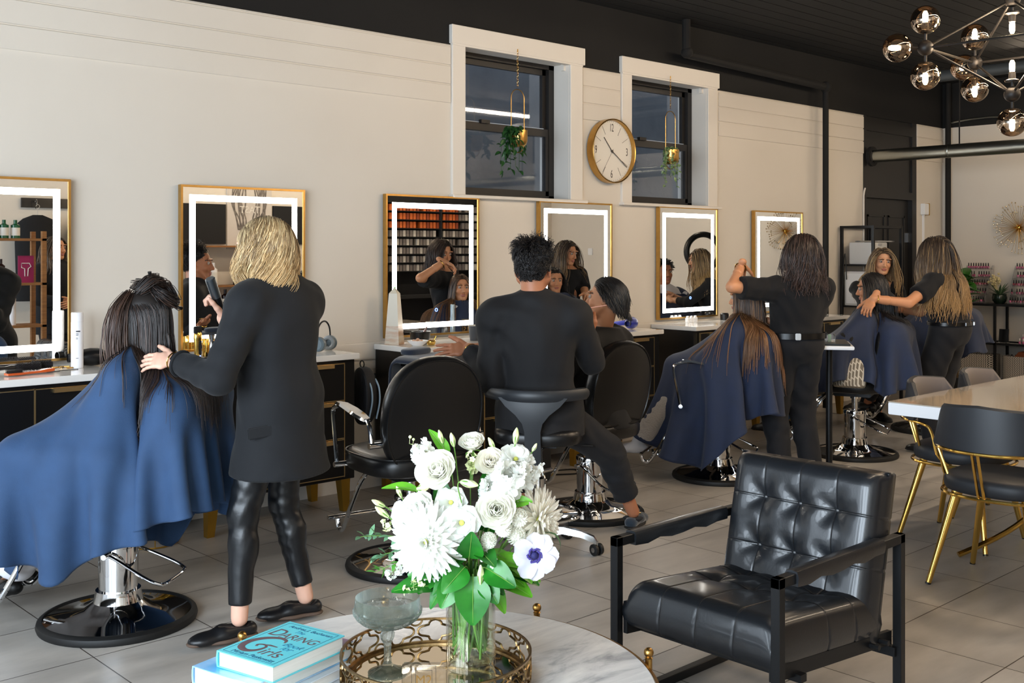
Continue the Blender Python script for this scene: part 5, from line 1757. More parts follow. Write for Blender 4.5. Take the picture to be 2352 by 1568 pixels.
# succulent with dried flowers
t = thing('potted_succulent', 'spiky succulent in a round dark green pot on the console between the polish racks', 'plant', (11.56, 4.82, 0.9225))
MB().lathe([(0, 0), (0.045, 0), (0.07, 0.03), (0.075, 0.06), (0.068, 0.09), (0.072, 0.10), (0.066, 0.10), (0.06, 0.08), (0, 0.08)], n=28).build('pot', mat('dark green glaze', rgb(26, 40, 32), 0.12), t)
lv = MB()
for k in range(16):
	a = k * 2.4
	leafy(lv, (0.015 * math.cos(a), 0.015 * math.sin(a), 0.085), (math.cos(a), math.sin(a), 0.35 + 0.13 * k), (0, 0, 1), 0.10 + 0.004 * k, 0.024, 0.3, 5, 0.15)
lv.build('leaves', mat('grey green succulent', rgb(58, 84, 56), 0.4), t)
mb = MB()
r = random.Random(2)
for k in range(40):
	p = Vector((r.uniform(-0.02, 0.04), 0.05 + r.gauss(0, 0.03), 0.23 + r.gauss(0, 0.035)))
	mb.ball(p, r.uniform(0.008, 0.016), 6)
for k in range(5):
	mb.cyl((0, 0.005 * k, 0.09), (0.01, 0.03 + 0.01 * k, 0.22), 0.002, n=5)
mb.build('dried_flowers', mat('straw yellow petals', rgb(206, 192, 146), 0.8), t)
# ================================================================ the opposite side of the room, met in the mirrors
M_teak = mat('teak wood', rgb(150, 104, 60), 0.5, var=(9, rgb(118, 78, 44), 0.7), stretch=(1, 1, 8))
t = thing('wooden_shelf', 'wooden open shelf of hair products, seen in the leftmost mirror', 'shelf', (3.15, .52, 0))
for x in (-.55, .55):
	for y in (-.14, .14):
		MB().bb(x - .02, y - .02, 0, x + .02, y + .02, 1.66).build('post', M_teak, t, smooth=0)
for z in (.35, .77, 1.16, 1.57):
	MB().bb(-.57, -.16, z, .57, .16, z + .022).build('shelf_board', M_teak, t, smooth=0)
M_darkglass = mat('dark brown glass', rgb(34, 18, 16), .12)
M_greenb = mat('green bottle', rgb(24, 84, 52), .2)
M_paper = mat('white label', rgb(224, 222, 216), .6)

def product(name, lab, cat, loc, R_, h, m, group, label=True):
	t = thing(name, lab, cat, loc, 0, group)
	MB().lathe([(0, 0), (R_, 0), (R_, h * .72), (R_ * .4, h * .80), (R_ * .4, h), (0, h)], n=16).build('bottle_body', m, t)
	if label:
		MB().lathe([(R_ + .0006, h * .15), (R_ + .0006, h * .58)], n=16).build('label', M_paper, t)

for k in range(5):
	lathe_thing('spray_can', 'tall white can on the second board of the wooden shelf in the leftmost mirror', 'spray can', (3.05 + k * .10, .56, .7925), [(0, 0), (.034, 0), (.034, .24), (.03, .28), (0, .28)], M_pw, 16, 'white cans on the wooden shelf')
for k in range(4):
	product('dark_bottle', 'dark bottle with a white label on the wooden shelf in the leftmost mirror', 'bottle', (3.02 + k * .11, .56, 1.1825), .038, .22, M_darkglass, 'dark bottles on the wooden shelf')
for k in range(3):
	product('green_bottle', 'green bottle on the top board of the wooden shelf in the leftmost mirror', 'bottle', (3.28 + k * .10, .56, 1.5925), .04, .17, M_greenb, 'green bottles on the wooden shelf')
o = MB().bb(-.12, -.05, 0, .12, .05, .24).build('product_box', mat('grey card box', rgb(96, 100, 98), .6), loc=(3.08, .55, 1.5925))
tag(o, 'grey box on the top board of the wooden shelf in the leftmost mirror', 'box')
t = thing('pink_sign', 'pink sign with a white hair dryer outline on the wooden shelf in the leftmost mirror', 'sign', (3.56, .60, 1.1825))
MB().bb(-.07, -.004, 0, .07, .004, .25).build('board', mat('magenta board', rgb(150, 30, 84), .5), t, smooth=0)
MB().tube([(-.04, .006, .18), (.03, .006, .18), (.045, .006, .15), (.02, .006, .13), (.015, .006, .06), (-.01, .006, .06), (-.012, .006, .13), (-.04, .006, .14)], .004, 6, closed=True).build('outline', M_paper, t)
# jackets on the wall
t = thing('coat_rail', 'black wall rail with hanging black jackets, seen in the leftmost mirror', 'coat rail', (4.35, YO + .01, 1.98))
MB().bb(-.40, 0, -.05, .40, .03, .05).build('rail_board', M_blackplastic, t, smooth=0)
for k, x in enumerate((-.27, .27)):
	mb = MB().tube(spline([(x, .03, 0), (x, .08, .03), (x, .09, -.02), (x, .06, -.06)], 5), .005, 6)
	mb.build('hook', M_chrome, t)
	q = thing('hanging_jacket', ('left', 'right')[k] + ' black jacket on a hanger, seen in the leftmost mirror', 'jacket', (4.35 + x, YO + .13, 1.91))
	mb = MB()
	rows = []
	for z, w_, d_ in ((-.06, .05, .03), (-.10, .15, .05), (-.16, .22, .07), (-.35, .23, .08), (-.7, .22, .08), (-.95, .24, .08)):
		rows.append([(w_ * math.cos(2 * PI * j / 20), d_ * math.sin(2 * PI * j / 20), z) for j in range(20)])
	mb.rings(rows)
	mb.build('cloth', mat('black jacket cloth', rgb(18, 18, 20), .9), q)
	MB().tube(spline([(0, 0, -.06), (0, 0, .0), (.02, 0, .03), (0, 0, .05), (-.02, 0, .03)], 4), .003, 6).build('hanger', M_chrome, q)
# poster between dark boards, with a bottle shelf below
M_dark = mat('black felt board', rgb(22, 22, 24), .8)
for x0, x1, lab in ((5.65, 6.28, 'black wall board left of the poster, seen in the second mirror'), (6.92, 7.45, 'black wall board right of the poster, seen in the second mirror')):
	tag(MB().bb(x0, YO, 1.56, x1, YO + .03, 2.03).build('wall_board', M_dark, smooth=0), lab, 'board')
t = thing('wall_poster', 'grey portrait poster of wavy hair with white capitals, seen reversed in the second mirror', 'poster', (6.6, YO + .002, 1.95))
MB().bb(-.30, 0, -.45, .30, .02, .50).build('panel', mat('pale grey print', rgb(200, 194, 188), .5), t, smooth=0)
mb = MB()
r = random.Random(8)
for k in range(26):
	x = -.22 + .44 * k / 25
	if abs(x) < .07:
		continue
	mb.tube(spline([(x * .8, .0215, .50), (x + .02 * math.sin(k), .022, .3), (x * 1.05 - .03 * math.sin(k * 1.3), .022, .1), (x * .8 + .03 * math.sin(k * 2.1), .022, -.1), (x * .7, .0215, -.22)], 5), .009, 5)
mb.xf(Matrix.Translation((0, .0212, 0)) @ Matrix.Diagonal((1, .06, 1, 1)))
mb.build('printed_hair', mat('grey print ink', rgb(92, 86, 82), .6, var=(30, rgb(140, 132, 126), .7)), t)
text_mesh('TAST', .12, M_paper, 'lettering', t, Matrix.Translation((0, .024, .02)) @ Matrix.Rotation(PI, 4, 'Z') @ Matrix.Rotation(PI / 2, 4, 'X'))
t = thing('bottle_shelf', 'dark shelf unit of pump bottles, seen in the second mirror', 'shelf', (6.2, YO + .17, 0))
for z in (.05, .75, 1.06, 1.52):
	MB().bb(-.75, -.15, z, .75, .15, z + .02).build('shelf_board', M_teak, t, smooth=0)
for x in (-.74, .74):
	MB().bb(x - .01, -.15, 0, x + .01, .15, 1.52).build('side_panel', M_dark, t, smooth=0)
for k in range(9):
	product('pump_bottle', 'dark pump bottle with a pale label on the shelf in the second mirror', 'bottle', (5.58 + k * .15, YO + .2, 1.081 if k % 2 else .771), .045, .26, M_darkglass if k % 3 else M_pw, 'bottles on the shelf in the second mirror')
# dark shelves of boxed hair colour
t = thing('colour_shelf', 'black shelves of small boxes, seen in the third mirror', 'shelf', (9.45, YO + .12, 0))
MB().bb(-.95, -.11, 0, .95, -.09, 2.25).build('back_panel', M_dark, t, smooth=0)
for k in range(9):
	MB().bb(-.95, -.09, 1.20 + .115 * k, .95, .08, 1.212 + .115 * k).build('shelf_board', M_dark, t, smooth=0)
for x in (-.95, -.02, .94):
	MB().bb(x, -.09, 0, x + .015, .085, 2.25).build('upright', M_dark, t, smooth=0)
MB().bb(-.95, -.09, .85, .95, .25, .89).build('worktop', M_dark, t, smooth=0)
cm = []
for nm, c in (('orange card', (206, 104, 46)), ('rust card', (150, 70, 40)), ('grey card', (128, 120, 116)), ('white card', (206, 200, 192))):
	mb = MB().bb(-.021, -.05, 0, .021, .05, .085)
	me = bpy.data.meshes.new('colour_box')
	mb.bm.to_mesh(me)
	mb.bm.free()
	me.materials.append(mat(nm, rgb(*c), .5))
	cm.append(me)
for k in range(8):
	for j in range(32):
		if (k * 5 + j * 3) % 13 == 0 or j == 16:
			continue
		cidx = (0 if j % 3 else 1) if (k > 4 and j < 22) else (2 if (j + k) % 3 else 3)
		o = bpy.data.objects.new('colour_box', cm[cidx])
		o.location = (8.54 + .0575 * j, YO + .115, 1.2125 + .115 * k)
		COL.objects.link(o)
		tag(o, 'small upright %s colour box on the black shelves in the third mirror' % ('orange' if cidx < 2 else 'grey'), 'box', ('orange' if cidx < 2 else 'grey') + ' boxes on the black shelves')
o = MB().bb(-.045, -.02, -.05, .045, 0, .05, bevel=.006).build('thermostat', M_whiteplastic, loc=(XB - .001, .12, 1.47))
o.rotation_euler.z = -PI / 2
tag(o, 'small white thermostat on the far wall, seen in the fourth mirror', 'thermostat')
t = thing('hood_dryer', 'standing black ring hair processor, seen in the fifth mirror', 'hair dryer', (10.2, 3.35, 0))
MB().torus((0, 0, 1.47), .2, .035, 40, 10, Matrix.Rotation(PI / 2, 3, 'X') @ Matrix.Rotation(.6, 3, 'Y')).build('heater_ring', M_blackplastic, t)
MB().tube([(0, .04, 0.06), (0, .04, 1.26)], .018, 10).build('stand', M_blackmetal, t)
MB().lathe([(0, 0), (.25, 0), (.25, .03), (.03, .06), (0, .06)], n=28).xf(Matrix.Translation((0, .04, 0))).build('base', M_blackmetal, t)
# ================================================================ round coffee table and what stands on it
def marble_mat():
	m = bpy.data.materials.new('white grey marble')
	m.use_nodes = True
	t = m.node_tree
	b = t.nodes['Principled BSDF']
	b.inputs['Roughness'].default_value = 0.16
	tc = t.nodes.new('ShaderNodeTexCoord')
	mp = t.nodes.new('ShaderNodeMapping')
	mp.inputs['Rotation'].default_value = (0, 0, 0.75)
	mp.inputs['Scale'].default_value = (2.0, 5.5, 2)
	t.links.new(tc.outputs['Object'], mp.inputs['Vector'])
	n = t.nodes.new('ShaderNodeTexNoise')
	n.inputs['Scale'].default_value = 1.6
	n.inputs['Detail'].default_value = 10
	n.inputs['Roughness'].default_value = 0.66
	n.inputs['Distortion'].default_value = 0.7
	t.links.new(mp.outputs['Vector'], n.inputs['Vector'])
	cr = t.nodes.new('ShaderNodeValToRGB')
	e = cr.color_ramp.elements
	e[0].position, e[0].color = 0.30, (*rgb(140, 143, 148), 1)
	e[1].position, e[1].color = 0.62, (*rgb(230, 229, 226), 1)
	x = cr.color_ramp.elements.new(0.45)
	x.color = (*rgb(205, 205, 205), 1)
	t.links.new(n.outputs['Fac'], cr.inputs['Fac'])
	t.links.new(cr.outputs['Color'], b.inputs['Base Color'])
	return m

KX, KY, KZ = 1.597, 2.008, 0.45
M_oldgold = mat('antique gold metal', rgb(178, 138, 76), 0.3, 1.0, var=(40, rgb(120, 88, 44), 0.5))
M_traymetal = mat('antique brass tray metal', rgb(150, 124, 86), 0.34, 1.0, var=(60, rgb(92, 72, 46), 0.7))
t = thing('coffee_table', 'round marble topped coffee table with gold ball finials in the foreground', 'coffee table', (KX, KY, 0))
MB().lathe([(0, KZ - 0.02), (0.542, KZ - 0.02), (0.548, KZ - 0.016), (0.548, KZ - 0.004), (0.544, KZ), (0, KZ)], n=128).build('marble_top', marble_mat(), t)
MB().lathe([(0.549, KZ - 0.028), (0.556, KZ - 0.028), (0.556, KZ - 0.004), (0.549, KZ - 0.004), (0.549, KZ - 0.028)], n=128).lathe([(0.50, KZ - 0.028), (0.549, KZ - 0.028), (0.549, KZ - 0.0205), (0.50, KZ - 0.0205), (0.50, KZ - 0.028)], n=128).build('rim_band', M_oldgold, t)
for k in (0, 1, 2, 3, 5, 6, 7):
	a = math.radians(16.5 - 43.5 + 45 * k)
	dx, dy = math.cos(a), math.sin(a)
	mb = MB().tube([(dx * .572, dy * .572, 0.0), (dx * .572, dy * .572, KZ)], 0.009, 10)
	mb.lathe([(0.0, KZ), (0.011, KZ), (0.007, KZ + 0.004), (0, KZ + 0.004)], (dx * .572, dy * .572, 0), 12)
	lg = mb.build('leg', M_oldgold, t)
	MB().ball((dx * .572, dy * .572, KZ + 0.014), 0.0125, 20).build('ball_finial', M_oldgold, lg)
MB().torus((0, 0, 0.06), 0.572, 0.008, 64, 8).build('base_ring', M_oldgold, t)
KT = KZ + 0.0006

# ---------------------------------------------------------------- tray with a pierced quatrefoil gallery
TR = 0.226
t = thing('serving_tray', 'round antique brass tray with pierced quatrefoil rim and mirrored floor', 'tray', (1.625, 2.00, KT))
MB().lathe([(0, 0.0), (TR, 0.0), (TR, 0.012), (TR - 0.012, 0.012), (TR - 0.014, 0.006), (0, 0.006)], n=96).build('tray_base', M_traymetal, t)
MB().lathe([(0, 0.0065), (TR - 0.02, 0.0065), (TR - 0.02, 0.0085), (0, 0.0085)], n=96).build('tray_mirror', mat('bronze mirror', (0.78, 0.70, 0.56), 0.03, 1.0), t)
mb = MB()
z0, z1 = 0.012, 0.072
for zz in (z0 + 0.002, z1):
	mb.lathe([(TR - 0.004, zz - 0.0025), (TR + 0.001, zz - 0.0025), (TR + 0.001, zz + 0.0025), (TR - 0.004, zz + 0.0025), (TR - 0.004, zz - 0.0025)], n=96)
NQ = 14
zc = (z0 + z1) / 2
pw = 2 * PI * TR / NQ

def on_ring(u, z):
	a = u / TR
	return Vector((math.cos(a), math.sin(a), 0)) * (TR - 0.0015) + Vector((0, 0, z))

for k in range(NQ):
	u0 = pw * k
	path = []
	# quatrefoil outline: four lobes joined by small square steps
	L_, H_ = pw * 0.46, (z1 - z0) * 0.47
	lobes = [(0, H_ * .55, 90, H_ * .45, pw * .15), (-L_ * .62, 0, 180, pw * .16, H_ * .42), (0, -H_ * .55, 270, H_ * .45, pw * .15), (L_ * .62, 0, 360, pw * .16, H_ * .42)]
	for (cx, cz, ang, rad, _) in lobes:
		ra = pw * .165
		rb_ = H_ * .45
		for q in range(9):
			th = math.radians(ang - 90 + 180 * q / 8)
			path.append((cx + ra * math.cos(th), cz + rb_ * math.sin(th)))
		# step towards the next lobe
		th = math.radians(ang + 90)
		ex, ez = path[-1]
		path.append((ex + (ra * .5) * math.cos(math.radians(ang + 45)) * 0.0, ez))
	pts = [on_ring(u0 + x, zc + z) for x, z in path]
	mb.tube(pts, 0.0030, 5, closed=True)
	# ogee links between neighbours
	for s in (-1, 1):
		q = [on_ring(u0 + pw * .5 + pw * .16 * math.cos(math.radians(a_)), zc + s * (H_ + 0.001) - s * H_ * .52 * math.sin(math.radians(a_))) for a_ in range(0, 181, 22)]
		mb.tube(q, 0.0028, 5)
mb.build('pierced_gallery', M_traymetal, t)

# ---------------------------------------------------------------- books
M_teal = mat('turquoise cloth cover', rgb(104, 206, 216), 0.5)
M_pages = mat('book pages', rgb(240, 236, 228), 0.8, bump=(3, 0.0), var=(420, rgb(222, 216, 206), 0.5), stretch=(0.02, 0.02, 1))
M_navyink = mat('navy ink', rgb(22, 78, 112), 0.5)
M_brownink = mat('glitter brown ink', rgb(104, 84, 88), 0.5)
M_blueC = mat('blue and white cover', rgb(72, 160, 214), 0.3, var=(5, rgb(232, 240, 248), 0.85))
M_violet = mat('violet and blue cover', rgb(120, 170, 214), 0.3, var=(9, rgb(190, 130, 180), 0.8))
M_paleC = mat('pale cover', rgb(226, 230, 236), 0.4)

def book(name, lab, P0, ex, ey, w_, l_, z, h_, m, cov=0.0025):
	"""P0 lower left of the cover (text sense), ex along the baseline, ey up the cover; spine on the left"""
	t = thing(name, lab, 'book', (P0[0], P0[1], z), math.atan2(ex[1], ex[0]), 'books stacked on the coffee table')
	MB().bb(0, 0, h_ - cov, w_, l_, h_, bevel=0.0008, seg=1).build('front_cover', m, t)
	MB().bb(0, 0, 0, w_, l_, cov, bevel=0.0008, seg=1).build('back_cover', m, t)
	mb = MB()
	n = 7
	out = []
	for k in range(n):
		a = math.radians(90 + 180 * k / (n - 1))
		out.append((0.003 + 0.004 * math.cos(a), h_ / 2 + (h_ / 2) * math.sin(a)))
	ins = [(0.0045 + 0.002 * math.cos(math.radians(270 - 180 * k / (n - 1))), h_ / 2 + (h_ / 2 - cov) * math.sin(math.radians(270 - 180 * k / (n - 1)))) for k in range(n)]
	o = out + ins
	mb.rings([[(x, 0, zz) for x, zz in o], [(x, l_, zz) for x, zz in o]])
	mb.build('spine', m, t)
	MB().bb(0.006, 0.004, cov + 0.0001, w_ - 0.004, l_ - 0.004, h_ - cov - 0.0001).build('pages', M_pages, t, smooth=0)
	return t

e1 = Vector((0.043, -0.176)).normalized()
e2 = Vector((-e1.y, e1.x))
b3 = book('book', 'pale book at the bottom of the stack on the coffee table', (1.17, 2.31), e1, e2, 0.21, 0.29, KT, 0.024, M_paleC)
b2 = book('book', 'large blue and white book in the middle of the stack', (1.165, 2.325), e1, e2, 0.205, 0.325, KT + 0.0245, 0.040, M_blueC)
bk = book('book', 'turquoise book with large brown title lettering on top of the stack', (1.203, 2.280), e1, e2, 0.181, 0.235, KT + 0.065, 0.038, M_teal, 0.003)
# violet patch of the middle cover showing beyond the turquoise book
MB().bb(0.10, 0.24, 0.0402, 0.2049, 0.3249, 0.0406).build('cover_picture', M_violet, b2, smooth=0)
Zt = 0.0382

def tx(s, size, x, y, m, shear=0.0, sx=1.0, align='CENTER', rot=0.0):
	text_mesh(s, size, m, 'lettering', bk, Matrix.Translation((x, y, Zt)) @ Matrix.Rotation(rot, 4, 'Z') @ Matrix.Diagonal((sx, 1, 1, 1)), depth=0.0002, align=align, shear=shear)

tx('Andrea J. Buchanan', 0.0175, 0.096, 0.2085, M_navyink, 0.25)
tx('The', 0.019, 0.080, 0.187, mat('teal ink', rgb(40, 120, 150), 0.5), 0.4)
tx('D', 0.062, 0.034, 0.160, M_brownink, 0.15, 0.85)
tx('ARING', 0.042, 0.108, 0.155, M_brownink, 0.15, 0.88)
tx('Book', 0.027, 0.130, 0.113, mat('teal ink'), 0.45)
tx('for', 0.027, 0.130, 0.092, mat('teal ink'), 0.45)
tx('irls', 0.055, 0.118, 0.056, M_brownink, 0.15, 0.95)
tx('Miriam Peskowitz', 0.0185, 0.094, 0.0215, M_navyink, 0.25)
# the big swash G
mb = MB()
pts = spline([(0.098, 0.118, 0), (0.090, 0.132, 0), (0.066, 0.136, 0), (0.036, 0.118, 0), (0.020, 0.086, 0), (0.026, 0.052, 0), (0.052, 0.038, 0), (0.074, 0.050, 0), (0.080, 0.076, 0), (0.066, 0.086, 0), (0.052, 0.080, 0), (0.056, 0.070, 0)], 7)
rad = []
for i in range(len(pts)):
	q = i / (len(pts) - 1)
	rad.append(0.0025 + 0.0065 * math.sin(PI * min(1, q * 1.25)) ** 1.2 if q < 0.8 else 0.0035)
mb.tube(pts, rad, 8)
mb.tube([(0.060, 0.084, 0), (0.080, 0.090, 0), (0.104, 0.090, 0)], [0.002, 0.004, 0.002], 8)
mb.xf(Matrix.Translation((0, 0, Zt)) @ Matrix.Diagonal((1, 1, 0.05, 1)))
mb.build('lettering', M_brownink, bk)
mb = MB()
i0 = 0.010
for (a, b, c, d_) in ((i0, i0, 0.181 - i0, i0 + .0009), (i0, 0.235 - i0 - .0009, 0.181 - i0, 0.235 - i0), (i0, i0, i0 + .0009, 0.235 - i0), (0.181 - i0 - .0009, i0, 0.181 - i0, 0.235 - i0)):
	mb.bb(a, b, Zt - 0.0001, c, d_, Zt + 0.0002)
mb.build('border_line', M_navyink, bk, smooth=0)

# ---------------------------------------------------------------- glass
def thin_glass(name, tint, edge=0.35, refr=0.0):
	m = bpy.data.materials.new(name)
	m.use_nodes = True
	t = m.node_tree
	t.nodes.remove(t.nodes['Principled BSDF'])
	out = [n for n in t.nodes if n.type == 'OUTPUT_MATERIAL'][0]
	g = t.nodes.new('ShaderNodeBsdfGlossy')
	g.inputs['Roughness'].default_value = 0.015
	tr = t.nodes.new('ShaderNodeBsdfTransparent')
	tr.inputs['Color'].default_value = (*tint, 1)
	lw = t.nodes.new('ShaderNodeLayerWeight')
	lw.inputs['Blend'].default_value = 0.5
	pw_ = t.nodes.new('ShaderNodeMath')
	pw_.operation = 'POWER'
	pw_.inputs[1].default_value = 3.0
	t.links.new(lw.outputs['Facing'], pw_.inputs[0])
	ml = t.nodes.new('ShaderNodeMath')
	ml.operation = 'MULTIPLY_ADD'
	ml.inputs[1].default_value = edge
	ml.inputs[2].default_value = 0.035
	t.links.new(pw_.outputs[0], ml.inputs[0])
	mx = t.nodes.new('ShaderNodeMixShader')
	src = tr.outputs[0]
	if refr:
		rf_ = t.nodes.new('ShaderNodeBsdfRefraction')
		rf_.inputs['IOR'].default_value = 1.25
		rf_.inputs['Roughness'].default_value = 0.0
		rf_.inputs['Color'].default_value = (*tint, 1)
		m2 = t.nodes.new('ShaderNodeMixShader')
		m2.inputs['Fac'].default_value = refr
		t.links.new(tr.outputs[0], m2.inputs[1])
		t.links.new(rf_.outputs[0], m2.inputs[2])
		src = m2.outputs[0]
	t.links.new(ml.outputs[0], mx.inputs['Fac'])
	t.links.new(src, mx.inputs[1])
	t.links.new(g.outputs[0], mx.inputs[2])
	t.links.new(mx.outputs[0], out.inputs['Surface'])
	return m

M_vase = thin_glass('vase glass', (0.965, 0.98, 0.97), 0.75)
M_water = thin_glass('water', (0.90, 0.94, 0.86), 0.3)
M_coupe = thin_glass('pressed green tinted glass', (0.965, 0.99, 0.975), 0.6, 0.35)
t_ = M_coupe.node_tree
o_ = [n for n in t_.nodes if n.type == 'OUTPUT_MATERIAL'][0]
df = t_.nodes.new('ShaderNodeBsdfTranslucent')
df.inputs['Color'].default_value = (0.80, 0.93, 0.87, 1)
m3 = t_.nodes.new('ShaderNodeMixShader')
m3.inputs['Fac'].default_value = 0.2
t_.links.new(o_.inputs['Surface'].links[0].from_socket, m3.inputs[1])
t_.links.new(df.outputs[0], m3.inputs[2])
t_.links.new(m3.outputs[0], o_.inputs['Surface'])
VX, VY = 1.723, 1.988
TZ = KT + 0.009
t = thing('glass_vase', 'clear cylinder vase of water holding the white bouquet', 'vase', (VX, VY, TZ))
VR, VH = 0.060, 0.205
MB().lathe([(0, 0.001), (VR - 0.004, 0.001), (VR, 0.006), (VR, VH - .02), (VR + 0.003, VH), (VR + 0.001, VH + 0.001), (VR - 0.003, VH - 0.02), (VR - 0.004, 0.02), (VR - 0.012, 0.013), (0, 0.012)], n=64).build('vase_wall', M_vase, t)
MB().lathe([(0, 0.014), (VR - 0.006, 0.021), (VR - 0.0055, 0.165), (0, 0.165)], n=64).build('water', M_water, t)

t = thing('coupe_glass', 'pressed glass coupe on a faceted stem, standing on the brass tray', 'coupe glass', (1.556, 2.10, TZ))
mb = MB()
mb.lathe([(0, 0.0), (0.046, 0.0), (0.047, 0.003), (0.035, 0.008), (0.016, 0.016), (0.009, 0.026)], n=40)
mb.build('foot', M_coupe, t)
mb = MB()
rings = []
for z, R_ in ((0.024, .010), (0.05, .0085), (0.07, .0095), (0.085, .017), (0.095, .018), (0.104, .012), (0.108, .018)):
	rings.append([((R_ * (1.0 if j % 2 else 0.86)) * math.cos(2 * PI * j / 16), (R_ * (1.0 if j % 2 else 0.86)) * math.sin(2 * PI * j / 16), z) for j in range(16)])
mb.rings(rings)
mb.build('stem', M_coupe, t, smooth=0.2)
# bowl: outside with rows of small pyramids
V, F = [], []
NB = 44
prof = [(0.016, 0.108), (0.034, 0.112), (0.052, 0.119), (0.066, 0.128), (0.076, 0.139), (0.080, 0.148), (0.0795, 0.156), (0.0785, 0.168), (0.077, 0.183)]
rows = []
for i, (R_, z) in enumerate(prof):
	for half in (0, 1):
		if half and i >= 6:
			break
		if half:
			R2, z2 = prof[i + 1]
			rr, zz = (R_ + R2) / 2 + 0.0022, (z + z2) / 2
		else:
			rr, zz = R_, z
		row = []
		for j in range(NB * 2):
			bump = 0.0
			if 0 < i < 6:
				bump = 0.0025 if (j + (0 if not half else 1) + i) % 2 else -0.001
			a = 2 * PI * j / (NB * 2)
			row.append(((rr + bump) * math.cos(a), (rr + bump) * math.sin(a), zz))
		rows.append(row)
inner = [(0.075, 0.183), (0.0745, 0.166), (0.074, 0.15), (0.066, 0.136), (0.05, 0.126), (0.03, 0.12), (0.008, 0.118)]
mb = MB()
mb.rings(rows + [[(R_ * math.cos(2 * PI * j / (NB * 2)), R_ * math.sin(2 * PI * j / (NB * 2)), z) for j in range(NB * 2)] for R_, z in inner])
mb.build('bowl', M_coupe, t, smooth=0.12)

t = thing('acrylic_block', 'clear acrylic block engraved with framed letters, on the brass tray in front', 'sign', (1.528, 1.925, TZ), 0.82 - PI / 2)
MB().bb(-0.049, -0.0125, 0, 0.049, 0.0125, 0.078, bevel=0.0035, seg=2).build('block', thin_glass('acrylic', (0.95, 0.95, 0.94), 0.4, 0.2), t)
RX = Matrix.Rotation(PI / 2, 4, 'X')
text_mesh('M2', 0.03, M_brass, 'lettering', t, Matrix.Translation((0, -0.0005, 0.040)) @ RX)
mb = MB()
for hw, hh in ((0.028, 0.034), (0.019, 0.0235)):
	for (a, b, c, d_) in ((-hw, -hh, hw, -hh + .0008), (-hw, hh - .0008, hw, hh), (-hw, -hh, -hw + .0008, hh), (hw - .0008, -hh, hw, hh)):
		mb.bb(a, -0.001, 0.040 + b, c, 0, 0.040 + d_)
mb.build('frame_line', mat('engraved dark line', rgb(60, 56, 50), 0.5), t, smooth=0)

# ================================================================ the bouquet
M_petal = mat('white petal', rgb(246, 247, 242), 0.55, sss=0.12)
M_cream = mat('cream petal', rgb(253, 251, 240), 0.55, sss=0.12, var=(25, rgb(250, 248, 238), 0.8))
M_blush = mat('cream blush petal', rgb(252, 245, 230), 0.55, sss=0.12, var=(30, rgb(250, 246, 236), 0.8))
M_anem = mat('lilac white petal', rgb(232, 230, 246), 0.55, sss=0.1)
for m_ in (M_petal, M_cream, M_blush, M_anem):            # thin petals let some light through
	t_ = m_.node_tree
	o_ = [n for n in t_.nodes if n.type == 'OUTPUT_MATERIAL'][0]
	tl = t_.nodes.new('ShaderNodeBsdfTranslucent')
	tl.inputs['Color'].default_value = (0.98, 0.98, 0.93, 1)
	m3 = t_.nodes.new('ShaderNodeMixShader')
	m3.inputs['Fac'].default_value = 0.42
	t_.links.new(o_.inputs['Surface'].links[0].from_socket, m3.inputs[1])
	t_.links.new(tl.outputs[0], m3.inputs[2])
	t_.links.new(m3.outputs[0], o_.inputs['Surface'])
M_ink2 = mat('blue violet stamen', rgb(66, 56, 130), 0.6)
M_indigo = mat('indigo flower centre', rgb(30, 28, 84), 0.7, bump=(400, 0.5, 0.002))
M_bud = mat('pale green bud', rgb(206, 216, 150), 0.5, var=(40, rgb(236, 238, 206), 0.7))
M_stem = mat('green stem', rgb(108, 150, 66), 0.45, var=(25, rgb(84, 128, 52), 0.7))
M_leafb = mat('bright green leaf', rgb(86, 158, 36), 0.38, var=(20, rgb(116, 184, 52), 0.6), sss=0.05)
M_leafd = mat('deep green salal leaf', rgb(22, 92, 26), 0.32, var=(16, rgb(44, 130, 36), 0.7), sss=0.04)
M_euc = mat('grey green leaf', rgb(104, 146, 110), 0.55)
M_yel = mat('yellow green centre', rgb(206, 208, 96), 0.6)
FR = Vector((0.7303, -0.6831, 0))            # to the right, seen from the lounge side
FT = Vector((-0.6831, -0.7303, 0))           # towards the lounge side
V0 = Vector((VX, VY, 0))
rf = random.Random(5)

def fp(rgt, z, tow):
	return V0 + FR * rgt + FT * tow + Vector((0, 0, z))

def dirv(rgt, up, tow):
	return (FR * rgt + FT * tow + Vector((0, 0, up))).normalized()

def frame_of(d):
	return Vector(d).to_track_quat('Z', 'Y').to_matrix().to_4x4()

def petal(mb, M, az, base_r, base_z, L, W, lift0, lift1, cup=0.25, wav=0.0, tip=0.35, n=5, ph=0.0):
	"""petal in flower frame: starts at radius base_r, rises by angles lift0 -> lift1 (radians from the horizontal)"""
	rows = []
	x, z = base_r, base_z
	ca, sa = math.cos(az), math.sin(az)
	for i in range(n + 1):
		q = i / n
		el = lift0 + (lift1 - lift0) * q
		if i:
			x += L / n * math.cos(el)
			z += L / n * math.sin(el)
		wd = W * (0.30 + 0.70 * math.sin(PI * min(1.0, 0.12 + 0.58 * q))) * (1 if q < 0.82 else 1 - tip * (q - 0.82) / 0.18)
		row = []
		for s in (-1, -0.5, 0, 0.5, 1):
			y = s * wd / 2
			up = cup * wd * (s * s) + wav * math.sin(3 * s * PI + ph + q * 4) * q
			px = x - up * math.sin(el)
			pz = z + up * math.cos(el)
			row.append(M @ Vector((px * ca - y * sa, px * sa + y * ca, pz)))
		rows.append(row)
	mb.rings(rows, closed=False)

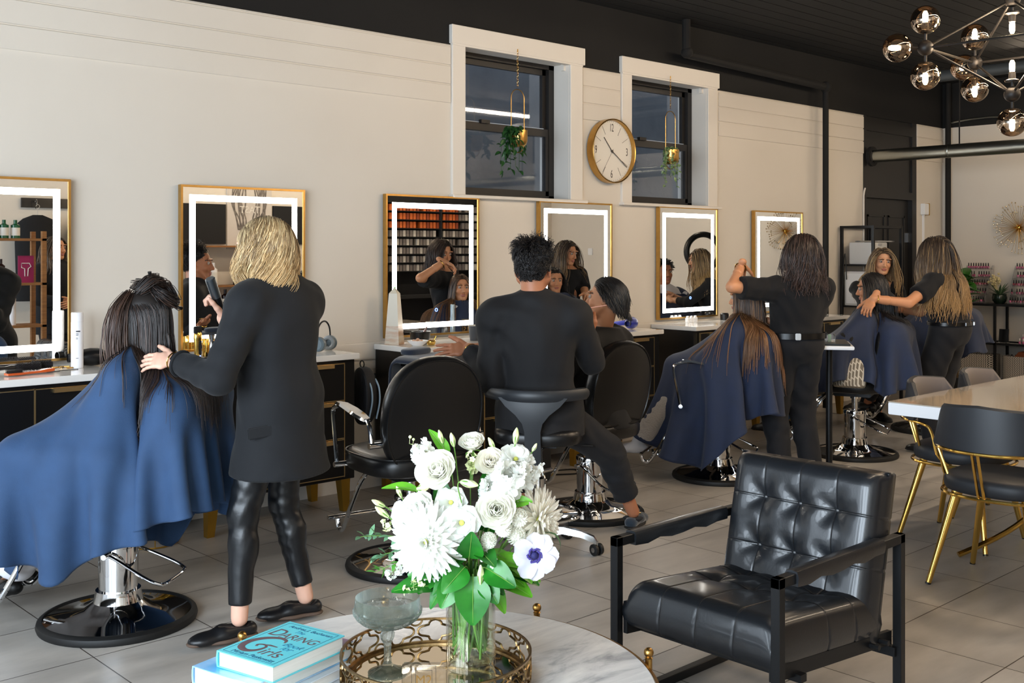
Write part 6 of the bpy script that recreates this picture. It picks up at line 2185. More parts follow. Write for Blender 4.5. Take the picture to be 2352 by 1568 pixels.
def stem_to(p, d, t, L=0.05, rad=0.0026):
	"""short stem from the flower back towards the mouth of the vase"""
	d = Vector(d)
	o = t.location
	neck = V0 + Vector((0, 0, TZ + VH))
	tgt = p + (neck - p).normalized() * min(0.085, 0.7 * (neck - p).length)
	MB().tube([q - o for q in bez(p, p - d * L * .5, tgt.lerp(p, .35), tgt, 8)], rad, 6).build('stem', M_stem, t)

def flower(name, lab, cat, p, d, group='white flowers in the vase'):
	t = thing(name, lab, cat, p, 0, group)
	return t, Matrix(frame_of(d))

def chrys(lab, p, d, R, m, name='chrysanthemum', back=0.0):
	t, M = flower(name, lab, 'flower', p, d)
	mb = MB()
	for k, (n_, L, l0, l1, br) in enumerate(((26, 1.0, -0.35, -0.15, .10), (27, .98, -.1, .05, .10), (26, .92, .15, .2, .10), (24, .82, .4, .45, .09), (20, .68, .62, .75, .08), (15, .5, .85, 1.1, .06), (10, .36, 1.1, 1.5, .04))):
		for j in range(n_):
			az = 2 * PI * (j + 0.5 * (k % 2)) / n_ + rf.uniform(-.05, .05)
			petal(mb, M, az, R * br, 0.04 * R * k, R * L * rf.uniform(.88, 1.04), R * 0.155, l0 + rf.uniform(-.12, .12), l1 + rf.uniform(-.15, .2), 0.35, 0, 0.75, 5)
	mb.build('petals', m, t)
	MB().ball(M @ Vector((0, 0, 0.12 * R)), R * 0.16, 12).build('flower_centre', M_yel, t)
	stem_to(p, d, t)

def rose(lab, p, d, R, m, opened=1.0, name='rose'):
	t, M = flower(name, lab, 'flower', p, d)
	mb = MB()
	n_ = 26
	for k in range(n_):
		q = k / (n_ - 1)
		az = k * 2.39996
		br = R * (0.05 + 0.30 * q)
		l0 = 1.15 - 0.55 * q * opened
		l1 = 1.75 - (1.15 * q) * opened
		petal(mb, M, az, br * .6, -0.25 * R * q, R * (0.95 + 0.25 * q), R * (0.7 + 0.75 * q), l0, l1, 0.32 - 0.12 * q, 0.02 * R * q, 0.5, 6, k)
	mb.build('petals', m, t)
	mb = MB()
	for k in range(5):
		petal(mb, M, 2 * PI * k / 5, R * .12, -0.42 * R, R * 0.6, R * .2, 0.2, -0.5, 0.2, 0, 0.9, 4)
	mb.build('sepals', M_stem, t)
	stem_to(p - Vector(d) * R * 0.4, d, t)

def open_flower(lab, p, d, R, m, name='lisianthus', n_=12, wav=0.10):
	t, M = flower(name, lab, 'flower', p, d)
	mb = MB()
	for k in range(n_):
		q = (k // 5) / max(1, n_ // 5)
		petal(mb, M, k * 2.39996, R * .08, -0.1 * R + 0.12 * R * q, R * (1.05 - .25 * q), R * (0.95 - .2 * q), 0.75 + .35 * q, 0.15 + .8 * q, 0.12, wav * R * .5, 0.9, 6, k)
	mb.build('petals', m, t)
	MB().ball(M @ Vector((0, 0, 0.12 * R)), R * .14, 10).build('flower_centre', M_yel, t)
	stem_to(p, d, t)

def stock(lab, p, d, R, m, n_=20):
	t, M = flower('stock_flower', lab, 'flower', p, d)
	mb = MB()
	ax = Vector(d)
	for k in range(n_):
		a = k * 2.39996
		h = (k / n_ - 0.5) * 2.0 * R
		dd = (Vector(frame_of(d) @ Vector((math.cos(a), math.sin(a), 0.35)))).normalized()
		c = ax * h + dd * R * 0.42
		Mf = Matrix.Translation(c) @ frame_of(dd)
		for j in range(7):
			petal(mb, Mf, j * 2.39996, R * .03, 0.02 * R * j, R * rf.uniform(.36, .48), R * .42, .7, .05 + .12 * j, .1, .06 * R, .5, 4, k + j)
	mb.build('florets', m, t)
	stem_to(p - ax * R * 0.6, d, t)

def pompon(lab, p, d, R, m):
	t, M = flower('button_chrysanthemum', lab, 'flower', p, d, 'small button chrysanthemums in the vase')
	mb = MB()
	n_ = 90
	for k in range(n_):
		z = 1 - 1.45 * (k + .5) / n_
		a = k * 2.39996
		s = math.sqrt(max(0, 1 - z * z))
		dd = Vector((s * math.cos(a), s * math.sin(a), z))
		Mf = M @ Matrix.Translation(dd * R * .62) @ frame_of(dd)
		petal(mb, Mf, a, 0, 0, R * .42, R * .26, 1.25, 0.9, .3, 0, .5, 3)
	mb.ball(M @ Vector((0, 0, 0)), R * .66, 14)
	mb.build('petals', m, t)
	stem_to(p - Vector(d) * R * 0.4, d, t, rad=0.0018)

def anemone(lab, p, d, R):
	t, M = flower('anemone', lab, 'flower', p, d)
	mb = MB()
	for k in range(8):
		petal(mb, M, 2 * PI * k / 8 + (.2 if k % 2 else 0), R * .06, 0.015 * R * (k % 2), R * rf.uniform(.9, 1.05), R * .82, .45 + .1 * (k % 2), .02, .12, .03 * R, .8, 6, k)
	mb.build('petals', M_anem, t)
	MB().ball(M @ Vector((0, 0, .12 * R)), R * .17, 16, (1, 1, 1)).build('flower_centre', M_indigo, t)
	mb = MB()
	for k in range(54):
		a = k * 2.39996
		rr = R * (.22 + .12 * ((k * 37) % 10) / 10)
		q = M @ Vector((rr * math.cos(a), rr * math.sin(a), .16 * R))
		mb.tube([M @ Vector((.1 * R * math.cos(a), .1 * R * math.sin(a), .04 * R)), q], .0006, 3)
		mb.ball(q, .0021, 6)
	mb.build('stamens', M_ink2, t)
	stem_to(p, d, t)

def bud(lab, p, d, L, W, m, name='lisianthus_bud'):
	t, M = flower(name, lab, 'flower bud', p, d, 'pale green flower buds in the vase')
	mb = MB()
	rings = []
	for i in range(9):
		q = i / 8
		rr = W / 2 * (math.sin(PI * min(1, q * .86 + .10)) ** .8)
		tw = q * 1.6
		rings.append([M @ Vector((rr * (1 + .10 * math.cos(5 * (2 * PI * j / 15))) * math.cos(2 * PI * j / 15 + tw), rr * (1 + .10 * math.cos(5 * (2 * PI * j / 15))) * math.sin(2 * PI * j / 15 + tw), L * q)) for j in range(15)])
	mb.rings(rings)
	mb.build('closed_petals', m, t)
	mb = MB()
	for k in range(5):
		petal(mb, M, 2 * PI * k / 5, W * .2, 0.0, L * .55, W * .22, 1.0, 1.55, .1, 0, .95, 4)
	mb.build('sepals', M_stem, t)
	stem_to(p, d, t, .04, .0016)

chrys('big white spider chrysanthemum at the lower left of the bouquet', fp(-.095, .795, .105), dirv(-.25, .12, 1), .088, M_petal)
chrys('cream chrysanthemum facing right at the right side of the bouquet', fp(.158, .825, .02), dirv(.85, -.05, .5), .078, M_blush)
rose('large white rose at the upper left of the bouquet', fp(-.075, .945, .055), dirv(-.15, .45, .8), .045, M_cream)
rose('large cream rose right of the bouquet centre', fp(.062, .862, .085), dirv(.1, .35, 1), .045, M_cream)
rose('small white rose at the very top of the bouquet', fp(.004, .995, -.01), dirv(0, .8, .5), .031, M_cream, .9)
rose('blush white rose below the top rose', fp(.047, .958, .015), dirv(.15, .5, .8), .032, M_blush, 1.1)
rose('white rose above the spider chrysanthemum', fp(-.118, .852, .055), dirv(-.4, .4, .8), .040, M_petal, 1.1)
rose('half open white rosebud right of the spider chrysanthemum', fp(-.036, .788, .105), dirv(.25, .3, .9), .022, M_cream, .55)
open_flower('star shaped white lisianthus in the middle of the bouquet', fp(-.017, .838, .105), dirv(0, .15, 1), .046, M_petal)
open_flower('white lisianthus at the left edge of the bouquet', fp(-.150, .838, .05), dirv(-.6, .2, .7), .042, M_petal)
open_flower('white lisianthus at the upper right of the bouquet', fp(.108, .965, .01), dirv(.3, .7, .6), .042, M_petal)
open_flower('white lisianthus partly hidden behind the middle of the bouquet', fp(-.045, .872, .05), dirv(0, .3, 1), .040, M_petal)
stock('ruffled white stock in the upper right of the bouquet', fp(.088, .915, .055), dirv(.2, .7, .6), .050, M_petal, 24)
stock('ruffled white stock at the right edge above the cream chrysanthemum', fp(.132, .925, .02), dirv(.4, .8, .3), .038, M_petal)
stock('ruffled white stock left of the large white rose', fp(-.105, .965, .02), dirv(-.4, .8, .3), .036, M_petal)
stock('ruffled white stock behind the cream rose', fp(.055, .895, .03), dirv(.1, .5, .8), .042, M_petal)
pompon('uppermost white button chrysanthemum, right of the cream rose', fp(.116, .842, .075), dirv(.3, .3, 1), .023, M_cream)
pompon('white button chrysanthemum just below the cream rose', fp(.080, .822, .095), dirv(.1, .2, 1), .021, M_cream)
pompon('white button chrysanthemum beside the cream chrysanthemum', fp(.110, .800, .075), dirv(.3, -.1, 1), .024, M_cream)
pompon('lowest white button chrysanthemum, below the cream rose', fp(.046, .795, .10), dirv(0, .1, 1), .020, M_cream)
anemone('white anemone with dark blue centre at the lower right of the bouquet', fp(.152, .760, .095), dirv(.15, .05, 1), .054)
for (a, z, tw, d_, L, W, lab) in ((-.068, 1.005, .0, (-.3, 1, .1), .034, .012, 'pale bud at the top left, left of the top rose'), (-.040, .998, .01, (-.2, 1, .2), .036, .013, 'pale bud just left of the top rose'),
								  (.058, .990, .0, (-.4, .8, .2), .034, .012, 'pale bud just right of the top rose'), (.108, 1.005, .01, (.1, 1, .1), .040, .015, 'tall pale bud at the top right, before the grey stool strut'),
								  (-.205, .858, .03, (-.8, .45, .2), .036, .013, 'upper of two pale buds at the left edge'), (-.195, .835, .04, (-.7, .6, .2), .042, .015, 'lower of two pale buds at the left edge'),
								  (-.165, .880, .03, (-.4, .9, .1), .030, .011, 'pale bud above the two buds at the left edge'), (-.125, .905, .05, (.6, .25, .6), .046, .018, 'pale green bud below the large white rose'),
								  (-.02, .930, .09, (.9, -.1, .4), .046, .018, 'pale green bud right of the large white rose'), (.028, .700, .125, (0, 1, .05), .046, .015, 'pale bud hanging among the dark leaves at the bottom'), (.150, .985, .0, (.5, .9, 0), .022, .009, 'tiny pale bud at the top right edge')):
	bud(lab, fp(a, z, tw), dirv(*d_), L, W, M_bud)

def leaf_thing(name, lab, p, d, up, L, W, m, group, fold=.18, droop=.3, n=8):
	t = thing(name, lab, 'leaf', p, 0, group)
	lb = MB()
	d, up = Vector(d), Vector(up)
	s = d.cross(up).normalized()
	nn = s.cross(d)
	rows = []
	for i in range(n + 1):
		q = i / n
		wd = W * (math.sin(PI * min(1, .05 + .93 * q ** .8)) ** .75)
		cc = d * L * q - nn * droop * L * q * q
		rows.append([cc + s * wd / 2 * k + nn * (abs(k) * wd * fold + .02 * wd * math.sin(9 * q + 3 * k)) for k in (-1, -.5, 0, .5, 1)])
	lb.rings(rows, closed=False)
	lb.build('blade', m, t)
	MB().tube([d * L * q - nn * (droop * L * q * q - .001) for q in (0, .25, .5, .75, .95)], [.0014, .0012, .001, .0008, .0004], 5).build('midrib', M_stem, t)
	stem_to(p, d, t, .03, .0017)

for (a, z, tw, d_, up, L, W, m, lab) in (
	(-.125, .895, .03, (-1, .35, .1), (0, 1, .4), .085, .034, M_leafb, 'bright serrated leaf sticking out at the left'),
	(-.055, .975, .0, (-.5, .9, .1), (.5, .3, .9), .075, .032, M_leafb, 'bright leaf above the large white rose'),
	(-.03, .745, .085, (-1, -.15, .3), (.1, .6, .9), .115, .062, M_leafd, 'broad green leaf under the spider chrysanthemum'),
	(-.01, .735, .11, (-.55, -.45, .6), (.1, .5, 1), .075, .062, M_leafd, 'dark round leaf at the lower left above the vase'),
	(-.035, .70, .10, (-.4, -.7, .5), (0, .3, 1), .065, .058, M_leafd, 'small round leaf hanging left over the vase rim'),
	(.01, .715, .115, (0, -1, .45), (0, .2, 1), .105, .085, M_leafd, 'largest leaf hanging down over the front of the vase'),
	(.0, .755, .10, (.1, .75, .7), (0, -.5, 1), .075, .065, M_leafd, 'upright leaf in the middle under the lisianthus'),
	(.04, .735, .115, (.75, -.25, .6), (0, .5, 1), .080, .062, M_leafd, 'bright lit leaf right of centre above the vase'),
	(.035, .705, .11, (.45, -.55, .6), (0, .4, 1), .060, .052, M_leafd, 'small leaf below the bright lit leaf'),
	(.06, .735, .06, (1, .1, .4), (0, 1, .5), .110, .042, M_leafb, 'long leaf pointing right below the anemone'),
	(.07, .715, .04, (1, -.15, .3), (0, .9, .5), .100, .050, M_leafd, 'dark wavy leaf at the lower right'),
	(.10, .87, .05, (.8, .3, .5), (0, .6, .8), .05, .032, M_leafb, 'small bright leaf beside the white stock'),
	(.03, .86, -.02, (.2, 1, .1), (0, 0, 1), .09, .04, M_leafd, 'dark leaf inside the bouquet behind the roses'),
	(-.06, .83, -.02, (-.2, 1, .1), (0, 0, 1), .09, .05, M_leafd, 'dark leaf inside the bouquet behind the lisianthus'),
	(.10, .77, .0, (.6, .5, .2), (0, .5, 1), .09, .06, M_leafd, 'dark leaf behind the anemone'),
	(.03, .80, .03, (.3, .6, .5), (0, -.4, 1), .08, .06, M_leafd, 'dark leaf behind the button chrysanthemums'),
	(-.09, .74, .02, (-.8, .3, .2), (0, .6, .8), .09, .05, M_leafd, 'dark leaf behind the spider chrysanthemum')):
	leaf_thing('salal_leaf', lab, fp(a, z, tw), dirv(*d_), dirv(*up), L, W, m, 'green leaves in the vase')
for k in range(20):
	a_ = -.17 + .34 * ((k * 7) % 20) / 19
	z_ = .675 + .10 * ((k * 11) % 20) / 19
	sd = ('left', 'right')[a_ > 0]
	m_ = (M_leafd, M_leafd, M_leafb)[k % 3]
	leaf_thing('filler_leaf', 'green filler leaf low on the %s side of the bouquet' % sd, fp(a_ * .45, z_, .02 + .05 * rf.random()), dirv(a_ * 6 + rf.uniform(-.3, .3), rf.uniform(-.55, .25), rf.uniform(.1, .8)), dirv(rf.uniform(-.2, .2), 1, .5), rf.uniform(.075, .11), rf.uniform(.04, .065), m_, 'filler leaves low on the %s of the bouquet' % sd)
# looping blade of grass at the right
t = thing('lily_grass', 'long green blade looping round at the right side of the bouquet', 'leaf', fp(.09, .72, .05))
pts = spline([fp(.02, .70, .04), fp(.12, .715, .07), fp(.185, .735, .07), (fp(.215, .765, .06)), fp(.205, .795, .05), fp(.175, .80, .045)], 6)
rows = []
for i, q in enumerate(pts):
	wd = .013 * math.sin(PI * (i + 1.5) / (len(pts) + 2)) + .003
	dd = (pts[min(i + 1, len(pts) - 1)] - pts[max(i - 1, 0)]).normalized()
	s = (FT * .8 + Vector((0, 0, .4)) - dd * dd.dot(FT * .8 + Vector((0, 0, .4)))).normalized()
	q = q - t.location
	rows.append([q - s * wd, q, q + s * wd])
MB().rings(rows, closed=False).build('blade', M_leafd, t)

def sprig(name, lab, p0, p1, n_, lf, m, kind, group):
	t = thing(name, lab, 'sprig', p0, 0, group)
	a = Vector((0, 0, 0))
	b = p1 - p0
	pts = bez(a, a + b * .4 + Vector((0, 0, .012)), a + b * .8 + Vector((0, 0, .008)), b, 10)
	MB().tube(pts, [.0016 - .0001 * i for i in range(11)], 5).build('twig', M_stem, t)
	mb = MB()
	for k in range(n_):
		q = pts[1 + (k * 9) // max(1, n_ - 1)]
		dd = Vector((rf.gauss(0, 1), rf.gauss(0, 1), rf.gauss(0, 1))).normalized()
		if kind == 'leaf':
			dd = (b.normalized() * .7 + dd * .8).normalized()
			leafy(mb, q, dd, (0.2, -.3, 1), lf * rf.uniform(.8, 1.15), lf * .48, .1, 4, .2)
		else:
			c = q + dd * rf.uniform(.006, .018)
			mb.tube([q, c], .0005, 3)
			if kind == 'berry':
				mb.ball(c, rf.uniform(.0028, .0046), 7)
			else:
				Mf = Matrix.Translation(c) @ frame_of(dd)
				for j in range(5):
					petal(mb, Mf, 2 * PI * j / 5, .001, 0, .0065, .0065, .5, .1, .15, 0, .4, 3)
	mb.build('leaves' if kind == 'leaf' else 'blossoms', m, t)
	stem_to(p0, (p1 - p0).normalized(), t, .03, .0014)

G = 'leafy and blossom sprigs in the vase'
sprig('eucalyptus_sprig', 'longest grey green sprig sticking out at the left', fp(-.10, .775, .04), fp(-.262, .79, .05), 22, .026, M_euc, 'leaf', G)
sprig('eucalyptus_sprig', 'grey green sprig just below the longest one at the left', fp(-.10, .76, .05), fp(-.228, .745, .07), 24, .026, M_euc, 'leaf', G)
sprig('eucalyptus_sprig', 'lowest grey green sprig at the left', fp(-.09, .74, .05), fp(-.222, .712, .07), 20, .024, mat('fresh green leaf', rgb(96, 168, 70), .5), 'leaf', G)
sprig('waxflower_sprig', 'tiny white blossoms below the spider chrysanthemum at the left', fp(-.10, .755, .06), fp(-.195, .700, .08), 34, .01, M_petal, 'blossom', G)
sprig('waxflower_sprig', 'yellowish tiny blossoms left of the spider chrysanthemum', fp(-.12, .80, .03), fp(-.205, .815, .04), 30, .01, M_bud, 'blossom', G)
sprig('waxflower_sprig', 'tiny white blossoms left of the vase rim', fp(-.06, .72, .06), fp(-.145, .668, .08), 26, .01, M_bud, 'blossom', G)
sprig('waxflower_sprig', 'tiny blossoms under the top rose', fp(.0, .93, .01), fp(.005, .975, .02), 22, .01, M_bud, 'blossom', G)
sprig('berry_sprig', 'white berry sprig below the button chrysanthemums', fp(.03, .77, .09), fp(.07, .715, .115), 46, .01, M_petal, 'berry', G)
sprig('stock_bud_sprig', 'pale budding stock tip at the top left of the bouquet', fp(-.09, .96, .01), fp(-.148, 1.005, .01), 16, .01, M_bud, 'berry', G)
# stalks standing in the water and fanning out above the rim: too tangled to count
mbs = MB()
for k in range(60):
	a = rf.uniform(0, 2 * PI)
	b = a + (rf.uniform(-.7, .7) if k % 2 else rf.uniform(1.6, 4.6))
	ra, rb_ = .047 * math.sqrt(rf.uniform(.1, 1)), .047 * math.sqrt(rf.uniform(.35, 1))
	p0 = Vector((ra * math.cos(a), ra * math.sin(a), rf.uniform(.026, .06)))
	p1 = Vector((rb_ * math.cos(b), rb_ * math.sin(b), VH - .01))
	pts = [p0, p0.lerp(p1, .5) + Vector((0, 0, .004)), p1]
	if k % 4 != 3:
		pts.append(p1 + (p1 - p0).normalized() * rf.uniform(.05, .13))
	w_ = rf.uniform(.0022, .0036)
	mbs.tube(pts, [w_, w_ * 1.25, w_, w_ * .8][:len(pts)] if k % 3 else [w_ * .6, w_ * 2.2, w_ * 1.2, w_ * .6][:len(pts)], 6)
tag(mbs.build('flower_stems', M_stem, loc=(VX, VY, TZ)), 'tangle of green stems standing in the water of the glass vase', 'stems', None, 'stuff')
# ================================================================ people: signed-distance bodies, strand hair, simulated capes
A3 = lambda v: np.array(v, float)

def nrm(v):
	v = np.asarray(v, float)
	return v / (np.linalg.norm(v) + 1e-12)

class Sdf:
	def __init__(s, lo, hi, h):
		s.lo = np.asarray(lo, float)
		s.h = h
		s.n = np.ceil((np.asarray(hi, float) - s.lo) / h).astype(int) + 1
		s.d = np.full(s.n, 0.5, np.float32)
		s.ax = [s.lo[i] + h * np.arange(s.n[i]) for i in range(3)]

	def _sl(s, lo, hi):
		a = np.clip(np.floor((np.asarray(lo) - s.lo) / s.h).astype(int), 0, s.n - 1)
		b = np.clip(np.ceil((np.asarray(hi) - s.lo) / s.h).astype(int) + 1, 1, s.n)
		if (b <= a).any():
			return None, None
		sl = tuple(slice(a[i], b[i]) for i in range(3))
		X = np.meshgrid(*[s.ax[i][sl[i]] for i in range(3)], indexing='ij')
		return sl, np.stack(X, -1)

	def _mix(s, sl, f, k, op):
		a = s.d[sl]
		if op == 'sub':
			f = -f
			h = np.clip(0.5 - 0.5 * (a - f) / k, 0, 1)
			s.d[sl] = a + (f - a) * h + k * h * (1 - h)
		else:
			h = np.clip(0.5 + 0.5 * (a - f) / k, 0, 1)
			s.d[sl] = a + (f - a) * h - k * h * (1 - h)

	def cap(s, p0, p1, r0, r1=None, k=0.015, flat=None, op='add'):
		"""flat = (axis, factor): thinner along axis by factor"""
		p0, p1 = A3(p0), A3(p1)
		r1 = r0 if r1 is None else r1
		R = max(r0, r1) + k + 2 * s.h
		sl, P = s._sl(np.minimum(p0, p1) - R, np.maximum(p0, p1) + R)
		if sl is None:
			return s
		q = P - p0
		ba = p1 - p0
		t = np.clip((q @ ba) / (ba @ ba + 1e-12), 0, 1)
		v = q - t[..., None] * ba
		sc = 1.0
		if flat is not None:
			n = nrm(flat[0])
			v = v + ((v @ n) * (1 / flat[1] - 1))[..., None] * n
			sc = 0.5 + 0.5 * flat[1]
		f = (np.sqrt((v * v).sum(-1)) - (r0 + (r1 - r0) * t)) * sc
		s._mix(sl, f.astype(np.float32), k, op)
		return s

	def ell(s, c, r, R=None, k=0.02, op='add'):
		c, r = A3(c), A3(r)
		m = r.max() + k + 2 * s.h
		sl, P = s._sl(c - m, c + m)
		if sl is None:
			return s
		q = P - c
		if R is not None:
			q = q @ R
		g = np.sqrt(((q / r) ** 2).sum(-1))
		g2 = np.sqrt(((q / (r * r)) ** 2).sum(-1)) + 1e-9
		f = g * (g - 1) / g2
		s._mix(sl, f.astype(np.float32), k, op)
		return s

	def clip(s, c, n, lo=None, hi=None):
		"""keep the side n points away from (drop n.(p-c) > 0), optionally only inside a box"""
		sl, P = s._sl(s.lo if lo is None else lo, s.ax_hi() if hi is None else hi)
		if sl is None:
			return s
		f = ((P - A3(c)) @ nrm(n)).astype(np.float32)
		s.d[sl] = np.maximum(s.d[sl], f)
		return s

	def ax_hi(s):
		return s.lo + s.h * (s.n - 1)

	def disp(s, fn):
		sl, P = s._sl(s.lo, s.ax_hi())
		m = np.abs(s.d) < 0.03
		s.d[m] += fn(P[m]).astype(np.float32)
		return s

	def mesh(s, smooth=1):
		d = s.d
		d[0], d[-1] = np.maximum(d[0], 1e-4), np.maximum(d[-1], 1e-4)
		d[:, 0], d[:, -1] = np.maximum(d[:, 0], 1e-4), np.maximum(d[:, -1], 1e-4)
		d[:, :, 0], d[:, :, -1] = np.maximum(d[:, :, 0], 1e-4), np.maximum(d[:, :, -1], 1e-4)
		ins = d < 0
		nx, ny, nz = d.shape
		c = np.zeros((nx - 1, ny - 1, nz - 1), np.int8)
		for i in (0, 1):
			for j in (0, 1):
				for k in (0, 1):
					c += ins[i:nx - 1 + i, j:ny - 1 + j, k:nz - 1 + k]
		act = np.argwhere((c > 0) & (c < 8))
		if len(act) == 0:
			return np.zeros((0, 3)), np.zeros((0, 4), int)
		idx = np.full(c.shape, -1, np.int32)
		idx[tuple(act.T)] = np.arange(len(act))
		acc = np.zeros((len(act), 3))
		cnt = np.zeros(len(act))
		for ax in range(3):
			o = [a for a in range(3) if a != ax]
			for u in (0, 1):
				for v in (0, 1):
					a = act.copy()
					a[:, o[0]] += u
					a[:, o[1]] += v
					b = a.copy()
					b[:, ax] += 1
					da, db = d[tuple(a.T)], d[tuple(b.T)]
					m = (da < 0) != (db < 0)
					t = np.where(m, da / np.where(m, da - db, 1), 0)
					p = a.astype(float)
					p[:, ax] += t
					acc[m] += p[m]
					cnt[m] += 1
		V = acc / cnt[:, None]
		F = []
		for ax in range(3):
			o = [a for a in range(3) if a != ax]
			sa = [slice(None)] * 3
			sb = [slice(None)] * 3
			sa[ax] = slice(0, -1)
			sb[ax] = slice(1, None)
			for flip in (0, 1):
				m = (ins[tuple(sa)] & ~ins[tuple(sb)]) if not flip else (~ins[tuple(sa)] & ins[tuple(sb)])
				e = np.argwhere(m)
				e = e[(e[:, o[0]] > 0) & (e[:, o[1]] > 0)]
				if len(e) == 0:
					continue
				q = []
				for u, v in ((0, 0), (1, 0), (1, 1), (0, 1)):
					z = e.copy()
					z[:, o[0]] -= u
					z[:, o[1]] -= v
					z = np.minimum(z, np.array(c.shape) - 1)
					q.append(idx[tuple(z.T)])
				q = np.stack(q, 1)
				q = q[(q >= 0).all(1)]
				F.append(q if (flip ^ (ax == 1)) else q[:, ::-1])
		F = np.concatenate(F)
		for _ in range(smooth):
			e = np.concatenate([F[:, [0, 1]], F[:, [1, 2]], F[:, [2, 3]], F[:, [3, 0]]])
			s_ = np.zeros_like(V)
			n_ = np.zeros(len(V))
			for k in range(3):
				s_[:, k] = np.bincount(e[:, 0], V[e[:, 1], k], len(V)) + np.bincount(e[:, 1], V[e[:, 0], k], len(V))
			n_ = np.bincount(e[:, 0], minlength=len(V)) + np.bincount(e[:, 1], minlength=len(V))
			V = 0.5 * V + 0.5 * s_ / np.maximum(n_, 1)[:, None]
		return s.lo + V * s.h, F

def ik(a, c, l1, l2, hint):
	a, c = A3(a), A3(c)
	d = c - a
	L = np.linalg.norm(d)
	if L > (l1 + l2) * 0.995:
		c = a + d / L * (l1 + l2) * 0.995
		d = c - a
		L = np.linalg.norm(d)
	if L < abs(l1 - l2) + 0.03:
		L = abs(l1 - l2) + 0.03
		c = a + nrm(d) * L
		d = c - a
	x = (l1 * l1 - l2 * l2 + L * L) / (2 * L)
	h = math.sqrt(max(0, l1 * l1 - x * x))
	u = d / L
	hv = A3(hint)
	hv = nrm(hv - u * (hv @ u))
	return a + u * x + hv * h, c

SKINS = {
	'fair': mat('fair skin', rgb(226, 178, 152), 0.5, sss=0.15, attr='tint'),
}

def skin_mat(name, c):
	return mat(name, c, 0.48, sss=0.12, attr='tint', bump=(220, 0.05, 0.001))

def hand_sdf(s, w, d, n, side, sc=1.0, curl=0.35, spread=0.2, thumb=0.5, curls=None):
	"""hand at wrist w, fingers along d, palm facing n; side +1: thumb towards d x n"""
	w, d = A3(w), nrm(d)
	n = nrm(A3(n) - d * (A3(n) @ d))
	a = np.cross(d, n) * side                     # towards the thumb
	k = 0.008 * sc
	s.cap(w - d * .05 * sc, w, .026 * sc, .0235 * sc, k, (n, .80))
	s.cap(w, w + d * .045 * sc, .025 * sc, .030 * sc, .012 * sc, (n, .52))
	s.cap(w + d * .05 * sc + a * .022 * sc, w + d * .05 * sc - a * .022 * sc, .022 * sc, .019 * sc, .012 * sc, (n, .62))
	s.cap(w + d * .078 * sc + a * .028 * sc, w + d * .074 * sc - a * .026 * sc, .0125 * sc, .011 * sc, .010 * sc)
	out = []
	for i, (off, L, r) in enumerate(((.030, .072, .0088), (.010, .081, .0092), (-.010, .075, .0088), (-.029, .058, .0078))):
		b = w + d * (.080 - (.004 if i == 3 else 0)) * sc + a * off * sc
		sp = spread * (1.5 - i) * .28
		fd = nrm(d + a * sp)
		cu = curl if curls is None else curls[i]
		ang = 0.0
		p = b
		for j, (fr, cj) in enumerate(((.45, .75), (.32, 1.0), (.23, .8))):
			ang += cu * cj
			dd = fd * math.cos(ang) + n * math.sin(ang)
			q = p + dd * L * fr * sc
			s.cap(p, q, r * (1 - .10 * j) * sc, r * (1 - .10 * (j + 1)) * sc, .004 * sc)
			p = q
		out.append(p)
	b = w + d * .018 * sc + a * .024 * sc
	td = nrm(d * .62 + a * (.75 - .3 * thumb) + n * .35 * thumb)
	p = b
	for L, r0, r1 in ((.040, .0145, .0115), (.032, .0112, .0098), (.026, .0098, .0078)):
		q = p + td * L * sc
		s.cap(p, q, r0 * sc, r1 * sc, .006 * sc)
		p = q
		td = nrm(td + d * .18 + n * .25 * thumb)
	return out, p

def head_sdf(s, T, sc, male=False):
	"""T(p): head local (x right, y forward, z up) -> world ; R for the ellipsoids"""
	R = np.stack([T(A3((1, 0, 0))) - T(A3((0, 0, 0))), T(A3((0, 1, 0))) - T(A3((0, 0, 0))), T(A3((0, 0, 1))) - T(A3((0, 0, 0)))], 1) / sc

	def e(c, r, k=.018, op='add'):
		s.ell(T(A3(c)), A3(r) * sc, R, k * sc, op)

	def c_(a, b, r0, r1, k=.014, op='add', flat=None):
		s.cap(T(A3(a)), T(A3(b)), r0 * sc, r1 * sc, k * sc, flat, op)
	e((0, -.012, .035), (.074, .094, .083))
	e((0, .028, -.005), (.062, .060, .085))
	jw = 1.08 if male else .96
	c_((0, .045, -.03), (0, .066, -.088), .048 * jw, .024 * jw, .02)
	for x in (-1, 1):
		c_((x * .050 * jw, .010, -.035), (x * .022, .058, -.084), .026, .020, .02)
		e((x * .036, .062, -.024), (.024, .022, .022), .014)
		e((x * .033, .086, .036), (.024, .012, .008), .012)
	c_((0, .086, .018), (0, .108, -.024), .0075, .0105, .010)
	for x in (-1, 1):
		e((x * .011, .098, -.029), (.0085, .010, .0075), .006)
		e((x * .0315, .097, .013), (.0185, .017, .0105), .010, 'sub')
		c_((x * .047, .074, .013), (x * .018, .088, .011), .003, .003, .004)
	e((0, .090, -.052), (.0225, .011, .0055), .005)
	e((0, .0885, -.0625), (.0195, .011, .0065), .005)
	c_((-.021, .0985, -.0572), (.021, .0985, -.0572), .0022, .0022, .004, 'sub')
	e((0, .070, -.090), (.018, .016, .015), .012)
	for x in (-1, 1):
		e((x * .0765, -.010, .000), (.0085, .019, .031), .006)
		e((x * .083, -.006, .002), (.005, .010, .018), .004, 'sub')
	return R

